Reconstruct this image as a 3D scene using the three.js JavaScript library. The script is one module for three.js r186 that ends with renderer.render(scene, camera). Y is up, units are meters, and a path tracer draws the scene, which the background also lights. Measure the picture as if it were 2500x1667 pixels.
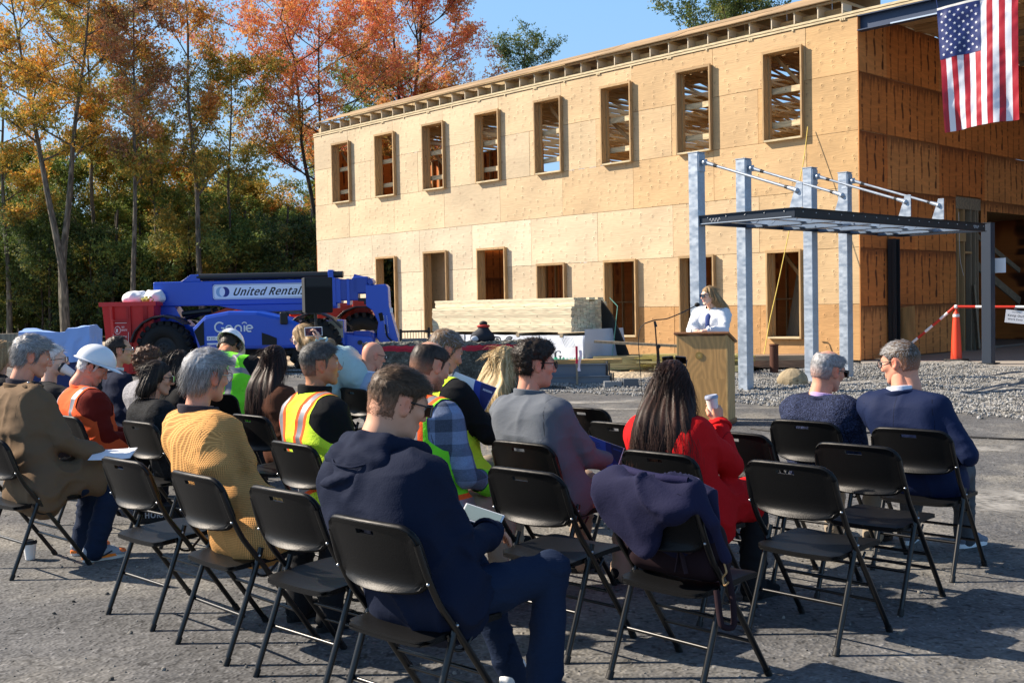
import * as THREE from 'three';
import { mergeGeometries, toCreasedNormals, mergeVertices } from 'three/addons/utils/BufferGeometryUtils.js';
import { RoundedBoxGeometry } from 'three/addons/geometries/RoundedBoxGeometry.js';

// ---------------------------------------------------------------- camera, sky, sun, exposure
const scene = new THREE.Scene();
const camera = new THREE.PerspectiveCamera(34.72, 1024 / 682, 0.1, 400);
camera.position.set(0, 1.5, 0);
camera.rotation.order = 'YXZ';
camera.rotation.set(-0.034, 0, -0.0196);

const SUN_AZ = 14 * Math.PI / 180, SUN_EL = 36 * Math.PI / 180;   // the light travels right and a little towards the camera
const sunDir = new THREE.Vector3(-Math.cos(SUN_AZ) * Math.cos(SUN_EL), Math.sin(SUN_EL), -Math.sin(SUN_AZ) * Math.cos(SUN_EL));
const sun = new THREE.DirectionalLight(0xfff0dc, 5.0);
sun.position.copy(sunDir).multiplyScalar(120);
sun.castShadow = true;
sun.shadow.radius = 1;
sun.shadow.mapSize.set(4096, 4096);
Object.assign(sun.shadow.camera, { left: -45, right: 45, top: 45, bottom: -45, near: 1, far: 260 });
scene.add(sun, sun.target);

{ // clear October sky, paler towards the horizon
  const W = 512, H = 256, d = new Float32Array(W * H * 4), v = new THREE.Vector3();
  const mix = (a, b, t) => a.map((q, i) => q + (b[i] - q) * t);
  for (let j = 0; j < H; j++) for (let i = 0; i < W; i++) {
    const el = ((j + 0.5) / H - 0.5) * Math.PI, az = ((i + 0.5) / W - 0.5) * 2 * Math.PI;
    v.set(Math.cos(el) * Math.cos(az), Math.sin(el), Math.cos(el) * Math.sin(az));
    let c;
    if (el < 0) c = [0.07, 0.066, 0.06];
    else {
      const t = Math.pow(el / (Math.PI / 2), 0.5);
      c = t < 0.46 ? mix([0.33, 0.46, 0.57], [0.155, 0.31, 0.53], t / 0.46) : mix([0.155, 0.31, 0.53], [0.018, 0.045, 0.13], Math.min(1, (t - 0.46) / 0.34));
      const g = Math.pow(Math.max(0, v.dot(sunDir)), 3) * 0.20;
      c = c.map((q) => q + g);
    }
    d.set([c[0], c[1], c[2], 1], (j * W + i) * 4);
  }
  const sky = new THREE.DataTexture(d, W, H, THREE.RGBAFormat, THREE.FloatType);
  sky.mapping = THREE.EquirectangularReflectionMapping;
  sky.magFilter = sky.minFilter = THREE.LinearFilter; sky.needsUpdate = true;
  scene.background = sky; scene.environment = sky;
}
const renderer = new THREE.WebGLRenderer({ antialias: true });
renderer.setSize(1024, 682);
renderer.toneMapping = THREE.LinearToneMapping;
renderer.toneMappingExposure = 1.9;
renderer.shadowMap.enabled = true;

// ---------------------------------------------------------------- helpers
const V = (x, y, z) => new THREE.Vector3(x, y, z);
function mulberry(a) { return () => { a = (a + 0x6d2b79f5) | 0; let t = Math.imul(a ^ (a >>> 15), 1 | a); t = (t + Math.imul(t ^ (t >>> 7), 61 | t)) ^ t; return ((t ^ (t >>> 14)) >>> 0) / 4294967296; }; }
let R = mulberry(7);
const rr = (a, b) => a + (b - a) * R();
const clamp = (x, a, b) => Math.min(b, Math.max(a, x)), lerp = (a, b, t) => a + (b - a) * t;
const sstep = (a, b, x) => { const t = clamp((x - a) / (b - a), 0, 1); return t * t * (3 - 2 * t); };
const hsh = (x, y, z) => { let h = Math.imul(x, 374761393) + Math.imul(y, 668265263) + Math.imul(z, 2147483647 ^ 0x5bd1e995); h = Math.imul(h ^ (h >>> 13), 1274126177); return ((h ^ (h >>> 16)) >>> 0) / 4294967296; };
function n3(x, y, z = 0) { // value noise in -1..1
  const i = Math.floor(x), j = Math.floor(y), k = Math.floor(z); let f = x - i, g = y - j, h = z - k;
  f = f * f * (3 - 2 * f); g = g * g * (3 - 2 * g); h = h * h * (3 - 2 * h);
  const L = (a, b) => lerp(hsh(i, j + a, k + b), hsh(i + 1, j + a, k + b), f);
  return 2 * lerp(lerp(L(0, 0), L(1, 0), g), lerp(L(0, 1), L(1, 1), g), h) - 1;
}
function pn(x, y, px, py, s = 0) { // noise that repeats after px, py cells
  const i = Math.floor(x), j = Math.floor(y); let f = x - i, g = y - j; f = f * f * (3 - 2 * f); g = g * g * (3 - 2 * g);
  const q = (a, b) => hsh(((i + a) % px + px) % px, ((j + b) % py + py) % py, s);
  return 2 * lerp(lerp(q(0, 0), q(1, 0), f), lerp(q(0, 1), q(1, 1), f), g) - 1;
}
function dataTex(W, H, f, srgb = true, aniso = 8) { // f(u, v) -> [r,g,b] 0..1 (sRGB values when srgb) or one grey number
  const d = new Uint8Array(W * H * 4);
  for (let j = 0; j < H; j++) for (let i = 0; i < W; i++) {
    const c = f((i + 0.5) / W, (j + 0.5) / H), o = (j * W + i) * 4;
    if (typeof c === 'number') d[o] = d[o + 1] = d[o + 2] = clamp(c, 0, 1) * 255; else for (let k = 0; k < 3; k++) d[o + k] = clamp(c[k], 0, 1) * 255;
    d[o + 3] = 255;
  }
  const t = new THREE.DataTexture(d, W, H); t.wrapS = t.wrapT = THREE.RepeatWrapping;
  t.magFilter = THREE.LinearFilter; t.minFilter = THREE.LinearMipmapLinearFilter; t.generateMipmaps = true; t.anisotropy = aniso;
  if (srgb) t.colorSpace = THREE.SRGBColorSpace; t.needsUpdate = true; return t;
}
function canvasTex(W, H, draw) {
  const c = document.createElement('canvas'); c.width = W; c.height = H; draw(c.getContext('2d'), W, H);
  const t = new THREE.CanvasTexture(c); t.colorSpace = THREE.SRGBColorSpace; t.anisotropy = 8; return t;
}
const M = (color, roughness = 0.8, o = {}) => new THREE.MeshStandardMaterial({ color, roughness, metalness: 0, ...o });
const P = (color, roughness = 0.5, o = {}) => new THREE.MeshPhysicalMaterial({ color, roughness, ...o });
const used = new Map();
function numbered(n) { const k = used.get(n) || 0; used.set(n, k + 1); return k ? n + '_' + String(k).padStart(3, '0') : n; }
function shadow(o) { o.castShadow = o.receiveShadow = true; return o; }
function tag(o, label, category, group) { o.userData.label = label; o.userData.category = category; if (group) o.userData.group = group; return o; }
function thing(name, label, category, pos = [0, 0, 0], turn = 0, group) {
  const o = new THREE.Group(); o.name = numbered(name); scene.add(o); o.position.set(...pos); o.rotation.y = turn; return tag(o, label, category, group);
}
function part(name, geo, mat, parent) {
  const g = Array.isArray(geo) ? merge(geo) : geo;
  const m = shadow(new THREE.Mesh(g, mat)); m.name = parent === scene ? numbered(name) : name; parent.add(m); return m;
}
const grp = (name, parent) => { const g = new THREE.Group(); g.name = name; parent.add(g); return g; };
const struct = (name, geo, mat) => { const m = part(name, geo, mat, scene); m.userData.kind = 'structure'; return m; };
function merge(list) {
  const keep = list.every((g) => g.attributes.color) ? ['position', 'normal', 'uv', 'color'] : ['position', 'normal', 'uv'];
  return mergeGeometries(list.map((g) => {
    const h = g.index ? g.toNonIndexed() : g.clone();
    if (!h.attributes.uv) h.setAttribute('uv', new THREE.BufferAttribute(new Float32Array(h.attributes.position.count * 2), 2));
    if (!h.attributes.normal) h.computeVertexNormals();
    for (const k of Object.keys(h.attributes)) if (!keep.includes(k)) h.deleteAttribute(k);
    return h;
  }));
}
function boxUV(g, s = 1, ou = 0, ov = 0, swap = false) { // uv in metres from the dominant face direction
  const h = g.index ? g.toNonIndexed() : g, p = h.attributes.position, n = h.attributes.normal, uv = new Float32Array(p.count * 2);
  for (let i = 0; i < p.count; i++) {
    const ax = Math.abs(n.getX(i)), ay = Math.abs(n.getY(i)), az = Math.abs(n.getZ(i)); let u, v;
    if (ax >= ay && ax >= az) { u = p.getZ(i); v = p.getY(i); } else if (ay >= az) { u = p.getX(i); v = p.getZ(i); } else { u = p.getX(i); v = p.getY(i); }
    if (swap) [u, v] = [v, u];
    uv[2 * i] = u * s + ou; uv[2 * i + 1] = v * s + ov;
  }
  h.setAttribute('uv', new THREE.BufferAttribute(uv, 2)); return h;
}
function box(w, h, d, x = 0, y = 0, z = 0, rx = 0, ry = 0, rz = 0) {
  const g = new THREE.BoxGeometry(w, h, d);
  if (rx || ry || rz) g.applyMatrix4(new THREE.Matrix4().makeRotationFromEuler(new THREE.Euler(rx, ry, rz)));
  return g.translate(x, y, z);
}
function rbox(w, h, d, r, x = 0, y = 0, z = 0, rx = 0, ry = 0, rz = 0, seg = 2) {
  const g = new RoundedBoxGeometry(w, h, d, seg, r);
  if (rx || ry || rz) g.applyMatrix4(new THREE.Matrix4().makeRotationFromEuler(new THREE.Euler(rx, ry, rz)));
  return g.translate(x, y, z);
}
const frameTo = (a, b) => { // a matrix that takes +y to the direction a->b and the origin to their middle
  const d = b.clone().sub(a), q = new THREE.Quaternion().setFromUnitVectors(V(0, 1, 0), d.clone().normalize());
  return new THREE.Matrix4().compose(a.clone().add(b).multiplyScalar(0.5), q, V(1, 1, 1));
};
function bar(a, b, r, r2 = r, seg = 8, open = false) { a = V(...a); b = V(...b); return new THREE.CylinderGeometry(r2, r, a.distanceTo(b), seg, 1, open).applyMatrix4(frameTo(a, b)); }
function beamBox(a, b, w, d, roll = 0) { // a rectangular stick from a to b
  a = V(...a); b = V(...b); const z = b.clone().sub(a), L = z.length(); z.normalize();
  let x = V(0, 1, 0).cross(z); if (x.length() < 1e-4) x = V(1, 0, 0); x.normalize(); const y = z.clone().cross(x);
  const g = new THREE.BoxGeometry(w, d, L); if (roll) g.rotateZ(roll);
  return g.applyMatrix4(new THREE.Matrix4().makeBasis(x, y, z).setPosition(a.add(b).multiplyScalar(0.5)));
}
function tube(pts, r, seg = 24, rs = 8, tension = 0.3) { return new THREE.TubeGeometry(new THREE.CatmullRomCurve3(pts.map((p) => V(...p)), false, 'catmullrom', tension), seg, r, rs); }
const ball = (r, x, y, z, sx = 1, sy = 1, sz = 1, n = 12) => new THREE.SphereGeometry(r, n, Math.max(6, n * 0.7 | 0)).scale(sx, sy, sz).translate(x, y, z);
function extr(pts, depth, bevel = 0, holes = []) { // polygon in x,y extruded along z, centred
  const s = new THREE.Shape(pts.map((p) => new THREE.Vector2(...p)));
  for (const h of holes) s.holes.push(new THREE.Path(h.map((p) => new THREE.Vector2(...p))));
  return new THREE.ExtrudeGeometry(s, { depth: depth - 2 * bevel, bevelEnabled: bevel > 0, bevelThickness: bevel, bevelSize: bevel, bevelOffset: -bevel, bevelSegments: 2, curveSegments: 10 }).translate(0, 0, -depth / 2 + bevel);
}
function tint(g, c) { const k = new THREE.Color(c), n = g.attributes.position.count, a = new Float32Array(n * 3); for (let i = 0; i < n; i++) a.set([k.r, k.g, k.b], 3 * i); g.setAttribute('color', new THREE.BufferAttribute(a, 3)); return g; }
function bend(g, f) { const p = g.attributes.position, v = V(0, 0, 0); for (let i = 0; i < p.count; i++) { v.fromBufferAttribute(p, i); f(v); p.setXYZ(i, v.x, v.y, v.z); } g.computeVertexNormals(); return g; }
// ---------------------------------------------------------------- materials shared by the setting
const woodTex = dataTex(256, 512, (u, v) => { // grain along v, 0.5 m x 1 m
  const w = pn(u * 3, v * 2, 3, 2, 3) * 0.8, b = Math.sin((u * 9 + w + pn(u * 6, v * 4, 6, 4, 5) * 0.4) * 6.283);
  const s = 0.86 + b * 0.05 + pn(u * 90, v * 6, 90, 6, 1) * 0.06; let k = 0;
  for (let q = 0; q < 5; q++) { const dx = (u - hsh(q, 1, 9)) * 3, dy = (v - hsh(q, 2, 9)) * 3; k = Math.max(k, 1 - Math.hypot(dx, dy) / 0.09); }
  const d = s - Math.max(0, k) * 0.35; return [d, d * 0.985, d * 0.95];
});
const lumber = M(new THREE.Color(0.60, 0.40, 0.20), 0.75, { map: woodTex }), paleLumber = M(new THREE.Color(0.78, 0.66, 0.44), 0.75, { map: woodTex });
const lumberVar = [0.9, 1.0, 1.1, 0.8].map((k) => M(new THREE.Color(0.70 * k, 0.54 * k * (k < 0.9 ? 0.95 : 1), 0.31 * k), 0.78, { map: woodTex }));
const greyLumber = M(new THREE.Color(0.34, 0.29, 0.22), 0.85, { map: woodTex });
const galv = (() => { // spangled galvanized steel
  const t = dataTex(256, 512, (u, v) => { const a = pn(u * 14, v * 28, 14, 28, 2), b = pn(u * 5, v * 9, 5, 9, 4), c = pn(u * 40, v * 60, 40, 60, 6); const s = 0.82 + a * 0.03 + b * 0.025 + c * 0.03; return [s * 0.95, s * 0.985, s * 1.03]; });
  const r = dataTex(256, 512, (u, v) => 0.45 + pn(u * 14, v * 28, 14, 28, 2) * 0.15 + pn(u * 5, v * 9, 5, 9, 4) * 0.1, false);
  return M(0xd6dbe0, 1, { map: t, roughnessMap: r, metalness: 0.6 });
})();
const darkSteel = M(0x2a2e33, 0.5, { metalness: 0.3 }), navySteel = M(0x2d3d57, 0.5, { metalness: 0.2 }), blackMetal = M(0x15161a, 0.45, { metalness: 0.2 });

// ---------------------------------------------------------------- ground
{
  const asphalt = dataTex(1024, 1024, (u, v) => { // 4 m x 4 m of old dusty asphalt
    const f = pn(u * 380, v * 380, 380, 380, 1), g = pn(u * 130, v * 130, 130, 130, 2), m = pn(u * 30, v * 30, 30, 30, 5), p = pn(u * 9, v * 9, 9, 9, 3), q = pn(u * 4, v * 4, 4, 4, 7);
    let s = 0.325 + f * 0.05 + g * 0.035 + m * 0.022 + p * 0.03;
    const st = sstep(0.62, 0.8, pn(u * 210, v * 210, 210, 210, 11)) * 0.09, dk = sstep(0.5, 0.85, pn(u * 170, v * 170, 170, 170, 13)) * 0.13; s += st - dk;
    const dust = sstep(-0.3, 1.1, p * 0.6 + q * 0.6 + 0.2 * m) * 0.075;
    return [s + dust * 1.35, s + dust * 1.15, s * 1.005 + dust * 0.7];
  });
  const bump = dataTex(1024, 1024, (u, v) => 0.5 + pn(u * 380, v * 380, 380, 380, 1) * 0.22 + pn(u * 130, v * 130, 130, 130, 2) * 0.2 + pn(u * 40, v * 40, 40, 40, 8) * 0.12 + sstep(0.62, 0.8, pn(u * 210, v * 210, 210, 210, 11)) * 0.2, false);
  const g = new THREE.PlaneGeometry(400, 400, 1, 1).rotateX(-Math.PI / 2);
  const uv = g.attributes.uv, p = g.attributes.position; for (let i = 0; i < p.count; i++) uv.setXY(i, p.getX(i) / 4, p.getZ(i) / 4);
  struct('ground', g, M(new THREE.Color(1.12, 1.13, 1.14), 0.92, { map: asphalt, bumpMap: bump, bumpScale: 0.010 }));

  // strips that run along the building front: everything in the building's own axes (x along the wall, z out of it)
  const c = Math.cos(0.814), s = Math.sin(0.814), W = (x, z) => [7.757 + c * x - s * z, -24.287 + s * x + c * z];
  const patch = (name, mat, x0, x1, nx, zin, zout, y, lift, scale) => { // a sheet with a ragged outer edge
    const pos = [], uv2 = [], idx = [], nz = 26;
    for (let i = 0; i <= nx; i++) for (let j = 0; j <= nz; j++) {
      const x = lerp(x0, x1, i / nx), e = zout(x), z = lerp(zin, e, j / nz), [X, Z] = W(x, z);
      pos.push(X, y + lift(x, z) * sstep(0, 0.12, (nz - j) / nz) , Z); uv2.push(x / scale, z / scale);
      if (i < nx && j < nz) { const a = i * (nz + 1) + j, b = a + nz + 1; idx.push(a, a + 1, b, b, a + 1, b + 1); }
    }
    const q = new THREE.BufferGeometry(); q.setAttribute('position', new THREE.Float32BufferAttribute(pos, 3)); q.setAttribute('uv', new THREE.Float32BufferAttribute(uv2, 2)); q.setIndex(idx); q.computeVertexNormals();
    return struct(name, q, mat);
  };
  const gravelTex = dataTex(512, 512, (u, v) => { const f = pn(u * 90, v * 90, 90, 90, 1), h = pn(u * 45, v * 45, 45, 45, 4), k = pn(u * 12, v * 12, 12, 12, 9); const s = 0.50 + f * 0.18 + h * 0.12 + k * 0.04; return [s, s * 0.99, s * 0.96]; });
  const gravelB = dataTex(512, 512, (u, v) => 0.5 + pn(u * 90, v * 90, 90, 90, 1) * 0.3 + pn(u * 45, v * 45, 45, 45, 4) * 0.25, false);
  const dirtTex = dataTex(512, 512, (u, v) => { const f = pn(u * 120, v * 120, 120, 120, 1), h = pn(u * 30, v * 30, 30, 30, 4), k = pn(u * 8, v * 8, 8, 8, 9); const s = 0.68 + f * 0.06 + h * 0.07 + k * 0.06; return [s, s * 0.91, s * 0.77]; });
  const dirtM = M(0xffffff, 0.95, { map: dirtTex, bumpMap: gravelB, bumpScale: 0.03 }), gravelM = M(0xffffff, 0.95, { map: gravelTex, bumpMap: gravelB, bumpScale: 0.03 });
  const edge = (x) => 8.7 + n3(x * 0.5, 3) * 0.35 + n3(x * 2.1, 9) * 0.12;
  const lift = (x, z) => 0.05 + 0.05 * n3(x * 0.8, z * 0.8, 2) + 0.03 * n3(x * 2.3, z * 2.3, 5);
  patch('gravel', gravelM, -60, 14, 200, 5.8, edge, 0.006, lift, 2.2);
  patch('dirt', dirtM, -60, -0.3, 200, -0.6, (x) => 7.2 + n3(x * 0.7, 8) * 0.5 + n3(x * 2.2, 4) * 0.2, 0.03, (x, z) => 0.10 + 0.07 * n3(x * 0.7, z * 0.7, 12) + 0.05 * n3(x * 1.9, z * 1.9, 15) - 0.25 * sstep(1.6, 0.2, z), 3);
  patch('gravel_bed', gravelM, -0.3, 14, 90, -0.05, (x) => 6.6, 0.012, (x, z) => 0.04 + 0.08 * n3(x * 0.9, z * 0.9, 2) + 0.03 * n3(x * 2.6, z * 2.6, 5) - 0.3 * sstep(0.9, 0, x) * sstep(1.2, 0.1, z), 2.2);
  // loose stones on the gravel: real pebbles that nobody could count
  R = mulberry(31);
  const st = [0, 1, 2].map((k) => { const q = new THREE.IcosahedronGeometry(1, 1); return bend(q, (v) => { const m = 1 + n3(v.x * 1.3 + k * 9, v.y * 1.3, v.z * 1.3) * 0.35; v.multiplyScalar(m); v.y *= 0.7; }); });
  const dm = new THREE.Matrix4(), qq = new THREE.Quaternion(), eu = new THREE.Euler(), col = new THREE.Color();
  st.forEach((q, k) => {
    const N = 24000, im = shadow(new THREE.InstancedMesh(q, M(0xffffff, 0.9), N)); im.name = numbered('gravel_stones'); im.userData.kind = 'stuff';
    for (let i = 0; i < N; i++) {
      let x, z; do { x = rr(-12, 7.5); z = x < -0.3 ? rr(6.6, 9.6) : rr(0.3, 9.2); } while (z > edge(x) + 0.3 && R() < 0.93 || (x > -0.3 && z < 8 && R() < 0.25));
      const [X, Z] = W(x, z), r = rr(0.008, 0.021);
      eu.set(rr(0, 6), rr(0, 6), rr(0, 6)); dm.compose(V(X, 0.012 + (z < edge(x) ? lift(x, z) + 0.004 : 0), Z), qq.setFromEuler(eu), V(r, r * rr(0.6, 1), r * rr(0.7, 1.3))); im.setMatrixAt(i, dm);
      const g0 = rr(0.10, 0.40); im.setColorAt(i, col.setRGB(g0, g0 * 0.99, g0 * 0.95));
    }
    scene.add(im);
  });
  { // grit and pebbles lying on the asphalt near the camera
    const N = 2600, im = shadow(new THREE.InstancedMesh(st[0], M(0xffffff, 0.95), N)); im.name = 'grit'; im.userData.kind = 'stuff';
    for (let i = 0; i < N; i++) { const z = -Math.pow(rr(1.75, 3.4), 2), x = rr(-0.55, 0.55) * -z, r = R() < 0.06 ? rr(0.006, 0.011) : rr(0.002, 0.005); eu.set(rr(0, 6), rr(0, 6), 0); dm.compose(V(x, r * 0.4, z), qq.setFromEuler(eu), V(r, r, r * 1.2)); im.setMatrixAt(i, dm); const g0 = rr(0.05, 0.3); im.setColorAt(i, col.setRGB(g0, g0 * 0.95, g0 * 0.85)); }
    scene.add(im);
  }
  // pale scrape marks left on the asphalt by tyres and dust
  const dust = M(0xffffff, 0.95, { map: dataTex(512, 64, (u, v) => { const s = 0.60 + pn(u * 60, v * 10, 60, 10, 3) * 0.05; return [s, s * 0.985, s * 0.95]; }), transparent: true,
    alphaMap: dataTex(512, 64, (u, v) => sstep(0, 0.4, v) * sstep(1, 0.6, v) * sstep(0, 0.15, u) * sstep(1, 0.85, u) * clamp(0.5 + pn(u * 30, v * 6, 30, 6, 5) * 0.5 + pn(u * 160, v * 40, 160, 40, 6) * 0.4, 0, 0.9), false) });
  for (const [x, z, L, w, a] of [[0.9, -13.6, 5, 0.5, 0.06], [-0.6, -16.2, 6, 0.8, 0.1], [3.3, -10.9, 4, 0.9, -0.2], [4.4, -8.2, 3.5, 1.3, 0.35], [1.9, -15.2, 3, 0.35, -0.1]]) {
    const q = new THREE.PlaneGeometry(L, w).rotateX(-Math.PI / 2).rotateY(a).translate(x, 0.004 + 0.0005 * L, z); struct('dust_streak', q, dust).castShadow = false;
  }
}
// ---------------------------------------------------------------- the unfinished timber building
const bld = thing('unfinished_building', 'two-storey timber building under construction with bare plywood walls and open window frames', 'building', [7.757, 0, -24.287], -0.814);
{
  R = mulberry(101);
  const ply = dataTex(1024, 1024, (u, v) => { // one 2.6 m square of sheathing grade plywood, grain along u
    const w = pn(u * 4, v * 7, 4, 7, 3) * 1.6 + pn(u * 9, v * 16, 9, 16, 4) * 0.5, b = Math.sin((v * 13 + w) * 6.283), fine = pn(u * 14, v * 330, 14, 330, 6), big = pn(u * 3, v * 5, 3, 5, 8);
    let s = 0.88 + b * 0.010 + fine * 0.03 + big * 0.045, red = 0;
    for (let q = 0; q < 26; q++) { const kx = hsh(q, 3, 1), ky = hsh(q, 4, 1), sz = 0.006 + hsh(q, 5, 1) * 0.012; const e = Math.hypot((u - kx) / 1.7, v - ky) / sz; if (e < 1) { s -= 0.16 * (1 - e) + 0.03; red = 0.02; } }
    for (let q = 0; q < 9; q++) { const e = Math.hypot((u - hsh(q, 6, 1)) / 2.4, v - hsh(q, 7, 1)) / 0.022; if (e < 1 && e > 0.9) s -= 0.05; else if (e < 0.9) s += 0.025; }
    return [s + red, s * 0.985, s * 0.955];
  });
  // fasteners that pull the sheet in, every 0.16 m along each stud
  const dots = []; for (let a = 0; a < 8; a++) for (let b = 0; b < 15; b++) if (hsh(a, b, 77) > 0.34) dots.push([(a + 0.5) / 8 + (hsh(a, b, 5) - 0.5) * 0.06, (b + 0.5) / 15 + (hsh(a, b, 6) - 0.5) * 0.045, 0.5 + hsh(a, b, 7) * 0.5]);
  const near = (u, v) => { let best = null, bd = 9; const a = Math.floor(u * 8); for (const d of dots) { if (Math.abs(d[0] - u) > 0.07) continue; const e = Math.hypot(d[0] - u, d[1] - v); if (e < bd) { bd = e; best = d; } } return [bd, best]; };
  const plyBump = dataTex(1024, 1024, (u, v) => { const [e, d] = near(u, v); let h = 0.5 + pn(u * 5, v * 8, 5, 8, 2) * 0.10 + pn(u * 16, v * 200, 16, 200, 6) * 0.03; if (d) { const q = e / 0.017; if (q < 2.2) h += d[2] * (0.30 * Math.exp(-q * q * 1.2) - 0.42 * Math.exp(-q * q * 9)); } return h; }, false);
  const plyDots = dataTex(1024, 1024, (u, v) => {
    const w = pn(u * 4, v * 7, 4, 7, 13) * 1.6 + pn(u * 9, v * 16, 9, 16, 14) * 0.5, b = Math.sin((v * 11 + w) * 6.283), fine = pn(u * 14, v * 330, 14, 330, 16), big = pn(u * 3, v * 5, 3, 5, 18);
    let s = 0.88 + b * 0.008 + fine * 0.03 + big * 0.05; const [e, d] = near(u, v); if (d) { const q = e / 0.006; s -= 0.22 * d[2] * Math.exp(-q * q) + 0.05 * d[2] * sstep(0.012, 0, Math.abs(u - d[0])) * sstep(0.035, 0, Math.abs(v - d[1] + 0.012)); }
    return [s, s * 0.98, s * 0.94];
  });
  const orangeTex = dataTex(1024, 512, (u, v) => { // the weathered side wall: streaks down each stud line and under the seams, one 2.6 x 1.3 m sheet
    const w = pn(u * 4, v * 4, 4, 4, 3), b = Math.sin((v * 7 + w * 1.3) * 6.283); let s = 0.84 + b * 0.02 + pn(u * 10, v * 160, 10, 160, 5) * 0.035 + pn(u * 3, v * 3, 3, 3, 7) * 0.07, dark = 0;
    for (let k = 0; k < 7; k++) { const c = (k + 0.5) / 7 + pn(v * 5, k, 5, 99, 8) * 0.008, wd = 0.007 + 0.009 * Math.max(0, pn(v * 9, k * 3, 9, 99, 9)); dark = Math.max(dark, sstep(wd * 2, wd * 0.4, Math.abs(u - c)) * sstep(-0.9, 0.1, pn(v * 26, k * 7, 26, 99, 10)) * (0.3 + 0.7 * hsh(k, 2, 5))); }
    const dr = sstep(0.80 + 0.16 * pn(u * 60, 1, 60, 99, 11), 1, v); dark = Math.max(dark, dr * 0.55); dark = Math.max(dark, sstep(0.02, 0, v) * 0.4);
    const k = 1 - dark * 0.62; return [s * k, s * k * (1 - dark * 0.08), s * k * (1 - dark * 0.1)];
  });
  const tone = (r, g, b, dotty) => M(new THREE.Color(r, g, b), 0.82, { map: dotty ? plyDots : ply, bumpMap: plyBump, bumpScale: dotty ? 0.034 : 0.018 });
  const cache = new Map();
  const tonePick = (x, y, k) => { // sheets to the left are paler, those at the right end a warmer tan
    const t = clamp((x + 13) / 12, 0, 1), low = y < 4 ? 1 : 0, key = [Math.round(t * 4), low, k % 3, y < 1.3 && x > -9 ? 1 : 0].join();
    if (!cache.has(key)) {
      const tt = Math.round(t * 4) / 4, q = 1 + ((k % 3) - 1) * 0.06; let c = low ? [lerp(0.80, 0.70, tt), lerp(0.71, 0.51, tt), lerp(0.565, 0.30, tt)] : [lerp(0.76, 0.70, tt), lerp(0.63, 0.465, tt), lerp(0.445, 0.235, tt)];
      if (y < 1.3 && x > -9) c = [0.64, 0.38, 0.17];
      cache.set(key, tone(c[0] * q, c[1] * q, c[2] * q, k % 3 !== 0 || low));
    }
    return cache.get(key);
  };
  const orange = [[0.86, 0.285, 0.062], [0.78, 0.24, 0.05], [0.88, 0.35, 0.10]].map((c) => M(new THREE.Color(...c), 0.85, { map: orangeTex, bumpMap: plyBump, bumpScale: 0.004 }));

  // a sheet with cut-outs: cells on the grid of all edges
  function sheet(x0, x1, y0, y1, t, holes, ou, ov, sc = 2.6, scv = 2.6) {
    const cut = (a, b, k, l) => [a, b, ...holes.flatMap((h) => [h[k], h[l]]).filter((q) => q > a && q < b)].sort((p, q) => p - q).filter((q, i, s) => !i || q - s[i - 1] > 1e-4);
    const xs = cut(x0, x1, 0, 1), ys = cut(y0, y1, 2, 3), comps = [], seen = new Map(); let pos, uv;
    const solid = (i, j) => { if (i < 0 || j < 0 || i >= xs.length - 1 || j >= ys.length - 1) return false; const cx = (xs[i] + xs[i + 1]) / 2, cy = (ys[j] + ys[j + 1]) / 2; return !holes.some((h) => cx > h[0] && cx < h[1] && cy > h[2] && cy < h[3]); };
    const quad = (a, b, c, d) => { for (const p of [a, b, c, a, c, d]) { pos.push(...p); uv.push((p[0] + p[2]) / sc + ou, p[1] / scv + ov); } };
    const fill = (i, j, c) => { if (!solid(i, j) || seen.has(i + ',' + j)) return; seen.set(i + ',' + j, c); fill(i + 1, j, c); fill(i - 1, j, c); fill(i, j + 1, c); fill(i, j - 1, c); };
    for (let i = 0; i < xs.length - 1; i++) for (let j = 0; j < ys.length - 1; j++) if (solid(i, j)) {
      if (!seen.has(i + ',' + j)) { comps.push({ pos: [], uv: [] }); fill(i, j, comps[comps.length - 1]); }
      ({ pos, uv } = seen.get(i + ',' + j));
      const [a, b, c, d] = [xs[i], xs[i + 1], ys[j], ys[j + 1]];
      quad([a, c, 0], [b, c, 0], [b, d, 0], [a, d, 0]); quad([b, c, -t], [a, c, -t], [a, d, -t], [b, d, -t]);
      if (!solid(i - 1, j)) quad([a, c, -t], [a, c, 0], [a, d, 0], [a, d, -t]);
      if (!solid(i + 1, j)) quad([b, c, 0], [b, c, -t], [b, d, -t], [b, d, 0]);
      if (!solid(i, j - 1)) quad([a, c, -t], [b, c, -t], [b, c, 0], [a, c, 0]);
      if (!solid(i, j + 1)) quad([a, d, 0], [b, d, 0], [b, d, -t], [a, d, -t]);
    }
    return comps.filter((c) => c.pos.length).map((c) => { const g = new THREE.BufferGeometry(); g.setAttribute('position', new THREE.Float32BufferAttribute(c.pos, 3)); g.setAttribute('uv', new THREE.Float32BufferAttribute(c.uv, 2)); g.computeVertexNormals(); return g; });
  }
  const wins = [];                                               // x0, x1, sill, head
  for (let k = 0; k < 8; k++) wins.push([-2.405 - 2.565 * k, -1.34 - 2.565 * k, 5.2, 7.3]);
  wins.push([-17.87, -16.8, 0.62, 3.17], [-15.3, -14.14, 0.59, 3.23], [-12.69, -11.43, 0.9, 3.2], [-10.1, -8.99, 0.9, 2.63], [-7.51, -6.38, 0.57, 2.62], [-4.95, -3.87, 0.57, 2.62], [-2.36, -1.42, 0.57, 2.63]);
  const rows = [0.1, 1.36, 2.62, 3.96, 5.21, 6.5, 7.7];
  const frontSheet = new THREE.Group();
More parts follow.
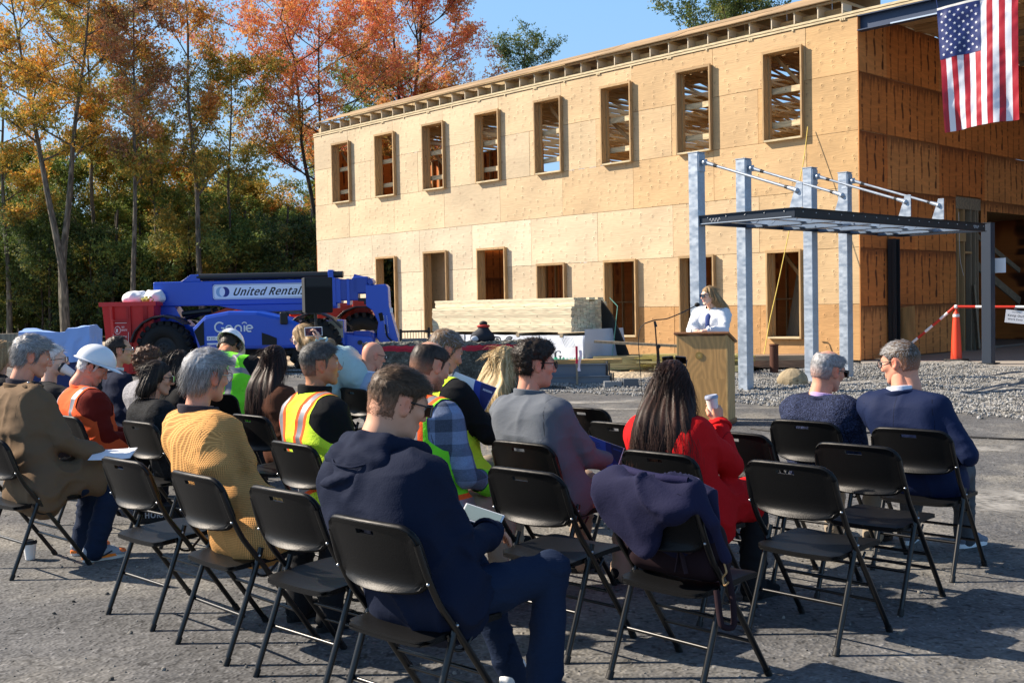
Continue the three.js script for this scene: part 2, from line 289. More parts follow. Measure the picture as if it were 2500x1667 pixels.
  for (let r = 0; r < 6; r++) for (let x = 0, k = r; x > -21.6; k++) {
    const w = x === 0 && r % 2 ? 1.3 : 2.6, x1 = x, x0 = Math.max(-21.6, x - w); x = x0;
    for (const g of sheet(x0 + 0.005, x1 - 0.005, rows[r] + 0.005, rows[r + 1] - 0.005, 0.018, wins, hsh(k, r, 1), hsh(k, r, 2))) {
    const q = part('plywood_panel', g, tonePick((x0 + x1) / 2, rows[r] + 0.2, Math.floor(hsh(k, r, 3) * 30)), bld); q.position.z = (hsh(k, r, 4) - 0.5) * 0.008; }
  }
  // framing behind the sheets
  const studs = [];
  for (let x = -0.03; x > -21.6; x -= 0.41) { if (!wins.some((w) => w[3] > 4.5 && x > w[0] - 0.03 && x < w[1] + 0.03)) studs.push(box(0.038, 3.5, 0.14, x, 5.9, -0.095)); if (!wins.some((w) => w[3] < 4.5 && x > w[0] - 0.03 && x < w[1] + 0.03)) studs.push(box(0.038, 3.5, 0.14, x, 1.9, -0.095)); }
  part('wall_stud', studs, lumber, bld).userData.kind = 'stuff';
  part('sill_plate', box(21.6, 0.09, 0.14, -10.8, 0.13, -0.095), greyLumber, bld);
  part('foundation', box(21.5, 0.5, 0.2, -10.8, -0.18, -0.14), M(0x6c6a66, 0.9), bld);
  // top plates: two pale runs and short blocks between them
  part('top_plate', [boxUV(box(29.6, 0.045, 0.15, -6.8, 7.735, -0.05), 1, 0, 0, true), boxUV(box(29.6, 0.05, 0.15, -6.8, 7.80, -0.045), 1, 0.3, 0, true)], paleLumber, bld);
  for (let x = -0.4, k = 0; x > -21.4; x -= 1.22, k++) part('plate_block', k % 2 ? box(0.045, 0.06, 0.03, x, 7.70, 0.012) : [0, 1, 2].map((q) => box(0.035, 0.06, 0.03, x + q * 0.05, 7.70, 0.012)), paleLumber, bld);
  // window bucks
  const buckMat = [lumber, M(new THREE.Color(0.50, 0.34, 0.18), 0.8, { map: woodTex })];
  wins.forEach(([a, b, c, d], i) => {
    const f = grp('window_frame', bld), p = 0.125, z0 = -0.20, D = p - z0, zc = (p + z0) / 2, t = 0.042, m = buckMat[i % 2], J = (w, h, x, y) => boxUV(box(w, h, D, x, y, zc), 1, hsh(i, 1, 1), 0, h < w);
    part('jamb', J(t, d - c, a + t / 2, (c + d) / 2), m, f); part('jamb', J(t, d - c, b - t / 2, (c + d) / 2), m, f);
    part('head', J(b - a - 2 * t, t, (a + b) / 2, d - t / 2), m, f);
    part('sill', J(b - a - 2 * t, t, (a + b) / 2, c + t / 2), paleLumber, f);
    part('casing', [box(b - a + 0.03, 0.02, 0.03, (a + b) / 2, d + 0.011, p - 0.018)], m, f);
    // liners behind the buck
    part('trimmer', [box(0.038, d - c + 0.3, 0.14, a - 0.02, (c + d) / 2, -0.10), box(0.038, d - c + 0.3, 0.14, b + 0.02, (c + d) / 2, -0.10), box(0.038, d - c - 2 * t - 0.01, 0.09, a + t + 0.02, (c + d) / 2, -0.12)], lumber, f);
    if (c > 4) { // two guard boards nailed across inside
      for (const y of [c + 0.42, c + 1.22]) part('guard_board', boxUV(box(b - a + 0.3, 0.14, 0.038, (a + b) / 2, y, -0.24, 0, 0, (hsh(i, y * 10 | 0, 3) - 0.5) * 0.03), 1, 0, 0, true), paleLumber, f);
      if (i !== 4 && i !== 1) part('brace', beamBox([a - 0.3, d + 0.3 - (i % 3) * 0.5, -0.55], [b + 0.5, c + 0.3 - (i % 3) * 0.3, -0.55], 0.04, 0.09), lumber, f);
    }
  });
  // roof: open trusses with a solid end plate each, sheets laid on top, their front edges uneven
  for (let x = -0.35, k = 0; x > -21.5; x -= 0.61, k++) {
    const m = [lumberVar[1], paleLumber, lumberVar[2]][k % 3], L = 26, list = [box(0.04, 0.07, L, x, 7.86, -L / 2 + 0.02), box(0.04, 0.07, L, x, 8.09, -L / 2 + 0.05)];
    for (let z = -0.9, q = 0; z > -L + 1; z -= 0.9, q++) list.push(beamBox([x, q % 2 ? 7.89 : 8.06, z], [x, q % 2 ? 8.06 : 7.89, z - 0.9], 0.035, 0.07));
    part('roof_truss', list, m, bld);
    part('truss_end_plate', boxUV(box(0.024, 0.24, 0.40, x + 0.005, 7.95, -0.16), 0.4), M(new THREE.Color(0.66, 0.56, 0.41), 0.7), bld);
    if (k % 9 !== 3) part('blocking_board', boxUV(box(0.56, x < -6 ? 0.235 : 0.19, 0.02, x - 0.305, x < -6 ? 7.953 : 7.93, -0.24 - 0.04 * (k % 3)), 0.4, 0.2 * k, 0, true), lumberVar[k % 3], bld);
  }
  part('rim_board', boxUV(box(21.3, 0.05, 0.03, -10.75, 8.115, 0.05), 1, 0, 0, true), M(new THREE.Color(0.52, 0.36, 0.19), 0.85, { map: woodTex }), bld);
  const brownSheet = [0.9, 1.1].map((q) => M(new THREE.Color(0.46 * q, 0.32 * q, 0.18 * q), 0.9, { map: ply }));
  for (let r = 0; r < 20; r++) for (let x = 0.1, k = 0; x > -21.2; k++) {
    const w = k === 0 && r % 2 ? 1.3 : 2.6, x1 = x, x0 = Math.max(-21.4, x - w); x = x0; if (r > 3 && hsh(k, r, 9) < 0.5) continue;
    if (r > 0) part('roof_sheet', boxUV(box(x1 - x0 - 0.012, 0.018, 1.26, (x0 + x1) / 2, 8.14, -r * 1.3 + 0.12 - 0.63), 0.38, hsh(k, r, 6), 0), tonePick(-1, 6, k), bld);
    else for (const row of [0, 1]) { // sloping eave sheets, laid a little unevenly
      const d = row ? lerp(0.35, 0.85, clamp(1 + x / 21, 0, 1)) + hsh(k, 3, 4) * 0.05 : 0.75, sl = 0.40, z0 = row ? -0.62 : 0.12 + hsh(k, 1, 4) * 0.03, sh = part('roof_sheet', boxUV(box(x1 - x0 - 0.014, 0.02, d, 0, 0, -d / 2), 0.38, hsh(k, row, 6), 0), brownSheet[(k + row) % 2], bld);
      sh.position.set((x0 + x1) / 2, 8.15 + (0.12 - z0) * sl + hsh(k, row, 4) * 0.012, z0); sh.rotation.x = Math.atan(sl);
    }
  }
  for (let k = 0; k < 17; k++) part("knee_board", boxUV(box(1.22, 0.56, 0.02, -0.75 - k * 1.235, 8.43, -1.30), 0.4, k * 0.3, 0, true), lumberVar[k % 4], bld);
  // upper floor, rooms behind the windows
  part('floor_deck', boxUV(box(21.3, 0.30, 25, -10.8, 3.93, -12.7)), lumber, bld);
  const inner = (x0, x1, y0, y1, z, n) => { // a partition seen from its stud side
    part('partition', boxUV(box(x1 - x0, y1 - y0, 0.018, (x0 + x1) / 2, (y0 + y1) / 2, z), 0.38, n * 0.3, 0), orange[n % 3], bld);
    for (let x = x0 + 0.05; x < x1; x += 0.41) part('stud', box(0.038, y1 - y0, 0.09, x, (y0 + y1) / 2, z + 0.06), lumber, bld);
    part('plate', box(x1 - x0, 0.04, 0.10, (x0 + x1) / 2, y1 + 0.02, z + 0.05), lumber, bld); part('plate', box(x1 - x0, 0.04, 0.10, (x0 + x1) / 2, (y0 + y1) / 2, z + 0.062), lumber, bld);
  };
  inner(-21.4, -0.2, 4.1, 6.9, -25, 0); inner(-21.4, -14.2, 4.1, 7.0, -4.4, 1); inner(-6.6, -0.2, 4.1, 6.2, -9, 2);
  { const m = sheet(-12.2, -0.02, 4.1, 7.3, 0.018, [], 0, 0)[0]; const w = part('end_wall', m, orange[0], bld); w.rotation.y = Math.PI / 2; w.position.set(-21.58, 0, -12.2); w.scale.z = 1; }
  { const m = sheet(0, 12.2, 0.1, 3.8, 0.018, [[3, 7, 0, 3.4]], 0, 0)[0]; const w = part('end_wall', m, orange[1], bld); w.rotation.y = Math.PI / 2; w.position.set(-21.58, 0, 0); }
  // ground floor: deep and dark, with stud walls
  part('ground_slab', box(21.4, 0.1, 12.0, -10.8, 0.03, -6.3), M(0x8a8680, 0.9), bld);
  for (const [x0, x1, z] of [[-21, -16.9, -9], [-13.2, -10.9, -2.2], [-10.8, -5.6, -2.6], [-5.4, -0.3, -3.0]]) {
    for (let x = x0; x < x1; x += 0.41) part('stud', box(0.038, 3.4, 0.09, x, 1.8, z), lumber, bld);
    part('plate', box(x1 - x0, 0.04, 0.1, (x0 + x1) / 2, 1.5, z + 0.001), lumber, bld); part('plate', box(x1 - x0, 0.08, 0.1, (x0 + x1) / 2, 3.6, z + 0.001), lumber, bld);
    if (x0 > -14) part('partition', box(x1 - x0, 3.6, 0.018, (x0 + x1) / 2, 1.85, z - 0.35), orange[1], bld);
  }
  part('back_wall', box(17, 3.7, 0.018, -8.6, 1.95, -12.1), orange[1], bld);
  part('partition', boxUV(box(1.6, 3.4, 0.018, -15.2, 1.8, -0.75), 0.38), tonePick(-14, 6, 4), bld);
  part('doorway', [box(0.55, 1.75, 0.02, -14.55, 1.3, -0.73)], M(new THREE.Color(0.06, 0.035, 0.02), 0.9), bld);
  part('brace', beamBox([-2.5, 2.6, -0.9], [-1.1, 0.9, -0.9], 0.04, 0.09), lumber, bld); part('brace', beamBox([-4.6, 2.9, -0.7], [-3.4, 2.0, -0.7], 0.04, 0.09), lumber, bld); part('brace', beamBox([-14.9, 3.3, -0.45], [-14.1, 2.5, -0.45], 0.04, 0.09), lumber, bld);
  part('leaning_board', beamBox([-2.2, 0.1, -0.6], [-2.0, 2.4, -1.0], 0.5, 0.02), greyLumber, bld);

  // recessed entrance: the weathered side wall with a doorway and a wide opening
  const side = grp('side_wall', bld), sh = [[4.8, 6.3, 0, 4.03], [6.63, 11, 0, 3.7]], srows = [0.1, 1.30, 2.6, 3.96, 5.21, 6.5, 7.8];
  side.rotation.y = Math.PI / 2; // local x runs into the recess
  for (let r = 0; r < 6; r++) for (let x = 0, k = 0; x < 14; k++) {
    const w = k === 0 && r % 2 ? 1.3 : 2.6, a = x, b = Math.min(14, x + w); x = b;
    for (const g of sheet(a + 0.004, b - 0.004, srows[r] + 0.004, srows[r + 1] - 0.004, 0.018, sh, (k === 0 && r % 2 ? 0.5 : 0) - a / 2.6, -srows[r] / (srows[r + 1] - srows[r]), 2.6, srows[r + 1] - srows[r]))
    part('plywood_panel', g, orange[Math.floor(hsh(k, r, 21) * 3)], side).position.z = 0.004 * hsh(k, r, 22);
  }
  part('corner_edge', box(0.02, 7.6, 0.022, 0.004, 3.9, -0.012), orange[2], bld);
  { // framing of the doorway
    const d = grp('door_frame', bld);
    for (const z of [-4.86, -5.0, -5.35, -5.75, -6.02, -6.16]) part('stud', box(0.14, 3.95, 0.06, -0.10, 2.0, z), z === -5.35 || z === -5.0 ? lumber : greyLumber, d);
    part('header', box(0.16, 0.3, 1.5, -0.1, 3.85, -5.55), greyLumber, d); part('block', box(0.14, 0.25, 0.5, -0.08, 3.0, -5.15), lumber, d); part('block', box(0.14, 0.06, 0.4, -0.08, 2.6, -5.55), lumber, d);
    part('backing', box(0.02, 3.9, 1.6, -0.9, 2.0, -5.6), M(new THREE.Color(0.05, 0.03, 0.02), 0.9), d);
    part('leaning_plank', beamBox([0.25, 0.12, -5.5], [0.02, 1.75, -5.75], 0.04, 0.22), greyLumber, d);
    part('wire', tube([[0.03, 3.6, -4.9], [0.05, 3.0, -4.88], [0.04, 2.4, -4.95], [0.08, 2.0, -5.05]], 0.006, 20, 5), M(0xdedede, 0.5), d);
  }
  const rec = grp('entrance_recess', bld);
  part('slab', box(14, 0.12, 14, 7, 0.02, -7.02), M(0x9a938b, 0.9), rec);
  part('floor', box(12, 0.1, 8, -6.1, 0.075, -10.0), M(0x7c766f, 0.9), rec);
  for (let k = 0; k < 6; k++) part('soffit_sheet', boxUV(box(2.58, 0.018, 13.6, 1.3 + k * 2.6, 7.83, -7), 0.38, k * 0.3, 0, true), tonePick(-1 - k, 6, k), rec);
  for (let k = 0; k < 12; k++) part('soffit_joist', box(14, 0.14, 0.045, 7.2, 7.74, -1.1 - k * 1.2), k % 3 ? lumber : greyLumber, rec);
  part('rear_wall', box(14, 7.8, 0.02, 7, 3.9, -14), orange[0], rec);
  part('header_beam', [box(15.5, 0.31, 0.02, 7.76, 7.545, -0.12), box(15.5, 0.022, 0.20, 7.76, 7.38, -0.06), box(15.5, 0.022, 0.20, 7.76, 7.70, -0.08)], navySteel, rec);
  part('flange_edge', box(14.6, 0.03, 0.012, 8.1, 7.375, 0.05), M(0x9fb0c4, 0.5, { metalness: 0.3 }), rec);
  part('stair_rail', [beamBox([-1.2, 2.55, -8.2], [-0.9, 1.3, -11], 0.05, 0.22), beamBox([-1.2, 3.25, -8.6], [-0.9, 2.2, -11], 0.05, 0.14)], greyLumber, rec);
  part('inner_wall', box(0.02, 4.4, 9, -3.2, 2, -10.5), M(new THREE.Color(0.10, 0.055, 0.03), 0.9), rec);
  // column shadow-side steel and a leaning sheet
  part('recess_column', [box(0.02, 2.75, 0.2, 0.14, 1.45, -1.3), box(0.2, 2.75, 0.02, 0.14, 1.45, -1.21), box(0.2, 2.75, 0.02, 0.14, 1.45, -1.39)], darkSteel, rec);
}
// ---------------------------------------------------------------- woods behind the site
{
  R = mulberry(2024);
  const leafShape = (() => { // a loose spray of five leaves
    const pos = [], nor = [];
    for (let k = 0; k < 5; k++) {
      const c = V(rr(-0.16, 0.16), rr(-0.13, 0.13), rr(-0.16, 0.16)), d = V(rr(-1, 1), rr(-0.9, 0.3), rr(-1, 1)).normalize(), n = V(rr(-0.7, 0.7), 1, rr(-0.7, 0.7)).normalize(), s = d.clone().cross(n).normalize();
      const L = rr(0.075, 0.12), w = L * 0.42, a = c.clone().addScaledVector(d, -L), b = c.clone().addScaledVector(s, w).addScaledVector(n, 0.012), e = c.clone().addScaledVector(d, L), f = c.clone().addScaledVector(s, -w).addScaledVector(n, 0.012);
      for (const p of [a, b, e, a, e, f]) pos.push(p.x, p.y, p.z);
    }
    const g = new THREE.BufferGeometry(); g.setAttribute('position', new THREE.Float32BufferAttribute(pos, 3)); g.computeVertexNormals(); return g;
  })();
  const leafM = P(0xffffff, 0.75, { transmission: 0.5, thickness: 0, side: THREE.DoubleSide, specularIntensity: 0.4 });
  const bark = dataTex(128, 256, (u, v) => { const s = 0.62 + pn(u * 12, v * 10, 12, 10, 3) * 0.16 + pn(u * 40, v * 14, 40, 14, 4) * 0.14; return [s, s * 0.97, s * 0.92]; });
  const barkM = [M(new THREE.Color(0.34, 0.32, 0.28), 0.95, { map: bark }), M(new THREE.Color(0.15, 0.125, 0.10), 0.95, { map: bark })];
  const PAL = { // real leaf colours, linear
    olive: [[0.34, 0.30, 0.07], [0.48, 0.36, 0.08], [0.22, 0.25, 0.06], [0.62, 0.42, 0.08]],
    gold: [[0.74, 0.44, 0.08], [0.82, 0.40, 0.08], [0.55, 0.40, 0.08], [0.34, 0.32, 0.07]],
    rust: [[0.66, 0.30, 0.08], [0.50, 0.24, 0.08], [0.70, 0.40, 0.10], [0.38, 0.30, 0.08]],
    red: [[0.78, 0.28, 0.12], [0.66, 0.22, 0.12], [0.80, 0.40, 0.13], [0.52, 0.32, 0.11]],
    plum: [[0.38, 0.22, 0.14], [0.50, 0.24, 0.13], [0.36, 0.26, 0.11], [0.52, 0.30, 0.12]],
    green: [[0.18, 0.26, 0.06], [0.26, 0.32, 0.07], [0.12, 0.19, 0.05], [0.44, 0.40, 0.08]],
    dark: [[0.08, 0.13, 0.04], [0.13, 0.19, 0.045], [0.07, 0.11, 0.04], [0.28, 0.27, 0.06]],
  };
  const stick = (pts, r0, r1, seg = 6) => { // tapered tube through points
    const c = new THREE.CatmullRomCurve3(pts), n = pts.length * 3, fr = c.computeFrenetFrames(n), pos = [], idx = [], uv = [];
    for (let i = 0; i <= n; i++) { const p = c.getPoint(i / n), r = lerp(r0, r1, Math.pow(i / n, 0.8)); for (let j = 0; j <= seg; j++) { const a = j / seg * 6.283; const q = p.clone().addScaledVector(fr.normals[i], Math.cos(a) * r).addScaledVector(fr.binormals[i], Math.sin(a) * r); pos.push(q.x, q.y, q.z); uv.push(j / seg, i / 3); if (i < n && j < seg) { const A = i * (seg + 1) + j, B = A + seg + 1; idx.push(A, B, A + 1, B, B + 1, A + 1); } } }
    const g = new THREE.BufferGeometry(); g.setAttribute('position', new THREE.Float32BufferAttribute(pos, 3)); g.setAttribute('uv', new THREE.Float32BufferAttribute(uv, 2)); g.setIndex(idx); g.computeVertexNormals(); return g;
  };
  const m4 = new THREE.Matrix4(), qu = new THREE.Quaternion(), eu = new THREE.Euler(), col = new THREE.Color();
  const DS = 1.22; // the wood edge stands this much farther than first paced out
  function tree({ name = 'tree', label, x, z, h, r, base = 0.35, trunks = [[0, 0]], tr = 0.2, pal, pal2, n = 4200, bk = 0, up = 0.9, scale = 1, spread = 0.55, group }) {
    if (x < 2) { x *= DS; z *= DS; h = (h - 1.5) * DS + 1.5; r *= DS; tr *= 1.1; scale *= 1.15; }
    n = Math.round(n * (name === 'tree' ? 1.9 : 1.35)); const t = thing(name, label, 'tree', [x, -0.02, z], 0, group), wood = [], tips = [];
    const grow = (p, d, len, rad, lev) => {
      const pts = [p.clone()]; let q = p.clone(), e = d.clone();
      for (let k = 0; k < 3; k++) { e.add(V(rr(-0.22, 0.22), rr(-0.02, 0.16) * up, rr(-0.22, 0.22))).normalize(); q = q.clone().addScaledVector(e, len / 3); pts.push(q); if (lev > 0) tips.push([q.clone(), len * 0.30]); }
      wood.push(stick(pts, rad, rad * 0.45, lev ? 4 : 5));
      if (lev < 2) for (let k = 0, m = lev ? 3 : 4; k < m; k++) { const f = pts[1 + (k % 3)], a = rr(0, 6.283); grow(f, e.clone().multiplyScalar(0.8).add(V(Math.cos(a), rr(0, 0.5), Math.sin(a)).multiplyScalar(0.75)).normalize(), len * rr(0.5, 0.7), rad * 0.5, lev + 1); }
    };
    for (const [lx, lz] of trunks) {
      const pts = []; const W = trunks.length > 1 ? h * 0.22 : 0;
      for (let k = 0; k <= 5; k++) { const y = h * 0.93 * k / 5, f = Math.max(0, y - W) / h; pts.push(V(lx * f * h + rr(-0.12, 0.12) * (k > 0 ? 1 : 0), y, lz * f * h + rr(-0.12, 0.12) * (k > 0 ? 1 : 0))); }
      wood.push(stick(pts, tr, 0.03, 8));
      const c = new THREE.CatmullRomCurve3(pts), nb = 11;
      for (let k = 0; k < nb; k++) { const u = lerp(base, 0.97, (k + rr(0, 0.8)) / nb), p = c.getPoint(u), a = k * 2.4 + rr(-0.4, 0.4), s = Math.sin(Math.PI * clamp((u - base) / (1.05 - base), 0.12, 1) * 0.9 + 0.25); grow(p, V(Math.cos(a), rr(0.35, 1.0) * up, Math.sin(a)).normalize(), r * rr(0.6, 0.95) * Math.max(0.3, s), tr * lerp(0.42, 0.14, u), 0); }
    }
    part('trunk', wood, barkM[bk], t);
    const im = shadow(new THREE.InstancedMesh(leafShape, leafM, n)); im.name = 'crown'; im.userData.kind = 'stuff';
    for (let i = 0; i < n; i++) {
      const [p, s] = tips[Math.floor(R() * tips.length)], w = Math.max(0.28, s * spread), f = rr(0.55, 1.1) * scale;
      const q = V(p.x + (rr(-1, 1) + rr(-1, 1)) * w, p.y + (rr(-1, 1) + rr(-1, 1)) * w * 0.7, p.z + (rr(-1, 1) + rr(-1, 1)) * w);
      eu.set(rr(-0.6, 0.6), rr(0, 6.283), rr(-0.6, 0.6)); m4.compose(q, qu.setFromEuler(eu), V(f, f, f)); im.setMatrixAt(i, m4);
      const hi = clamp(q.y / h + n3(q.x * 0.5, q.y * 0.5, q.z * 0.5 + x) * 0.35, 0, 1), P0 = pal2 && hi < 0.5 + rr(-0.12, 0.12) ? pal2 : pal;
      const c = PAL[P0][Math.floor(clamp(R() * 2.6 + (n3(q.x * 0.8, q.y * 0.8, q.z * 0.8) + 0.7) * 1.1, 0, 3.99))], b = rr(0.85, 1.4) * (name === 'tree' ? 1 : name === 'woodland_tree' ? 0.95 : 0.9); im.setColorAt(i, col.setRGB(Math.min(0.9, c[0] * b), c[1] * b, c[2] * b));
    }
    t.add(im); return t;
  }
  const X = (u, d) => (u / 0.9408 - 1250) / 2667 * d; // column of the photograph to metres at a depth
  const far = 'trees in the woods behind the site', taken = new Set(), WORD = { olive: 'olive', gold: 'golden', rust: 'rusty', green: 'green', dark: 'dark green' };
  const zone = (u) => u < 60 ? 'at the far left edge' : u < 120 ? 'just left of the forked tree' : u < 190 ? 'right behind the forked tree' : u < 270 ? 'left of the crooked pale trunk' : u < 345 ? 'behind the crooked pale trunk' : u < 430 ? 'right of the crooked pale trunk' : u < 510 ? 'behind the tallest straight trunk' : u < 590 ? 'just right of the tallest straight trunk' : u < 670 ? 'well left of the building' : u < 740 ? 'close beside the building end' : 'behind the roof of the building';
  const unique = (a, b) => { for (const w of ['', 'farther ', 'darker ', 'slimmer ', 'shorter ', 'leftmost ', 'rightmost ']) { const l = w + a + ' ' + b; if (!taken.has(l)) { taken.add(l); return l; } } return a + ' ' + b; };
  tree({ label: 'tall forked tree with two pale grey leaning trunks and gold leaves at far left', x: X(150, 45), z: -45, h: 16, r: 3.4, base: 0.5, trunks: [[-0.17, 0], [0.16, 0.05]], tr: 0.24, pal: 'gold', pal2: 'olive', n: 2900 });
  tree({ label: 'slender tree with a pale crooked trunk and plum brown top beside the forked tree', x: X(303, 45), z: -45, h: 15.3, r: 2.6, base: 0.42, trunks: [[0.04, 0]], tr: 0.15, pal: 'plum', pal2: 'olive', n: 2100 });
  tree({ label: 'tallest straight grey trunk left of the building with a thin open top', x: X(468, 47), z: -47, h: 18.5, r: 2.7, base: 0.35, trunks: [[-0.03, 0]], tr: 0.17, pal: 'rust', pal2: 'olive', n: 1500, up: 1.2 });
  tree({ label: 'thin tree leaning left between the crooked trunk and the tallest straight trunk', x: X(410, 49), z: -49, h: 14.5, r: 2.4, base: 0.4, trunks: [[-0.14, 0]], tr: 0.11, pal: 'olive', pal2: 'green', n: 1700 });
  tree({ label: 'yellow green tree with an upright crown just right of the tallest straight trunk', x: X(520, 50), z: -50, h: 13.5, r: 3.0, base: 0.3, trunks: [[0.04, 0]], tr: 0.13, pal: 'olive', pal2: 'green', n: 2900 });
  tree({ label: 'orange and olive tree with a full crown at the left edge of the picture', x: X(20, 48), z: -48, h: 14.3, r: 3.2, base: 0.35, tr: 0.16, pal: 'gold', pal2: 'olive', n: 2900 });
  tree({ label: 'gold brown tree with a tall crown behind the right limb of the forked tree', x: X(225, 50), z: -50, h: 17.8, r: 2.6, base: 0.45, tr: 0.16, pal: 'olive', pal2: 'gold', n: 3000 });
  tree({ label: 'pink red maple with dark spreading limbs rising at the left end of the building', x: X(735, 52), z: -52, h: 16.3, r: 5.2, base: 0.42, trunks: [[-0.10, 0], [0.03, 0]], tr: 0.2, pal: 'red', pal2: 'rust', n: 5200, bk: 1, up: 0.7 });
  tree({ label: 'large red orange maple with a broad crown above the building roof', x: X(945, 60), z: -60, h: 22, r: 5.0, base: 0.35, trunks: [[-0.05, 0], [0.07, 0]], tr: 0.26, pal: 'red', pal2: 'rust', n: 11000, bk: 1, up: 1.1 });
  tree({ label: 'dark green tree inside the lower left of the large red maple', x: X(860, 64), z: -64, h: 15.5, r: 4.2, base: 0.4, tr: 0.2, pal: 'green', pal2: 'dark', n: 4200, bk: 1 });
  tree({ label: 'small dark green treetop showing alone above the middle of the roof', x: X(1215, 66), z: -66, h: 18.6, r: 2.6, base: 0.62, tr: 0.16, pal: 'dark', n: 1500, bk: 1, spread: 0.4 });
  tree({ label: 'dark green treetop above the roof near the top edge right of centre', x: X(1690, 56), z: -56, h: 19.5, r: 3.6, base: 0.6, tr: 0.2, pal: 'dark', pal2: 'green', n: 4200, bk: 1 });
  const mid = [[-60, 55, 12, 'green'], [60, 53, 12.5, 'green'], [105, 57, 13, 'gold'], [180, 53, 11.5, 'green'], [255, 55, 12, 'olive'], [330, 54, 12.5, 'green'], [360, 58, 14, 'olive'], [440, 55, 12, 'gold'], [500, 57, 11, 'green'], [575, 54, 11.5, 'olive'], [610, 57, 10.5, 'gold'], [655, 54, 9.5, 'green'], [695, 56, 10, 'rust'], [30, 60, 14, 'olive'], [290, 60, 14, 'green'], [545, 60, 13.5, 'green'], [640, 61, 10.5, 'rust'], [770, 60, 13, 'green'], [850, 62, 12, 'rust']];
  mid.forEach(([u, d, h, p], i) => tree({ name: 'woodland_tree', label: unique(WORD[p] + ' bushy tree in the dense woods', zone(u)), x: X(u, d), z: -d, h: u > 520 && u < 720 ? h * 0.66 : h * 0.80, r: 2.7, base: 0.12, tr: 0.13, pal: p, pal2: i % 3 ? 'green' : 'dark', n: 3300, bk: 1, spread: 0.75, group: far }));
  for (let i = 0; i < 20; i++) { const u = -40 + i * 40 + rr(-15, 15), d = 48.5 + (i % 3) * 2.5; tree({ name: 'understory_shrub', label: unique(['green', 'dark green', 'olive', 'dark green', 'green'][i % 5] + ' low young tree', zone(u)), x: X(u, d), z: -d, h: rr(4.2, 7), r: 2.1, base: 0.04, tr: 0.06, pal: ['green', 'dark', 'olive', 'dark', 'green'][i % 5], pal2: 'dark', n: 2400, bk: 1, spread: 0.8, group: 'young trees along the wood edge' }); }
  for (let i = 0; i < 22; i++) { // bare stems showing in the shade of the woods
    const u = -20 + i * 34 + rr(-12, 12), d = 59 + (i % 4) * 2; const t = thing('forest_trunk', unique('slim bare ' + (i % 3 ? 'dark' : 'pale') + ' trunk in the shade', zone(u)), 'tree', [X(u, d), 0, -d], 0, 'slim trunks in the wood shade');
    const lean = rr(-0.6, 0.6); part('trunk', stick([V(0, 0, 0), V(lean * 0.3, 3, 0), V(lean * 0.7, 4.5, 0.1), V(lean, 7, 0)], rr(0.08, 0.15), 0.05, 6), barkM[i % 3 ? 1 : 0], t);
  }
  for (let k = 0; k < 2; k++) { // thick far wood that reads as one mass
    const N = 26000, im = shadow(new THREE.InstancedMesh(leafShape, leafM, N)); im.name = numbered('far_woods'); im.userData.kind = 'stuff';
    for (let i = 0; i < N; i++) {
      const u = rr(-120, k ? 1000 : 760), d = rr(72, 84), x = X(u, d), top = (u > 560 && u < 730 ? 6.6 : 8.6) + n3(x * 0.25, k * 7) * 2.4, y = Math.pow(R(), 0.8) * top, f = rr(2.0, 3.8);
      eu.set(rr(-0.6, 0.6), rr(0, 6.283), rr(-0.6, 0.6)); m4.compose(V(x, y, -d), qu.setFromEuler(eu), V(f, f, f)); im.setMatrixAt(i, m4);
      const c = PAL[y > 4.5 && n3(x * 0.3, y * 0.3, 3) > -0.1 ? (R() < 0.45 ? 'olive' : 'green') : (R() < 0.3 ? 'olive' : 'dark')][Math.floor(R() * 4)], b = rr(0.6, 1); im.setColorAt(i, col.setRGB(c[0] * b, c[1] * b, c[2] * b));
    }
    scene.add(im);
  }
  struct('forest_floor', new THREE.PlaneGeometry(160, 40).rotateX(-Math.PI / 2).translate(-25, 0.012, -76), M(new THREE.Color(0.10, 0.075, 0.045), 0.95));
}
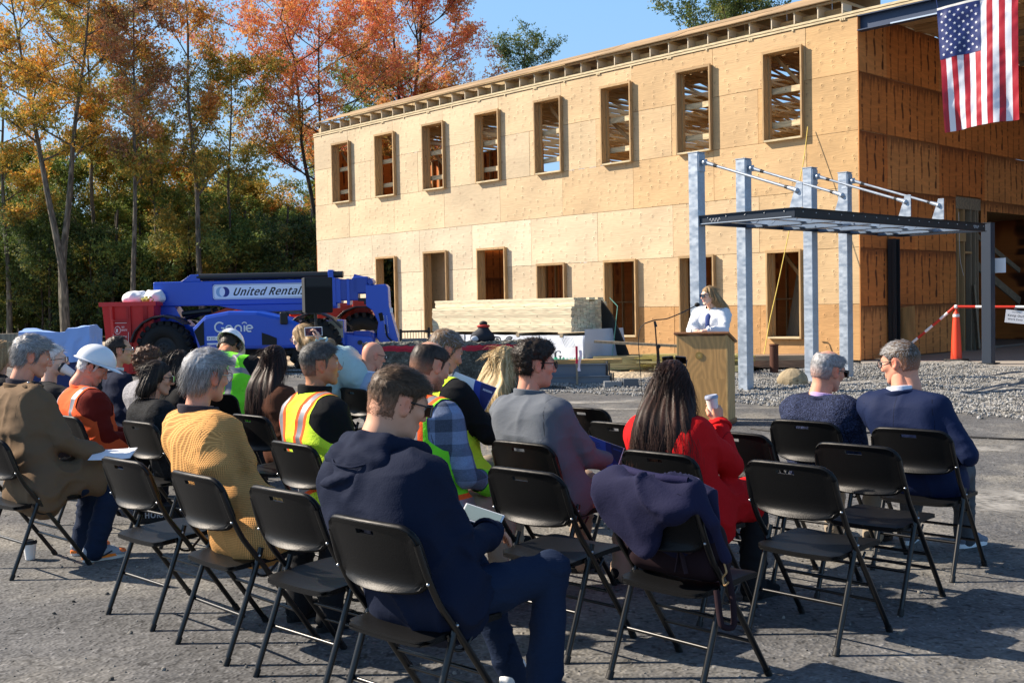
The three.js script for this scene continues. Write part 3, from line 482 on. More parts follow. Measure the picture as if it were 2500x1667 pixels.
// ---------------------------------------------------------------- people: signed distance bodies meshed by surface nets
const dA = (a) => V(...a);
function field(prims, cell) { // prims: {a,b,ra,rb,k} tapered capsule | {c,r:[x,y,z],q?,k} ellipsoid; neg: true carves
  const lo = V(1e9, 1e9, 1e9), hi = V(-1e9, -1e9, -1e9);
  const bb = (p) => { if (p.a) { const m = Math.max(p.ra, p.rb); return [V(Math.min(p.a.x, p.b.x) - m, Math.min(p.a.y, p.b.y) - m, Math.min(p.a.z, p.b.z) - m), V(Math.max(p.a.x, p.b.x) + m, Math.max(p.a.y, p.b.y) + m, Math.max(p.a.z, p.b.z) + m)]; } const m = p.q ? Math.max(...p.r) : 0; const r = p.q ? V(m, m, m) : V(...p.r); return [p.c.clone().sub(r), p.c.clone().add(r)]; };
  for (const p of prims) { p.bb = bb(p); if (!p.neg) { lo.min(p.bb[0]); hi.max(p.bb[1]); } }
  lo.subScalar(cell * 3); hi.addScalar(cell * 3);
  const n = [0, 1, 2].map((k) => Math.ceil((hi.getComponent(k) - lo.getComponent(k)) / cell) + 1), F = new Float32Array(n[0] * n[1] * n[2]).fill(1);
  for (const p of prims) {
    const k = p.k ?? 0.02, m = k + cell * 3, s = [0, 1, 2].map((e) => Math.max(0, Math.floor((p.bb[0].getComponent(e) - m - lo.getComponent(e)) / cell))), t = [0, 1, 2].map((e) => Math.min(n[e] - 1, Math.ceil((p.bb[1].getComponent(e) + m - lo.getComponent(e)) / cell)));
    let bx, by, bz, bl; if (p.a) { bx = p.b.x - p.a.x; by = p.b.y - p.a.y; bz = p.b.z - p.a.z; bl = bx * bx + by * by + bz * bz || 1e-9; }
    const iq = p.q ? new THREE.Matrix3().setFromMatrix4(new THREE.Matrix4().makeRotationFromEuler(new THREE.Euler(...p.q)).transpose()).elements : null, mr = p.c ? Math.min(...p.r) : 0;
    for (let z = s[2]; z <= t[2]; z++) for (let y = s[1]; y <= t[1]; y++) for (let x = s[0]; x <= t[0]; x++) {
      const X = lo.x + x * cell, Y = lo.y + y * cell, Z = lo.z + z * cell; let d;
      if (p.a) { const u = X - p.a.x, v = Y - p.a.y, w = Z - p.a.z; let h = (u * bx + v * by + w * bz) / bl; h = h < 0 ? 0 : h > 1 ? 1 : h; const e = u - bx * h, f = v - by * h, g = w - bz * h; d = Math.sqrt(e * e + f * f + g * g) - (p.ra + (p.rb - p.ra) * h); }
      else { let u = X - p.c.x, v = Y - p.c.y, w = Z - p.c.z; if (iq) { const a = u * iq[0] + v * iq[3] + w * iq[6], b = u * iq[1] + v * iq[4] + w * iq[7], c = u * iq[2] + v * iq[5] + w * iq[8]; u = a; v = b; w = c; } u /= p.r[0]; v /= p.r[1]; w /= p.r[2]; const k0 = Math.sqrt(u * u + v * v + w * w); const k1 = Math.sqrt((u / p.r[0]) ** 2 + (v / p.r[1]) ** 2 + (w / p.r[2]) ** 2) || 1e-9; d = k0 < 1e-4 ? -mr : k0 * (k0 - 1) / k1; }
      const i = x + n[0] * (y + n[1] * z), f0 = F[i];
      if (p.neg) { const h = Math.max(k - Math.abs(f0 + d), 0) / (k || 1); F[i] = Math.max(f0, -d) + h * h * k * 0.25; }
      else { const h = Math.max(k - Math.abs(f0 - d), 0) / (k || 1); F[i] = Math.min(f0, d) - h * h * k * 0.25; }
    }
  }
  return { F, n, lo, cell };
}
function nets({ F, n, lo, cell }) {
  const [nx, ny, nz] = n, idx = new Int32Array(nx * ny * nz).fill(-1), pos = [], tri = [], off = [0, 1, nx, nx + 1, nx * ny, nx * ny + 1, nx * ny + nx, nx * ny + nx + 1];
  const E = [[0, 1], [2, 3], [4, 5], [6, 7], [0, 2], [1, 3], [4, 6], [5, 7], [0, 4], [1, 5], [2, 6], [3, 7]];
  for (let z = 0; z < nz - 1; z++) for (let y = 0; y < ny - 1; y++) for (let x = 0; x < nx - 1; x++) {
    const i = x + nx * (y + ny * z); let m = 0; for (let k = 0; k < 8; k++) if (F[i + off[k]] < 0) m |= 1 << k; if (m === 0 || m === 255) continue;
    let sx = 0, sy = 0, sz = 0, c = 0; for (const [a, b] of E) { const A = F[i + off[a]], B = F[i + off[b]]; if ((A < 0) === (B < 0)) continue; const t = A / (A - B); sx += (a & 1) + ((b & 1) - (a & 1)) * t; sy += (a >> 1 & 1) + ((b >> 1 & 1) - (a >> 1 & 1)) * t; sz += (a >> 2) + ((b >> 2) - (a >> 2)) * t; c++; }
    idx[i] = pos.length / 3; pos.push(lo.x + (x + sx / c) * cell, lo.y + (y + sy / c) * cell, lo.z + (z + sz / c) * cell);
  }
  const st = [1, nx, nx * ny];
  for (let z = 1; z < nz - 1; z++) for (let y = 1; y < ny - 1; y++) for (let x = 1; x < nx - 1; x++) {
    const i = x + nx * (y + ny * z), a = F[i] < 0; for (let k = 0; k < 3; k++) { if (a === F[i + st[k]] < 0) continue; const u = st[(k + 1) % 3], v = st[(k + 2) % 3], q = [idx[i], idx[i - u], idx[i - u - v], idx[i - v]]; if (q.some((e) => e < 0)) continue; if (a) tri.push(q[0], q[1], q[2], q[0], q[2], q[3]); else tri.push(q[0], q[2], q[1], q[0], q[3], q[2]); }
  }
  const g = new THREE.BufferGeometry(); g.setAttribute('position', new THREE.Float32BufferAttribute(pos, 3)); g.setIndex(tri); g.computeVertexNormals(); return g;
}
const mesh = (prims, cell) => nets(field(prims, cell));
const cp = (a, b, ra, rb = ra, k = 0.02, o = {}) => ({ a: Array.isArray(a) ? dA(a) : a.clone(), b: Array.isArray(b) ? dA(b) : b.clone(), ra, rb, k, ...o });
const el = (c, r, k = 0.02, q = null, o = {}) => ({ c: Array.isArray(c) ? dA(c) : c.clone(), r, k, q, ...o });
function displace(g, f) { const p = g.attributes.position, n = g.attributes.normal; const v = V(0, 0, 0), m = V(0, 0, 0); for (let i = 0; i < p.count; i++) { v.fromBufferAttribute(p, i); m.fromBufferAttribute(n, i); const d = f(v, m); p.setXYZ(i, v.x + m.x * d, v.y + m.y * d, v.z + m.z * d); } g.computeVertexNormals(); return g; }
function colour(g, f) { const p = g.attributes.position, n = g.attributes.normal, a = new Float32Array(p.count * 3), v = V(0, 0, 0), m = V(0, 0, 0); for (let i = 0; i < p.count; i++) { v.fromBufferAttribute(p, i); m.fromBufferAttribute(n, i); a.set(f(v, m), i * 3); } g.setAttribute('color', new THREE.BufferAttribute(a, 3)); return g; }
function uvBy(g, f) { const p = g.attributes.position, a = new Float32Array(p.count * 2), v = V(0, 0, 0); for (let i = 0; i < p.count; i++) { v.fromBufferAttribute(p, i); a.set(f(v), i * 2); } g.setAttribute('uv', new THREE.BufferAttribute(a, 2)); return g; }
function cut(g, f) { // split a mesh along f = 0: [where f > 0, where f < 0], both with smooth normals kept
  const p = g.attributes.position, nn = g.attributes.normal, ix = g.index.array, out = [[], []], nor = [[], []], vals = new Float32Array(p.count), v = V(0, 0, 0);
  for (let i = 0; i < p.count; i++) { v.fromBufferAttribute(p, i); vals[i] = f(v); }
  const P3 = (i) => ({ p: [p.getX(i), p.getY(i), p.getZ(i)], n: [nn.getX(i), nn.getY(i), nn.getZ(i)], f: vals[i] });
  for (let t = 0; t < ix.length; t += 3) {
    const T = [P3(ix[t]), P3(ix[t + 1]), P3(ix[t + 2])];
    for (const s of [0, 1]) {
      const poly = []; for (let k = 0; k < 3; k++) { const A = T[k], B = T[(k + 1) % 3], ia = (A.f > 0) === (s === 0), ib = (B.f > 0) === (s === 0); if (ia) poly.push(A); if (ia !== ib) { const u = A.f / (A.f - B.f); poly.push({ p: A.p.map((q, e) => lerp(q, B.p[e], u)), n: A.n.map((q, e) => lerp(q, B.n[e], u)) }); } }
      for (let k = 1; k + 1 < poly.length; k++) for (const q of [poly[0], poly[k], poly[k + 1]]) { out[s].push(...q.p); nor[s].push(...q.n); }
    }
  }
  return out.map((o, s) => { const h = new THREE.BufferGeometry(); h.setAttribute('position', new THREE.Float32BufferAttribute(o, 3)); h.setAttribute('normal', new THREE.Float32BufferAttribute(nor[s], 3)); return mergeVertices(h, 1e-5); });
}
// ---- heads (local: origin between the ears, face towards -z)
function headPrims(o) {
  const w = o.fem ? 0.94 : 1, j = o.jaw ?? 1;
  return [
    el([0, 0.030, 0.012], [0.077 * w, 0.088, 0.098], 0.02), el([0, -0.02, -0.032], [0.061 * w, 0.082, 0.062], 0.03), el([0, -0.012, 0.045], [0.062 * w, 0.062, 0.055], 0.03),
    cp([0.046 * w, -0.052, -0.005], [0.022, -0.092, -0.062], 0.020 * j, 0.018, 0.03), cp([-0.046 * w, -0.052, -0.005], [-0.022, -0.092, -0.062], 0.020 * j, 0.018, 0.03), el([0, -0.100, -0.070], [0.022 * j, 0.016, 0.016], 0.02),
    cp([-0.034, 0.026, -0.080], [0.034, 0.026, -0.080], 0.013, 0.013, 0.02), cp([0, 0.014, -0.088], [0, -0.026, -0.110], 0.008, 0.0125, 0.012), el([0.011, -0.030, -0.098], [0.0085, 0.008, 0.010], 0.008), el([-0.011, -0.030, -0.098], [0.0085, 0.008, 0.010], 0.008),
    el([0.042 * w, -0.018, -0.062], [0.022, 0.020, 0.022], 0.02), el([-0.042 * w, -0.018, -0.062], [0.022, 0.020, 0.022], 0.02),
    el([0.031, 0.006, -0.096], [0.016, 0.009, 0.012], 0.012, null, { neg: true }), el([-0.031, 0.006, -0.096], [0.016, 0.009, 0.012], 0.012, null, { neg: true }),
    cp([-0.017, -0.058, -0.088], [0.017, -0.058, -0.088], 0.0075, 0.0075, 0.008), cp([-0.015, -0.069, -0.087], [0.015, -0.069, -0.087], 0.008, 0.008, 0.006), cp([-0.02, -0.0632, -0.101], [0.02, -0.0632, -0.101], 0.0035, 0.0035, 0.006, { neg: true }),
    ...[-1, 1].flatMap((s) => [el([s * 0.080 * w, -0.004, 0.012], [0.0095, 0.034, 0.021], 0.008, [0.12, s * -0.42, 0]), el([s * 0.089 * w, -0.002, 0.004], [0.006, 0.021, 0.011], 0.006, [0.12, s * -0.42, 0], { neg: true }), el([s * 0.078 * w, -0.028, 0.006], [0.008, 0.011, 0.011], 0.008)]),
    cp([0, -0.04, 0.028], [0, -0.15, 0.040], 0.052 * (o.neck ?? 1) * w, 0.056 * (o.neck ?? 1) * w, 0.03), ...(o.chubby ? [el([0, -0.085, -0.02], [0.055, 0.035, 0.05], 0.03)] : []),
  ];
}
function skinColour(base, o) {
  const c = new THREE.Color(base), lip = o.fem ? [0.42, 0.12, 0.11] : null;
  return (v) => {
    const x = Math.abs(v.x), n = n3(v.x * 60, v.y * 60, v.z * 60) * 0.05 + n3(v.x * 18, v.y * 18, v.z * 18) * 0.06; let r = c.r * (1 + n), g = c.g * (1 + n), b = c.b * (1 + n);
    const ear = sstep(0.070, 0.084, x) * sstep(0.05, 0.02, Math.abs(v.y)), nose = sstep(0.022, 0.006, x) * sstep(-0.09, -0.104, v.z), cheek = sstep(0.030, 0, Math.hypot(x - 0.042, v.y + 0.022)) * sstep(-0.03, -0.06, v.z), red = Math.max(ear * 0.8, nose * 0.55, cheek * 0.5);
    r *= 1 + red * 0.10; g *= 1 - red * 0.22; b *= 1 - red * 0.26;
    const lp = sstep(0.022, 0.016, x) * sstep(0.0125, 0.008, Math.abs(v.y + 0.0635)) * sstep(-0.08, -0.09, v.z); if (lp) { const L = lip || [c.r * 0.72, c.g * 0.48, c.b * 0.48]; r = lerp(r, L[0], lp * 0.8); g = lerp(g, L[1], lp * 0.8); b = lerp(b, L[2], lp * 0.8); }
    const br = sstep(0.010, 0.006, Math.abs(v.y - 0.028 - (x - 0.03) * 0.1)) * sstep(0.012, 0.017, x) * sstep(0.055, 0.048, x) * sstep(-0.06, -0.075, v.z) * (0.6 + 0.4 * n3(v.x * 400, v.y * 90, 1)); const H = o.brow || [0.05, 0.03, 0.02]; if (br > 0) { r = lerp(r, H[0], br * 0.85); g = lerp(g, H[1], br * 0.85); b = lerp(b, H[2], br * 0.85); }
    if (o.stubble) { const s = sstep(-0.035, -0.06, v.y) * sstep(0.02, -0.02, v.z) * (1 - lp) * sstep(-0.13, -0.105, v.y) * o.stubble * (0.7 + 0.3 * n3(v.x * 300, v.y * 300, v.z * 300)); r = lerp(r, H[0] * 1.6, s); g = lerp(g, H[1] * 1.6, s); b = lerp(b, H[2] * 1.6, s); }
    return [r, g, b];
  };
}
const headCache = new Map();
function headGeo(o, cell) {
  const key = [o.fem, o.jaw, o.neck, o.chubby, cell].join(); if (!headCache.has(key)) headCache.set(key, mesh(headPrims(o), cell)); return headCache.get(key).clone();
}
// ---- hands: palm along -z from the wrist, thumb on +x side (right hand when palm faces down is mirrored)
const handCache = new Map();
function handGeo(curl, cell = 0.0042) {
  const key = curl + ',' + cell; if (handCache.has(key)) return handCache.get(key).clone();
  const pr = [cp([0, 0, 0.03], [0, 0, -0.01], 0.024, 0.023, 0.02), cp([-0.022, 0, -0.015], [-0.026, 0, -0.075], 0.0125, 0.0125, 0.02), cp([0.018, 0, -0.02], [0.024, 0, -0.078], 0.0135, 0.0125, 0.02), cp([0, 0, -0.02], [0, 0.001, -0.08], 0.0135, 0.0125, 0.02)];
  [[0.027, 0.070], [0.009, 0.078], [-0.010, 0.073], [-0.027, 0.058]].forEach(([x, L], i) => { let p = V(x, 0, -0.080), a = curl * 0.55 + i * 0.04, sp = x * 1.4; const seg = [L * 0.46, L * 0.31, L * 0.25], r = [0.0092, 0.0084, 0.0077, 0.0068]; for (let k = 0; k < 3; k++) { const d = V(sp, -Math.sin(a), -Math.cos(a)).normalize(), q = p.clone().addScaledVector(d, seg[k]); pr.push(cp(p, q, r[k], r[k + 1], 0.005)); p = q; a += curl * 0.7; } });
  { let p = V(0.026, -0.004, -0.022), q = V(0.050, -0.014, -0.048), e = V(0.058 - curl * 0.012, -0.024 - curl * 0.006, -0.074), f = V(0.056 - curl * 0.022, -0.030 - curl * 0.010, -0.096); pr.push(cp(p, q, 0.014, 0.011, 0.012), cp(q, e, 0.0105, 0.0092, 0.005), cp(e, f, 0.009, 0.0075, 0.005)); }
  const g = mesh(pr, cell); handCache.set(key, g); return g.clone();
}
// ---- hair made from the skin of the head: pushed out where hair grows
function hairCap(geo, o, mat, parent, N) { // o.line(v) > 0 where hair grows, o.thick(v) metres
  const g = geo.clone(); displace(g, (v) => { const s = o.line(v); if (s <= 0) return -0.003; return sstep(0, 0.016, s) * (o.thick(v) + (o.rough ?? 0.003) * (n3(v.x * o.fx, v.y * o.fy, v.z * o.fz + 5) + 0.5 * n3(v.x * o.fx * 2.3, v.y * o.fy * 2.3, v.z * o.fz * 2.3))); });
  const [keep] = cut(g, (v) => o.line(v)); const C = o.col;
  colour(keep, (v) => { const t = n3(v.x * o.fx * 2, v.y * o.fy * 1.4, v.z * o.fz * 2) * 0.5 + 0.5, q = R() * 0.25; const k = clamp(t + q, 0, 1), fd = o.fade ? sstep(0.035, -0.05, v.y) * 0.55 : 0; return [0, 1, 2].map((e) => lerp(lerp(C[0][e], C[1][e], k), o.fade ? o.fade[e] : 0, fd)); });
  const h = part('hair', keep, mat, parent); return h;
}
const seamCache = new Map();
function seamOf(m) { if (!seamCache.has(m)) { const c = m.clone(); c.color.multiplyScalar(0.45); seamCache.set(m, c); } return seamCache.get(m); }
function strands(geo, n, len, wid, flow, C, mat, parent, keepIf = () => true, lift = 0.35, lenAt = () => 1) {
  const p = geo.attributes.position, nn = geo.attributes.normal, ix = geo.index.array, pos = [], nor = [], col = [], a = V(0, 0, 0), m = V(0, 0, 0);
  for (let i = 0, guard = 0; i < n && guard < n * 20; guard++) {
    const q = ix[Math.floor(R() * ix.length)]; a.fromBufferAttribute(p, q); if (!keepIf(a)) continue; i++; m.fromBufferAttribute(nn, q);
    a.add(V(rr(-1, 1), rr(-1, 1), rr(-1, 1)).multiplyScalar(0.003)); const f = flow(a.clone(), m).addScaledVector(m, lift * rr(0.2, 1.4)).add(V(rr(-1, 1), rr(-1, 1), rr(-1, 1)).multiplyScalar(0.22)).normalize(), s = f.clone().cross(m).normalize(), L = len * rr(0.5, 1.3) * lenAt(a), w = wid * rr(0.6, 1.3), k = R(), c = [0, 1, 2].map((e) => lerp(C[0][e], C[1][e], k));
    let b0 = a.clone(), w0 = w; const dirs = [f, f.clone().addScaledVector(m, -lift * 0.7).normalize(), flow(a.clone(), m).addScaledVector(m, -0.15).normalize()];
    for (let e = 0; e < 3; e++) { const b1 = b0.clone().addScaledVector(dirs[e], L / 3), w1 = e === 2 ? 0.0002 : w * (1 - (e + 1) / 4); const A = b0.clone().addScaledVector(s, -w0), B = b0.clone().addScaledVector(s, w0), D = b1.clone().addScaledVector(s, w1), F = b1.clone().addScaledVector(s, -w1); for (const t of [A, B, D, A, D, F]) { pos.push(t.x, t.y, t.z); nor.push(m.x, m.y, m.z); col.push(...c); } b0 = b1; w0 = w1; }
  }
  const g = new THREE.BufferGeometry(); g.setAttribute('position', new THREE.Float32BufferAttribute(pos, 3)); g.setAttribute('normal', new THREE.Float32BufferAttribute(nor, 3)); g.setAttribute('color', new THREE.Float32BufferAttribute(col, 3));
  const h = part('hair_strands', g, mat, parent); h.userData.kind = 'stuff'; return h;
}
const hairM = P(0xffffff, 0.5, { vertexColors: true, side: THREE.DoubleSide, sheen: 0.3, sheenRoughness: 0.4, specularIntensity: 0.5 }), longHairM = P(0xffffff, 0.5, { vertexColors: true, side: THREE.DoubleSide, specularIntensity: 0.35 });
const skinM = P(0xffffff, 0.52, { vertexColors: true, specularIntensity: 0.45, sheen: 0.15, sheenRoughness: 0.5, sheenColor: new THREE.Color(0.8, 0.4, 0.3) });
const glassDark = P(0x0a0a0c, 0.12, { clearcoat: 1 }), lensM = P(0xeef2f5, 0.05, { transmission: 0.9, thickness: 0 }), frameM = P(0x111112, 0.35);
// ---- cloth materials with woven or knitted relief (uv in metres)
const fabB = dataTex(256, 256, (u, v) => 0.5 + pn(u * 90, v * 90, 90, 90, 3) * 0.3 + pn(u * 30, v * 30, 30, 30, 4) * 0.25, false);
const waffleB = dataTex(128, 128, (u, v) => { const a = Math.abs(Math.sin(u * 6.283 * 4)), b = Math.abs(Math.sin(v * 6.283 * 4)); return 0.25 + 0.6 * Math.max(Math.pow(a, 3), Math.pow(b, 3) * 0.8) * (0.8 + 0.2 * pn(u * 16, v * 16, 16, 16, 2)); }, false);
const waffleC = dataTex(128, 128, (u, v) => { const a = Math.abs(Math.sin(u * 6.283 * 4)), b = Math.abs(Math.sin(v * 6.283 * 4)); const s = 0.70 + 0.30 * Math.max(Math.pow(a, 3), Math.pow(b, 3) * 0.8); return [s, s * 0.99, s * 0.97]; });
const heatherC = dataTex(256, 256, (u, v) => { const s = 0.72 + pn(u * 100, v * 100, 100, 100, 3) * 0.32 + pn(u * 50, v * 50, 50, 50, 4) * 0.1; return [s, s, s * 1.02]; });
const ribB = dataTex(64, 64, (u) => Math.abs(Math.sin(u * 6.283 * 4)), false);
const plaidC = dataTex(256, 256, (u, v) => { const a = (u * 2) % 1 < 0.5, b = (v * 2) % 1 < 0.5, s = (a ? 0.14 : 0) + (b ? 0.14 : 0) + 0.34 + pn(u * 120, v * 120, 120, 120, 2) * 0.05; return [s * 0.82, s * 0.92, s * 1.12]; });
const C3 = (r, g, b) => new THREE.Color(r, g, b);
const cloth = (c, o = {}) => P(c, 0.85, { bumpMap: fabB, bumpScale: 0.0008, sheen: 0.25, sheenRoughness: 0.6, specularIntensity: 0.25, side: THREE.DoubleSide, ...o });
const CL = {
  brown: cloth(C3(0.16, 0.105, 0.062)), navy: cloth(C3(0.009, 0.014, 0.036)), hood: cloth(C3(0.009, 0.014, 0.034), { bumpScale: 0.0007, sheen: 0.08 }), black: cloth(C3(0.009, 0.010, 0.012)), mustard: cloth(C3(0.82, 0.43, 0.15), { map: waffleC, bumpMap: waffleB, bumpScale: 0.004, sheen: 0.5 }), maroon: cloth(C3(0.17, 0.016, 0.010)),
  heather: cloth(C3(0.05, 0.066, 0.135), { map: heatherC, bumpScale: 0.004 }), suit: cloth(C3(0.009, 0.017, 0.056), { bumpScale: 0.0006, roughness: 0.7 }), paleSuit: cloth(C3(0.36, 0.46, 0.62), { bumpScale: 0.0006 }), grey: cloth(C3(0.125, 0.14, 0.165)), red: cloth(C3(0.56, 0.010, 0.012), { sheen: 0.5 }), aqua: cloth(C3(0.44, 0.60, 0.60)), white: cloth(C3(0.72, 0.74, 0.78)), knit: cloth(C3(0.62, 0.62, 0.64), { map: heatherC, bumpMap: waffleB, bumpScale: 0.004 }),
  charcoal: cloth(C3(0.025, 0.028, 0.032), { map: heatherC }), plaid: cloth(0xffffff, { map: plaidC }), jeans: cloth(C3(0.013, 0.023, 0.052), { bumpScale: 0.0016 }), khaki: cloth(C3(0.36, 0.26, 0.19)), slacks: cloth(C3(0.085, 0.09, 0.10)), dark: cloth(C3(0.018, 0.019, 0.022)), tan: cloth(C3(0.30, 0.25, 0.19)), lilac: cloth(C3(0.50, 0.36, 0.66)), shirt: cloth(C3(0.72, 0.74, 0.85)), fleece: cloth(C3(0.045, 0.04, 0.05)), brownJ: cloth(C3(0.09, 0.035, 0.02)), blueTop: cloth(C3(0.05, 0.075, 0.22)),
  lime: cloth(C3(0.21, 0.84, 0.035), { specularIntensity: 0.4, bumpScale: 0.002 }), yellow: cloth(C3(0.62, 0.88, 0.05), { specularIntensity: 0.4, bumpScale: 0.002 }), orange: cloth(C3(0.90, 0.125, 0.03), { specularIntensity: 0.4 }), trim: cloth(C3(0.92, 0.13, 0.03)), reflect: P(C3(0.24, 0.24, 0.26), 0.4, { metalness: 0.2, side: THREE.DoubleSide }),
};
const SKIN = { pale: 0xe3b39a, mid: 0xd6a083, ruddy: 0xd89a80, light: 0xe8c0a8, tan: 0xc08868 };
const HAIR = { dark: [[0.012, 0.009, 0.008], [0.05, 0.036, 0.028]], brown: [[0.035, 0.022, 0.013], [0.12, 0.075, 0.045]], lightBrown: [[0.07, 0.045, 0.025], [0.20, 0.13, 0.075]], grey: [[0.11, 0.11, 0.115], [0.46, 0.46, 0.47]], white: [[0.40, 0.39, 0.37], [0.78, 0.77, 0.74]], pepper: [[0.022, 0.021, 0.020], [0.13, 0.127, 0.122]], blonde: [[0.34, 0.23, 0.10], [0.74, 0.58, 0.33]], ash: [[0.22, 0.14, 0.07], [0.52, 0.36, 0.19]], black: [[0.006, 0.005, 0.005], [0.032, 0.024, 0.020]], blackRed: [[0.010, 0.006, 0.005], [0.06, 0.026, 0.018]], curly: [[0.035, 0.018, 0.010], [0.16, 0.075, 0.04]] };
const zf = (y, fr) => y > 0.066 ? fr : y > 0.03 ? lerp(-0.036, Math.max(fr, -0.086), (y - 0.03) / 0.036) : y > -0.022 ? lerp(-0.022, -0.036, (y + 0.022) / 0.052) : lerp(0.036, -0.022, clamp((y + 0.03) / 0.008, 0, 1));
const LINES = { // hairlines in head space, positive where hair grows
  short: (v) => Math.min(v.z - zf(v.y, -0.2), v.y + 0.058, Math.abs(v.x) > 0.070 && Math.abs(v.y + 0.006) < 0.036 && v.z < 0.040 && v.z > -0.014 ? -0.01 : 1),
  bob: (v) => Math.min(v.z - zf(v.y, -0.2), v.y + 0.12),
  receding: (v) => Math.min(LINES.short(v), v.z + 0.030 + Math.max(0, 0.056 - v.y) * 2 + (Math.abs(v.x) < 0.03 ? 0.02 : 0)),
  crown: (v) => Math.min(LINES.short(v), (Math.hypot(v.x * 1.05, (v.z - 0.012) * 0.62, Math.max(0, 0.118 - v.y) * 1.2) - 0.050)),
  top: (v) => Math.min(LINES.short(v), (Math.hypot(v.x * 1.05, (v.z + 0.02) * 0.45, Math.max(0, 0.118 - v.y) * 1.1) - 0.046)),
};
const BOX1 = (w, h, d, r) => new RoundedBoxGeometry(w, h, d, 3, r);
function longHair(rows, o, parent, pose, mat = longHairM) { // rows: [y, z, half width, radius]
  const h0 = o, pr = [el([0, 0.034, 0.016], [0.088, 0.094, 0.106], 0.02)];
  rows.forEach(([y, z, hw, r]) => { z = lerp(z, Math.max(z, o.back(Math.min(y, -0.2)) - r * 0.35), sstep(-0.03, -0.22, y)); pr.push(cp([-hw, y, z], [hw, y, z], r, r, 0.05)); });
  const g = mesh(pr, o.cell || 0.0075), fx = o.fx || 55, amp = o.amp ?? 0.006;
  displace(g, (v) => { const a = Math.atan2(v.x, v.z + 0.02) * 0.13, wv = (o.wave || 0) * Math.sin(v.y * 34 + a * 30); return amp * (n3(a * fx + wv, v.y * 3.2, 1 + (o.seed || 0)) + 0.6 * n3(a * fx * 2.4 + wv, v.y * 5, 4)) + 0.004 * n3(v.x * 12, v.y * 8, v.z * 12); });
  const [keep] = cut(g, (v) => Math.max(v.z - zf(v.y, -0.078) + (v.y < 0.0 ? 0.03 : 0.004), o.open ? -1 : v.z - 0.0));
  colour(keep, (v) => { const a = Math.atan2(v.x, v.z + 0.02) * 0.13, t = clamp(0.5 + 0.55 * n3(a * fx * 1.7, v.y * 2.4, 9) + 0.3 * n3(a * 190, v.y * 4, 3) + (R() - 0.5) * 0.15, 0, 1); return [0, 1, 2].map((e) => lerp(o.col[0][e], o.col[1][e], t * t)); });
  const h = part('hair', keep, mat, parent); pose(h);
  const st = strands(keep, o.n || 900, o.len || 0.12, o.wid || 0.0016, (p) => V(n3(p.x * 20, p.y * 9, 2) * (0.15 + (o.wave || 0) * 0.3), p.y > 0.06 ? -0.25 : -1, p.y > 0.03 ? 0.8 : 0.12), o.col, mat, parent, (p) => p.z > -0.02, o.lift ?? 0.22); pose(st);
}
function ring(r0, r1, h, t, gap = 0) { // a standing collar, open at the front by gap radians
  const pts = [[r0, 0], [r1, h], [r1 + t * 0.6, h + t * 0.4], [r1 + t, h - 0.002], [r0 + t * 1.4, -0.004]].map(([a, b]) => new THREE.Vector2(a, b));
  return new THREE.LatheGeometry(pts, 32, Math.PI + gap / 2, 2 * Math.PI - gap);
}
function glasses(parent, pose, dark, rim = frameM) {
  const g = grp(dark ? 'sunglasses' : 'glasses', parent); pose(g);
  for (const s of [-1, 1]) {
    part('temple', [bar([s * 0.072, 0.014, -0.088], [s * 0.080, 0.012, 0.0], 0.0026, 0.0026, 6), bar([s * 0.080, 0.012, 0.0], [s * 0.079, -0.006, 0.03], 0.0026, 0.002, 6)], rim, g);
    if (dark) part('lens', rbox(0.060, 0.046, 0.010, 0.0045, s * 0.035, 0.004, -0.106, 0.08, s * -0.16, 0), dark === true ? glassDark : dark, g);
    else { part('rim', new THREE.TorusGeometry(0.026, 0.0026, 6, 28).scale(1, 0.8, 1).rotateY(s * -0.14).translate(s * 0.034, 0.004, -0.108), rim, g); part('lens', new THREE.CircleGeometry(0.025, 24).scale(1, 0.8, 1).rotateY(s * -0.14).translate(s * 0.034, 0.004, -0.109), lensM, g); }
  }
  part('bridge', bar([-0.009, 0.010, -0.112], [0.009, 0.010, -0.112], 0.0026, 0.0026, 6), rim, g); return g;
}
function hardHat(parent, pose, mat) {
  const g = grp('hard_hat', parent); pose(g);
  const d = new THREE.SphereGeometry(1, 40, 20, 0, Math.PI * 2, 0, Math.PI / 2); bend(d, (v) => { const rd = Math.exp(-Math.pow(v.x / 0.16, 2)) * 0.05 * sstep(0.05, 0.4, v.y); v.set(v.x * 0.112 * (1 + rd), v.y * 0.118 * (1 + rd), v.z * 0.142); });
  part('shell', d, mat, g);
  const b = new THREE.RingGeometry(0.98, 1.14, 48, 3).rotateX(-Math.PI / 2); bend(b, (v) => { const r = Math.hypot(v.x, v.z), f = sstep(0.2, 1, -v.z / r), e = (r - 0.98) / 0.16; v.set(v.x / r * (0.110 + e * 0.016), -0.001 - e * (0.010 + f * 0.012), v.z / r * (0.140 + e * (0.018 + 0.05 * f))); });
  const b2 = b.clone().translate(0, -0.004, 0); part('brim', [b, b2], mat, g);
  part('suspension', new THREE.CylinderGeometry(0.093, 0.085, 0.045, 28, 1, true).scale(0.9, 1, 1.16).translate(0, -0.028, 0.012), CL.black, g); return g;
}
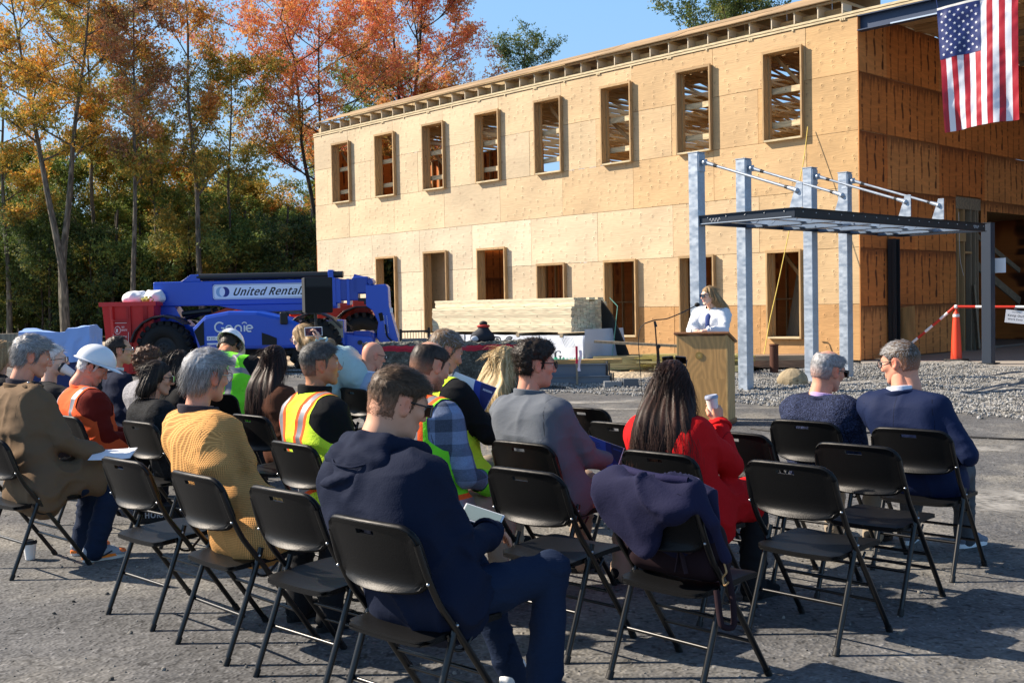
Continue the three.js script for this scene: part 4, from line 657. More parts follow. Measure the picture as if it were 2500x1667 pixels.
function person(o) {
  R = mulberry(o.seed || 500 + Math.round(o.head[0] * 100) * 7);
  const b = o.b ?? 1, fem = o.fem, yaw = o.yaw ?? (FWD + (o.turn || 0)), t = thing('person', o.label, 'person', [o.at[0], 0, o.at[1]], yaw), c = o.cell || 0.013;
  const loc = (p) => V(p[0] - o.at[0], p[1], p[2] - o.at[1]).applyAxisAngle(V(0, 1, 0), -yaw);
  const Hd = loc(o.head), hq = new THREE.Quaternion().setFromEuler(new THREE.Euler(-(o.nod || 0) * Math.PI / 180, -(o.face || 0) * Math.PI / 180 - yaw, (o.tilt || 0) * Math.PI / 180, 'YXZ')), hs = o.hs ?? (fem ? 0.95 : 1);
  const pose = (m) => { m.position.copy(Hd); m.quaternion.copy(hq); m.scale.setScalar(hs); return m; }, hm = new THREE.Matrix4().compose(Hd, hq, V(hs, hs, hs));
  const stand = o.stand, P0 = o.hip ? V(...o.hip) : stand ? V(0, 0.95, 0.02) : V(0, 0.495, -0.025), neckOff = V(0, -0.165, 0.028).applyQuaternion(new THREE.Quaternion().slerp(hq, 0.35)), N = o.neckAt ? Hd.clone().add(V(...o.neckAt)) : Hd.clone().add(V(neckOff.x, Math.min(neckOff.y, -0.13), Math.max(0.0, neckOff.z + (o.neckBack ?? 0.02)))), L = (f, z = 0) => P0.clone().lerp(N, f).add(V(0, 0, z));
  const tw = (o.twist || 0) * Math.PI / 180, ax = V(Math.cos(tw), o.drop || 0, Math.sin(tw)).normalize(), sw = (o.sw ?? (fem ? 0.158 : 0.182)) * (0.5 + b * 0.5), hx = V(1, 0, 0), slouch = o.slouch ?? 0.03;
  const two = (p, w, x, r, k = 0.05) => cp(p.clone().addScaledVector(x, -w), p.clone().addScaledVector(x, w), r, r, k);
  const S = L(0.87, slouch * 0.5), J = [-1, 1].map((s) => S.clone().addScaledVector(ax, s * sw).add(V(0, -0.025, 0)));
  const torso = (e) => [two(P0, 0.075 * b, hx, 0.117 * b + e), two(L(0.28, slouch * 0.7), 0.07 * b, hx, (fem ? 0.098 : 0.110) * b + e), two(L(0.55, slouch), 0.085 * b, ax, (fem ? 0.100 : 0.113) * b + e), two(L(0.76, slouch * 0.9), 0.105 * b, ax, 0.104 * b + e), ...[0, 1].map((i) => cp(J[i].clone().lerp(S, 0.12).add(V(0, 0.02, 0)), N.clone().add(V(0, -0.045, 0.008)), 0.058 + e, 0.058 + e, 0.04)), ...(o.belly ? [el(L(0.3, -0.06), [0.13 * b, 0.13, 0.13], 0.06)] : []), ...(fem ? [el(L(0.62, -0.07).addScaledVector(ax, 0.06), [0.062, 0.06, 0.055], 0.05), el(L(0.62, -0.07).addScaledVector(ax, -0.06), [0.062, 0.06, 0.055], 0.05)] : [])];
  const l1 = 0.285 * (fem ? 0.93 : 1), l2 = 0.255 * (fem ? 0.93 : 1), hands = (o.hands || [[-0.07, 0.60, -0.27], [0.07, 0.60, -0.25]]).map((p, i) => o.handsW?.[i] ? loc(o.handsW[i]) : V(...p)), arms = [];
  hands.forEach((H, i) => { const s = i ? 1 : -1, d = H.clone().sub(J[i]); let D = d.length(); if (D > l1 + l2 - 0.01) { d.multiplyScalar((l1 + l2 - 0.01) / D); H.copy(J[i]).add(d); D = l1 + l2 - 0.01; } const u = d.clone().normalize(), a = (l1 * l1 - l2 * l2 + D * D) / (2 * D), h = Math.sqrt(Math.max(0, l1 * l1 - a * a)), pl = V(...(o.pole?.[i] || [s * 0.55, -0.75, 0.55])); pl.addScaledVector(u, -pl.dot(u)).normalize(); const E = J[i].clone().addScaledVector(u, a).addScaledVector(pl, h); arms.push([J[i], E, H]); });
  const armP = (e, f = 1) => arms.flatMap(([A, E, H]) => [cp(A, A.clone().lerp(E, 0.25), 0.063 * b * f + e * 0.8, 0.060 * b * f + e * 0.8, 0.035), cp(A.clone().lerp(E, 0.2), E, 0.060 * b * f + e * 0.8, 0.051 * f + e * 0.8, 0.006), cp(E, E.clone().lerp(H, f < 1 ? 1 : 0.97), 0.051 * f + e * 0.8, 0.037 * f + e * 0.6, 0.005)]);
  // bare body: head, neck, hands and a slim core under the clothes
  const skin = skinColour(SKIN[o.skin || 'pale'], o), hg = headGeo(o, o.hcell || 0.005), hc = hg.clone(); colour(hc, skin); hc.applyMatrix4(hm);
  const eyes = [-1, 1].flatMap((s) => [tint(ball(0.0118, s * 0.0315, 0.006, -0.0785), 0xd8d2cc), tint(ball(0.0062, s * 0.0315, 0.0055, -0.0853, 1, 1, 0.6), 0x2a1c12)]).map((g) => g.applyMatrix4(hm));
  const sc = new THREE.Color(SKIN[o.skin || 'pale']), bodyList = [hc, ...eyes], flat = (g) => colour(g, (v) => { const n = 1 + 0.06 * n3(v.x * 40, v.y * 40, v.z * 40); return [sc.r * n * 1.02, sc.g * n * 0.94, sc.b * n * 0.92]; });
  const core = [...torso(-0.05), ...armP(-0.022), cp(N, Hd, 0.05, 0.05, 0.02)]; bodyList.push(flat(mesh(core, 0.022)));
  arms.forEach(([A, E, H], i) => { const s = i ? 1 : -1, f = H.clone().sub(E).normalize(), hp = o.hand?.[i] || {}; const dir = hp.dir ? V(...hp.dir).normalize() : f.clone().add(V(-s * 0.25, -0.05, -0.2)).normalize(), upv = hp.up ? V(...hp.up) : V(s * 0.25, 1, 0), z = dir.clone().negate(), x = upv.clone().cross(z).normalize(), y = z.clone().cross(x); const g = handGeo(hp.curl ?? 0.6); if (i) g.scale(-1, 1, 1); const sgn = i ? -1 : 1; if (sgn < 0) { const ix = g.index.array; for (let k = 0; k < ix.length; k += 3) { const q = ix[k]; ix[k] = ix[k + 1]; ix[k + 1] = q; } g.computeVertexNormals(); } const k = fem ? 0.9 : 1; g.scale(k, k, k); g.applyMatrix4(new THREE.Matrix4().makeBasis(x, y, z).setPosition(H.clone().addScaledVector(dir, 0.01))); bodyList.push(flat(g)); });
  part('body', bodyList, skinM, t);
  // jacket or sweater
  const wr = o.wr ?? 1, rdg = (x, y, z) => { const q = 1 - Math.abs(n3(x, y, z)); return q * q * q; }, folds = (v) => { const w = n3(v.x * 5, v.y * 5, v.z * 5) * 0.9, j = Math.min(...arms.map(([A, E, H]) => Math.min(v.distanceTo(E), v.distanceTo(H) * 1.4, v.distanceTo(A) * 1.3))), lo = sstep(0.5, 0.1, (v.y - P0.y) / 0.5), el2 = Math.max(sstep(0.17, 0.03, j), lo * 0.8);
    return wr * (0.008 * n3(v.x * 6, v.y * 6, v.z * 6) + (0.004 + 0.012 * el2) * (rdg(v.x * 7 + w, v.y * 15 + w * 1.5, v.z * 7) - 0.35) + 0.009 * (1 - el2) * (rdg(v.x * 9 + w, v.y * 4 - w, v.z * 9 + 3) - 0.35) + 0.0007 * n3(v.x * 34, v.y * 34, v.z * 34)); };
  const uvm = (v) => [Math.atan2(v.x, v.z) * 0.17 / (o.uvs || 0.25), v.y / (o.uvs || 0.25)];
  const puff = o.puff || 0, jk = mesh([...torso(puff), ...armP(puff), ...(o.skirt ? [cp(V(-0.07, 0.50, -0.05), V(-0.11, 0.50, -0.34), 0.12, 0.105, 0.05), cp(V(0.07, 0.50, -0.05), V(0.11, 0.50, -0.34), 0.12, 0.105, 0.05), cp(V(-0.13, 0.42, 0.0), V(0.13, 0.42, 0.0), 0.11, 0.11, 0.05)] : [])], c);
  displace(jk, folds); if (o.top === 'plaid') jk.userData = {};
  const [jkeep] = cut(jk, (v) => v.distanceTo(N.clone().add(V(0, 0.02, -0.03))) - 0.062);
  { // sewn seams: round each armhole, and down the back of a suit
    const q = V(0, 0, 0), up = N.clone().sub(P0).normalize(), line = (v) => { q.copy(v).sub(S); const a = q.dot(ax), u = q.dot(up); let d = u > -0.20 && u < 0.2 ? 0.0028 - Math.abs(Math.abs(a) - (sw - 0.008 + Math.max(0, -u) * 0.16)) : -1; if (o.centre && q.z > 0.02 && u < 0.1) d = Math.max(d, 0.0024 - Math.abs(a)); return d; };
    const [seam, rest] = o.seams === false ? [null, jkeep] : cut(jkeep, line);
    if (seam && seam.index.count) part('seam', uvBy(seam, uvm), seamOf(CL[o.top || 'navy']), t);
    part(o.topName || 'jacket', uvBy(rest, uvm), CL[o.top || 'navy'], t);
  }
  arms.forEach(([A, E, H]) => { const d = H.clone().sub(E).normalize(), w = E.clone().lerp(H, 0.93); part('cuff', new THREE.TorusGeometry(0.037 + puff, 0.008, 7, 20).applyMatrix4(new THREE.Matrix4().compose(w, new THREE.Quaternion().setFromUnitVectors(V(0, 0, 1), d), V(1, 1, 1.3))), CL[o.top || 'navy'], t); });
  const nq = new THREE.Quaternion().setFromUnitVectors(V(0, 1, 0), Hd.clone().sub(N).add(V(0, 0, 0.03)).normalize()), onNeck = (m, y = 0) => { m.position.copy(N).add(V(0, -0.012 + y, 0)); m.quaternion.copy(nq); return m; };
  for (const [m, r0, r1, h, th, gap, y] of o.collar || []) onNeck(part('collar', ring(r0, r1, h, th, gap), CL[m], t), y || 0);
  // legs
  const K = (o.knees || [[-0.12, 0.49, -0.40], [0.12, 0.49, -0.40]]).map((p) => V(...p)), A = (o.ankles || [[-0.13, 0.09, -0.36], [0.13, 0.09, -0.36]]).map((p) => V(...p));
  if (stand) { K[0].set(-0.1, 0.50, 0); K[1].set(0.1, 0.50, 0); A[0].set(-0.1, 0.09, 0.03); A[1].set(0.1, 0.09, 0.03); }
  const hips = [-1, 1].map((s) => P0.clone().add(V(s * 0.082, stand ? -0.05 : -0.025, stand ? 0 : -0.03)));
  const tr = mesh([two(P0.clone().add(V(0, -0.01, 0)), 0.07 * b, hx, 0.117 * b), ...[0, 1].flatMap((i) => [cp(hips[i], K[i], 0.088 * b, 0.067, 0.03), cp(K[i], A[i].clone().add(V(0, -0.035, 0)), 0.066, 0.062, 0.02)])], Math.max(c, 0.014));
  displace(tr, (v) => 0.007 * n3(v.x * 9, v.y * 9, v.z * 9) + 0.010 * (rdg(v.x * 7, v.y * 16 + n3(v.x * 9, v.y * 9, v.z * 9), v.z * 7) - 0.35)); part('trousers', uvBy(tr, uvm), CL[o.legs || 'dark'], t);
  [0, 1].forEach((i) => { // shoes: upper, sole
    const s = i ? 1 : -1, sh = grp('shoe', t), f = o.feet?.[i] ?? s * 0.12, so = o.shoe || { up: CL.black, sole: capM };
    sh.position.set(A[i].x, A[i].y - 0.09, A[i].z); sh.rotation.set(o.heel?.[i] || 0, -f, 0);
    part('upper', mesh([cp([0, 0.055, 0.03], [0, 0.045, -0.10], 0.040, 0.036, 0.03), el([0, 0.030, -0.14], [0.042, 0.026, 0.055], 0.03), cp([0, 0.10, 0.0], [0, 0.05, -0.02], 0.044, 0.046, 0.03)], 0.008), so.up, sh);
    part('sole', bend(new THREE.CylinderGeometry(1, 0.97, 0.026, 32, 1), (v) => { v.set(v.x * (v.z < 0 ? 0.046 : 0.040) * (1 - 0.10 * Math.cos(v.z * 4)), v.y + 0.014, v.z * 0.135 - 0.062); }), so.sole, sh);
    if (so.extra) so.extra(sh, i);
    part('sock', bar([0, 0.06, 0], [0, 0.12, 0.006], 0.036, 0.036, 14), CL[so.sock || 'black'], sh);
  });
  // hair
  if (o.hair) {
    const h = o.hair, C = HAIR[h.col], cap = { line: LINES[h.line || 'short'], thick: h.thick || ((v) => 0.007 + 0.010 * sstep(0.0, 0.09, v.y)), rough: h.rough ?? 0.0022, fx: h.fx || 70, fy: h.fy || 40, fz: h.fz || 70, col: C, fade: h.crop ? [sc.r * 0.7, sc.g * 0.62, sc.b * 0.58] : null };
    if (h.rows) longHair(h.rows, { ...h, col: C, back: (y) => { const u = (Hd.y + y - P0.y) / (N.y - P0.y), f = clamp(u, 0, 1); return L(f, slouch * Math.sin(Math.PI * clamp(f, 0.1, 0.9))).z + 0.115 * b + (o.puff || 0) - Hd.z; } }, t, pose);
    else { const m = pose(hairCap(hg, cap, h.soft ? longHairM : hairM, t)); if (h.n !== 0) pose(strands(m.geometry, h.n || 700, h.len || 0.022, h.wid || 0.0011, h.flow || ((p) => V(p.x * 2, p.y > 0.06 ? -0.1 : -1, p.y > 0.05 ? -0.8 : 0.35)), h.tip ? HAIR[h.tip] : C, hairM, t, undefined, h.lift ?? 0.5, h.crop ? (v) => lerp(0.14, 1, sstep(0.01, 0.075, v.y)) : undefined)); }
  }
  if (o.glasses) glasses(t, (g) => { pose(g); if (o.glassesUp) { const q = V(0, o.glassesUp, 0.035).applyQuaternion(hq); g.position.add(q); g.rotateX(0.5); } }, o.glasses === 'clear' ? false : o.glasses === true ? true : o.glasses, o.rim || frameM);
  const inner = { t, pose, Hd, hq, N, S, L, ax, P0, J, arms, torso, armP, folds, uvm, loc, onNeck, cellc: c, b };
  if (o.vest) vest(inner, o.vest);
  if (o.more) o.more(inner);
  return t;
}
function vest(p, o) {
  const g = mesh(p.torso(0.016), Math.min(p.cellc, 0.011)); displace(g, (v) => p.folds(v) * 1.2 + 0.002); const up = p.N.clone().sub(p.P0), ul = up.length(); up.normalize(); const q = V(0, 0, 0);
  const A = (v) => q.copy(v).sub(p.S).dot(p.ax), U = (v) => q.copy(v).sub(p.P0).dot(up) / ul;
  let [body] = cut(g, (v) => { const a = Math.abs(A(v)), u = U(v); return Math.min((o.wide || 0.158) + Math.max(0, 0.66 - u) * 0.45 - a, u + 0.12, v.distanceTo(p.N.clone().add(V(0, 0.02, -0.025))) - 0.082); });
  const strip = (v, w) => { const a = A(v), u = U(v); let d = -1; for (const [c0, c1, hw] of o.lines || []) d = Math.max(d, hw * w - Math.abs(Math.abs(a) - lerp(c0, c1, u))); for (const [u0, hw] of o.bands || []) d = Math.max(d, hw * w - Math.abs(u - u0) * ul); return d; };
  let refl; if (o.trim) { let tr; [tr, body] = cut(body, (v) => strip(v, 1)); [refl, tr] = cut(tr, (v) => strip(v, 0.48)); part('vest_trim', uvBy(tr, p.uvm), CL[o.trim], p.t); } else [refl, body] = cut(body, (v) => strip(v, 1));
  if (o.logo) { let lg; [lg, body] = cut(body, (v) => { const a = A(v), u = (U(v) - o.logo) * ul, back = q.copy(v).sub(p.L(0.6)).z; return back < 0 ? -1 : Math.min(u + 0.035, 0.055 - u - Math.abs(a) * 0.9, Math.abs(a) < 0.03 && Math.abs(u - 0.0) < 0.008 ? -0.001 : 1); }); if (lg.index.count) part('back_print', uvBy(lg, p.uvm), cloth(C3(0.06, 0.02, 0.015)), p.t); }
  part('safety_vest', uvBy(body, p.uvm), CL[o.col], p.t); if (refl.index.count) part('reflective_stripe', uvBy(refl, p.uvm), CL.reflect, p.t);
}
// ---------------------------------------------------------------- telehandler (local axes: boom head towards +x, near side towards +z, origin on the ground)
{
  R = mulberry(55);
  const blue = P(0x104bbd, 0.36, { clearcoat: 0.5, clearcoatRoughness: 0.25 }), blueD = P(0x0e3a9e, 0.4, { clearcoat: 0.3 }), rubber = M(0x17181a, 0.9), hub = M(0x15161a, 0.6), chrome = M(0xc9ccd2, 0.2, { metalness: 0.9 }), gr = M(0x2b2e33, 0.55, { metalness: 0.3 });
  const t = thing('telehandler', 'blue telescopic handler with a long boom and white lettering', 'telehandler', [-8.55, 0, -26.3], -0.035);
  const boomY = 1.95;
  part('boom', rbox(4.75, 0.62, 0.42, 0.03, 2.42, 2.01, 0.1), blue, t);
  part('boom_underside', extr([[1.6, 1.71], [4.7, 1.71], [4.7, 1.58], [2.6, 1.50]], 0.36, 0.01).translate(0, 0, 0.1), blue, t);
  part('boom_stage', rbox(0.55, 0.54, 0.36, 0.03, 4.95, 2.03, 0.1), blueD, t);
  part('boom_collar', [rbox(0.10, 0.74, 0.48, 0.02, 4.62, 1.98, 0.1), rbox(0.08, 0.66, 0.42, 0.02, 4.98, 1.98, 0.1)], blue, t);
  part('hose_tube', bar([1.15, 2.42, 0.22], [4.85, 2.42, 0.22], 0.085, 0.085, 18), P(0x191c22, 0.35), t);
  part('tube_bracket', [extr([[0.75, 2.32], [1.25, 2.32], [1.2, 2.49], [1.0, 2.49]], 0.16, 0.01).translate(0, 0, 0.22), rbox(0.14, 0.24, 0.2, 0.02, 4.55, 2.42, 0.22)], blue, t);
  part('boom_knuckle', [rbox(0.42, 0.44, 0.36, 0.05, 5.28, 2.14, 0.1), bar([5.1, 2.37, 0.1], [5.58, 2.24, 0.1], 0.06), bar([5.55, 2.22, -0.12], [5.55, 2.22, 0.34], 0.07, 0.07, 14)], blueD, t);
  part('wear_pad', [rbox(0.22, 0.08, 0.3, 0.02, 5.32, 1.78, 0.1), rbox(0.12, 0.10, 0.3, 0.02, 5.42, 1.71, 0.1)], gr, t);
  part('boom_head', extr([[5.42, 2.15], [5.92, 2.15], [5.98, 2.08], [6.0, 1.6], [6.25, 0.60], [5.88, 0.52], [5.66, 0.82], [5.72, 1.2], [5.58, 1.5], [5.42, 1.62]], 0.40, 0.02).translate(0, 0, 0.1), blue, t);
  part('head_opening', rbox(0.10, 0.20, 0.02, 0.03, 5.80, 1.34, 0.312, 0, 0, 0.2), M(0x07080a, 0.8), t);
  part('tilt_cylinder', bar([5.3, 0.62, 0.16], [5.85, 1.12, 0.16], 0.06), gr, t); part('hose', tube([[5.9, 1.15, 0.33], [5.95, 0.85, 0.36], [6.15, 0.65, 0.36], [6.28, 0.45, 0.3]], 0.022, 20, 6), rubber, t);
  for (let k = 0; k < 9; k++) for (const x of [5.86, 5.94]) part('warning_text', box(0.012, 0.022, 0.004, x + k * 0.004, 1.35 - k * 0.05, 0.313), M(0xe6e8ea, 0.6), t);
  part('decal', box(0.07, 0.12, 0.004, 6.06, 1.50, 0.31), M(0xd8dade, 0.6), t);
  // fork carriage
  part('carriage', [...[0, 1, 2].map((k) => box(0.72, 0.05, 0.05, 6.62, 0.52 + k * 0.22, 0.3 - k * 0.02)), box(0.06, 0.60, 0.08, 6.28, 0.72, 0.3), box(0.06, 0.62, 0.08, 6.98, 0.74, 0.2), ...Array.from({ length: 9 }, (_, k) => box(0.012, 0.18, 0.03, 6.38 + k * 0.07, 0.88, 0.27))], blackMetal, t);
  part('carriage_plate', box(0.62, 0.13, 0.03, 6.62, 0.72, 0.33), M(0x5b636b, 0.6), t); part('fork', [box(0.12, 0.6, 0.06, 6.45, 0.35, 0.2), box(0.12, 0.06, 1.1, 6.45, 0.08, 0.75), box(0.12, 0.06, 1.1, 6.85, 0.08, 0.75)], blackMetal, t);
  // rear upright, chassis, engine cover
  part('rear_upright', extr([[-0.05, 0.75], [1.55, 0.75], [1.55, 1.15], [0.95, 1.2], [0.72, 1.42], [0.55, 1.70], [0.38, 1.80], [0.02, 1.68]], 0.5, 0.02).translate(0, 0, 0.02), blue, t);
  for (const [x, y] of [[0.14, 1.68], [0.38, 1.44]]) part('pivot_pin', bar([x, y, 0.27], [x, y, 0.31], 0.06, 0.06, 18), gr, t);
  part('chassis', rbox(5.4, 0.45, 0.9, 0.04, 2.9, 0.62, -0.2), M(0x1b1d22, 0.6), t);
  part('lift_cylinder', [bar([0.75, 1.50, 0.24], [1.5, 1.58, 0.24], 0.075), bar([0.75, 1.40, 0.0], [1.6, 1.62, 0.0], 0.06)], P(0x14161a, 0.4), t);
  part('linkage', [beamBox([1.3, 1.35, 0.2], [2.1, 1.66, 0.2], 0.1, 0.13)], P(0xc43a1c, 0.5), t);
  const cover = extr([[1.42, 0.62], [1.30, 1.16], [1.62, 1.46], [2.2, 1.56], [2.9, 1.54], [3.6, 1.38], [4.15, 1.12], [3.95, 0.62]], 0.95, 0.09).translate(0, 0, 0.75); part('engine_cover', cover, blue, t);
  part('side_vent', extr([[1.36, 1.08], [1.60, 1.33], [1.60, 0.75], [1.50, 0.72]], 0.03).translate(0, 0, 1.23), M(0x08090b, 0.7), t);
  part('cover_vent', extr([[3.02, 1.02], [3.22, 0.95], [3.38, 0.88], [3.38, 0.72], [3.02, 0.72]], 0.02).translate(0, 0, 1.23), M(0x08090b, 0.7), t);
  part('front_body', [rbox(1.5, 0.5, 0.9, 0.08, 4.9, 0.72, 0.1), rbox(0.45, 0.5, 0.6, 0.05, 5.35, 0.75, 0.3)], blueD, t);
  part('front_frame', extr([[4.7, 0.95], [5.6, 0.85], [5.75, 0.45], [5.5, 0.3], [4.7, 0.35]], 0.3, 0.02).translate(0, 0, 0.55), blue, t); part('axle_pin', bar([5.32, 0.72, 0.70], [5.32, 0.72, 0.74], 0.06), gr, t);
  part('battery_box', rbox(0.50, 0.62, 0.34, 0.02, 4.72, 0.98, 0.75), blue, t); part('box_panel', box(0.46, 0.42, 0.01, 4.72, 1.06, 0.925), M(0x8f8d80, 0.6), t); part('deck', box(0.9, 0.03, 0.6, 4.35, 1.02, 0.6), gr, t);
  part('cab', [rbox(0.06, 0.9, 0.06, 0.01, 2.7, 1.75, -0.25), rbox(0.06, 0.9, 0.06, 0.01, 3.7, 1.7, -0.25), rbox(1.1, 0.06, 0.7, 0.02, 3.2, 2.15, -0.6)], gr, t); part('cab_glass', box(0.95, 0.62, 0.01, 3.2, 1.75, -0.26), P(0xa8b8b8, 0.05, { transmission: 0.7, thickness: 0 }), t);
  part('mirror', rbox(0.19, 0.30, 0.08, 0.035, 3.58, 1.36, 1.28), blackMetal, t); part('mirror_arm', bar([3.58, 1.3, 1.24], [3.5, 1.25, 0.8], 0.015), blackMetal, t);
  const wheel = (x, z, lab) => { const w = grp('wheel', t), y = 0.66, r = 0.66;
    part('tyre', [new THREE.TorusGeometry(0.46, 0.19, 16, 40).scale(1, 1, 1.25).translate(x, y, z)], rubber, w);
    const lugs = []; for (let k = 0; k < 22; k++) for (const s of [-1, 1]) { const a = (k + (s > 0 ? 0.5 : 0)) / 22 * 6.283; lugs.push(new THREE.BoxGeometry(0.10, 0.10, 0.22).applyMatrix4(new THREE.Matrix4().makeRotationY(s * 0.5)).translate(0, 0.63, s * 0.10).applyMatrix4(new THREE.Matrix4().makeRotationZ(a)).translate(x, y, z)); } part('tread', lugs, rubber, w).userData.kind = 'stuff';
    part('rim', new THREE.LatheGeometry([[0.02, 0.10], [0.16, 0.12], [0.18, 0.05], [0.33, 0.02], [0.35, 0.12], [0.38, 0.14]].map((q) => new THREE.Vector2(...q)), 32).rotateX(Math.PI / 2).translate(x, y, z + 0.06), hub, w);
    for (let k = 0; k < 8; k++) { const a = k / 8 * 6.283; part('wheel_nut', ball(0.02, x + Math.cos(a) * 0.12, y + Math.sin(a) * 0.12, z + 0.19, 1, 1, 1, 8), gr, w); }
    return w; };
  wheel(0.52, 0.85); wheel(4.25, 0.85); wheel(0.52, -1.0); wheel(4.25, -1.0);
  const fender = (x, a0, a1, z = 0.85) => { const s = []; for (let k = 0; k < 6; k++) { const a = lerp(a0, a1, (k + 0.5) / 6); s.push(rbox(0.80 * Math.abs(a1 - a0) / 6 * 1.02, 0.045, 0.52, 0.012, 0, 0.80, 0).applyMatrix4(new THREE.Matrix4().makeRotationZ(a)).translate(x, 0.66, z)); } for (const g of s) part('fender_panel', g, P(0x1a1b1f, 0.4), t); };
  fender(0.52, 1.35, -0.75); fender(4.25, 1.25, -1.0);
  t.scale.setScalar(0.945);
  // lettering
  const sign = canvasTex(1024, 196, (g) => { g.fillStyle = '#123a9a'; g.fillRect(0, 0, 1024, 196); g.fillStyle = '#e8ecf4'; g.beginPath(); g.roundRect(6, 6, 1012, 184, 34); g.fill(); g.strokeStyle = '#0d1f5a'; g.lineWidth = 4; g.beginPath(); g.roundRect(16, 16, 992, 164, 26); g.stroke(); g.fillStyle = '#8fb0d0'; g.beginPath(); g.ellipse(92, 98, 52, 62, 0, 0, 7); g.fill(); g.fillStyle = '#1b2a7a'; g.beginPath(); g.ellipse(132, 98, 52, 62, 0, 0, 7); g.fill(); g.fillStyle = '#e8ecf4'; g.beginPath(); g.ellipse(106, 98, 30, 54, 0, 0, 7); g.fill(); g.fillStyle = '#0b0d14'; g.font = 'italic bold 132px sans-serif'; g.save(); g.translate(208, 146); g.transform(1, 0, -0.18, 1, 0, 0); g.fillText('United Rentals', 0, 0, 780); g.restore(); });
  part('company_sign', box(2.42, 0.40, 0.006, 2.76, 2.04, 0.316), P(0xffffff, 0.4, { map: sign }), t);
  const geo = (() => { const s = []; const arc = (cx, cy, r, a0, a1, w = 0.021) => s.push(new THREE.TorusGeometry(r, w, 6, 26, a1 - a0).rotateZ(a0).scale(1, 1, 0.5).translate(cx, cy, 1.234)), ln = (x0, y0, x1, y1) => s.push(bar([x0, y0, 1.234], [x1, y1, 1.234], 0.020, 0.020, 8)); const y = 1.13, r = 0.075; // G e n i e in rounded strokes
    arc(1.99, y + 0.04, 0.115, 0.7, 6.1); ln(2.10, y + 0.02, 2.03, y + 0.02); arc(2.22, y, r, 0, 5.3); ln(2.15, y, 2.29, y); ln(2.37, y - r, 2.37, y + r * 0.2); arc(2.445, y, r, 0, 3.14); ln(2.52, y, 2.52, y - r); ln(2.60, y - r, 2.60, y + r); arc(2.72, y, r, 0, 5.3); ln(2.65, y, 2.79, y); arc(2.60, y + 0.09, 0.06, 0.4, 2.74, 0.014); return s; })();
  part('maker_lettering', geo, M(0xdfe6ee, 0.5), t).userData.kind = 'stuff';
  const st = canvasTex(256, 96, (g) => { g.fillStyle = '#e6eaf2'; g.fillRect(0, 0, 256, 96); g.fillStyle = '#1b2a6a'; g.beginPath(); g.ellipse(48, 48, 22, 28, 0, 0, 7); g.fill(); g.fillStyle = '#e6eaf2'; g.beginPath(); g.ellipse(42, 48, 10, 22, 0, 0, 7); g.fill(); g.fillStyle = '#14161c'; g.font = 'bold 34px sans-serif'; g.fillText('United', 92, 44); g.fillText('Rentals', 92, 82); });
  part('small_sign', box(0.26, 0.10, 0.006, 1.80, 0.90, 1.232), P(0xffffff, 0.4, { map: st }), t); part('phone_number', box(0.26, 0.04, 0.006, 1.80, 0.77, 1.232), M(0xdfe4ec, 0.5), t); part('data_plate', box(0.14, 0.13, 0.006, 2.08, 0.68, 1.232), M(0xd6d9de, 0.5), t); part('decal', box(0.11, 0.10, 0.006, 0.14, 1.22, 0.276), M(0xc9d0da, 0.6), t);

  // orange machine partly hidden behind it
  const o = thing('orange_loader', 'orange red machine with a dark cab partly hidden behind the blue telehandler', 'construction vehicle', [-5.7, 0, -29.6]), orM = P(0xd8381a, 0.45, { clearcoat: 0.2 });
  part('hood', [rbox(1.3, 0.55, 0.9, 0.06, 1.15, 1.35, 0), rbox(0.5, 0.75, 0.8, 0.05, 1.7, 1.35, 0.1), rbox(2.6, 0.45, 0.7, 0.05, 0, 0.85, 0)], orM, o); part('hood_slats', Array.from({ length: 5 }, (_, k) => box(0.05, 0.10, 0.84, 1.98, 1.05 + k * 0.14, 0.1)), orM, o).userData.kind = 'stuff';
  part('cab_frame', [...[[-1.0, 0], [-0.3, 0.05], [0.45, 0.02]].map(([x, d]) => box(0.07, 1.15, 0.07, x, 1.65, 0.35)), rbox(1.65, 0.08, 0.9, 0.03, -0.28, 2.2, 0), box(0.25, 1.1, 0.05, -0.65, 1.6, 0.30)], M(0x1d1f24, 0.5), o); part('cab_glass', box(1.4, 0.8, 0.01, -0.28, 1.75, 0.34), P(0xb8c4c0, 0.05, { transmission: 0.75, thickness: 0 }), o); part('seat_back', rbox(0.4, 0.6, 0.4, 0.08, -0.1, 1.55, 0), orM, o); part('arm', [beamBox([-2.2, 1.2, 0.4], [-1.2, 1.75, 0.4], 0.12, 0.2), beamBox([-1.6, 1.55, 0.5], [-1.0, 1.65, 0.5], 0.14, 0.22)], orM, o);
  const ow = grp('wheel', o); part('tyre', new THREE.TorusGeometry(0.44, 0.20, 14, 36).scale(1, 1, 1.2).translate(1.75, 0.66, 0.7), rubber, ow); const og = []; for (let k = 0; k < 20; k++) og.push(new THREE.BoxGeometry(0.09, 0.12, 0.42).applyMatrix4(new THREE.Matrix4().makeRotationY(0.4)).translate(0, 0.64, 0).applyMatrix4(new THREE.Matrix4().makeRotationZ(k / 20 * 6.283)).translate(1.75, 0.66, 0.7)); part('tread', og, rubber, ow).userData.kind = 'stuff';
  for (let k = 0; k < 5; k++) { const a = lerp(0.9, -0.9, (k + 0.5) / 5); part('fender_panel', rbox(0.32, 0.04, 0.6, 0.01, 0, 0.83, 0).applyMatrix4(new THREE.Matrix4().makeRotationZ(a)).translate(1.75, 0.68, 0.7), P(0x16171a, 0.45), o); }

  // red skip
  const k = thing('red_skip', 'red tapered waste container with white bags on top beside the telehandler', 'waste container', [-8.95, 0, -26.0], 0.05), rd = P(0xd02020, 0.45, { clearcoat: 0.15 }), rdD = P(0xb01a1c, 0.5);
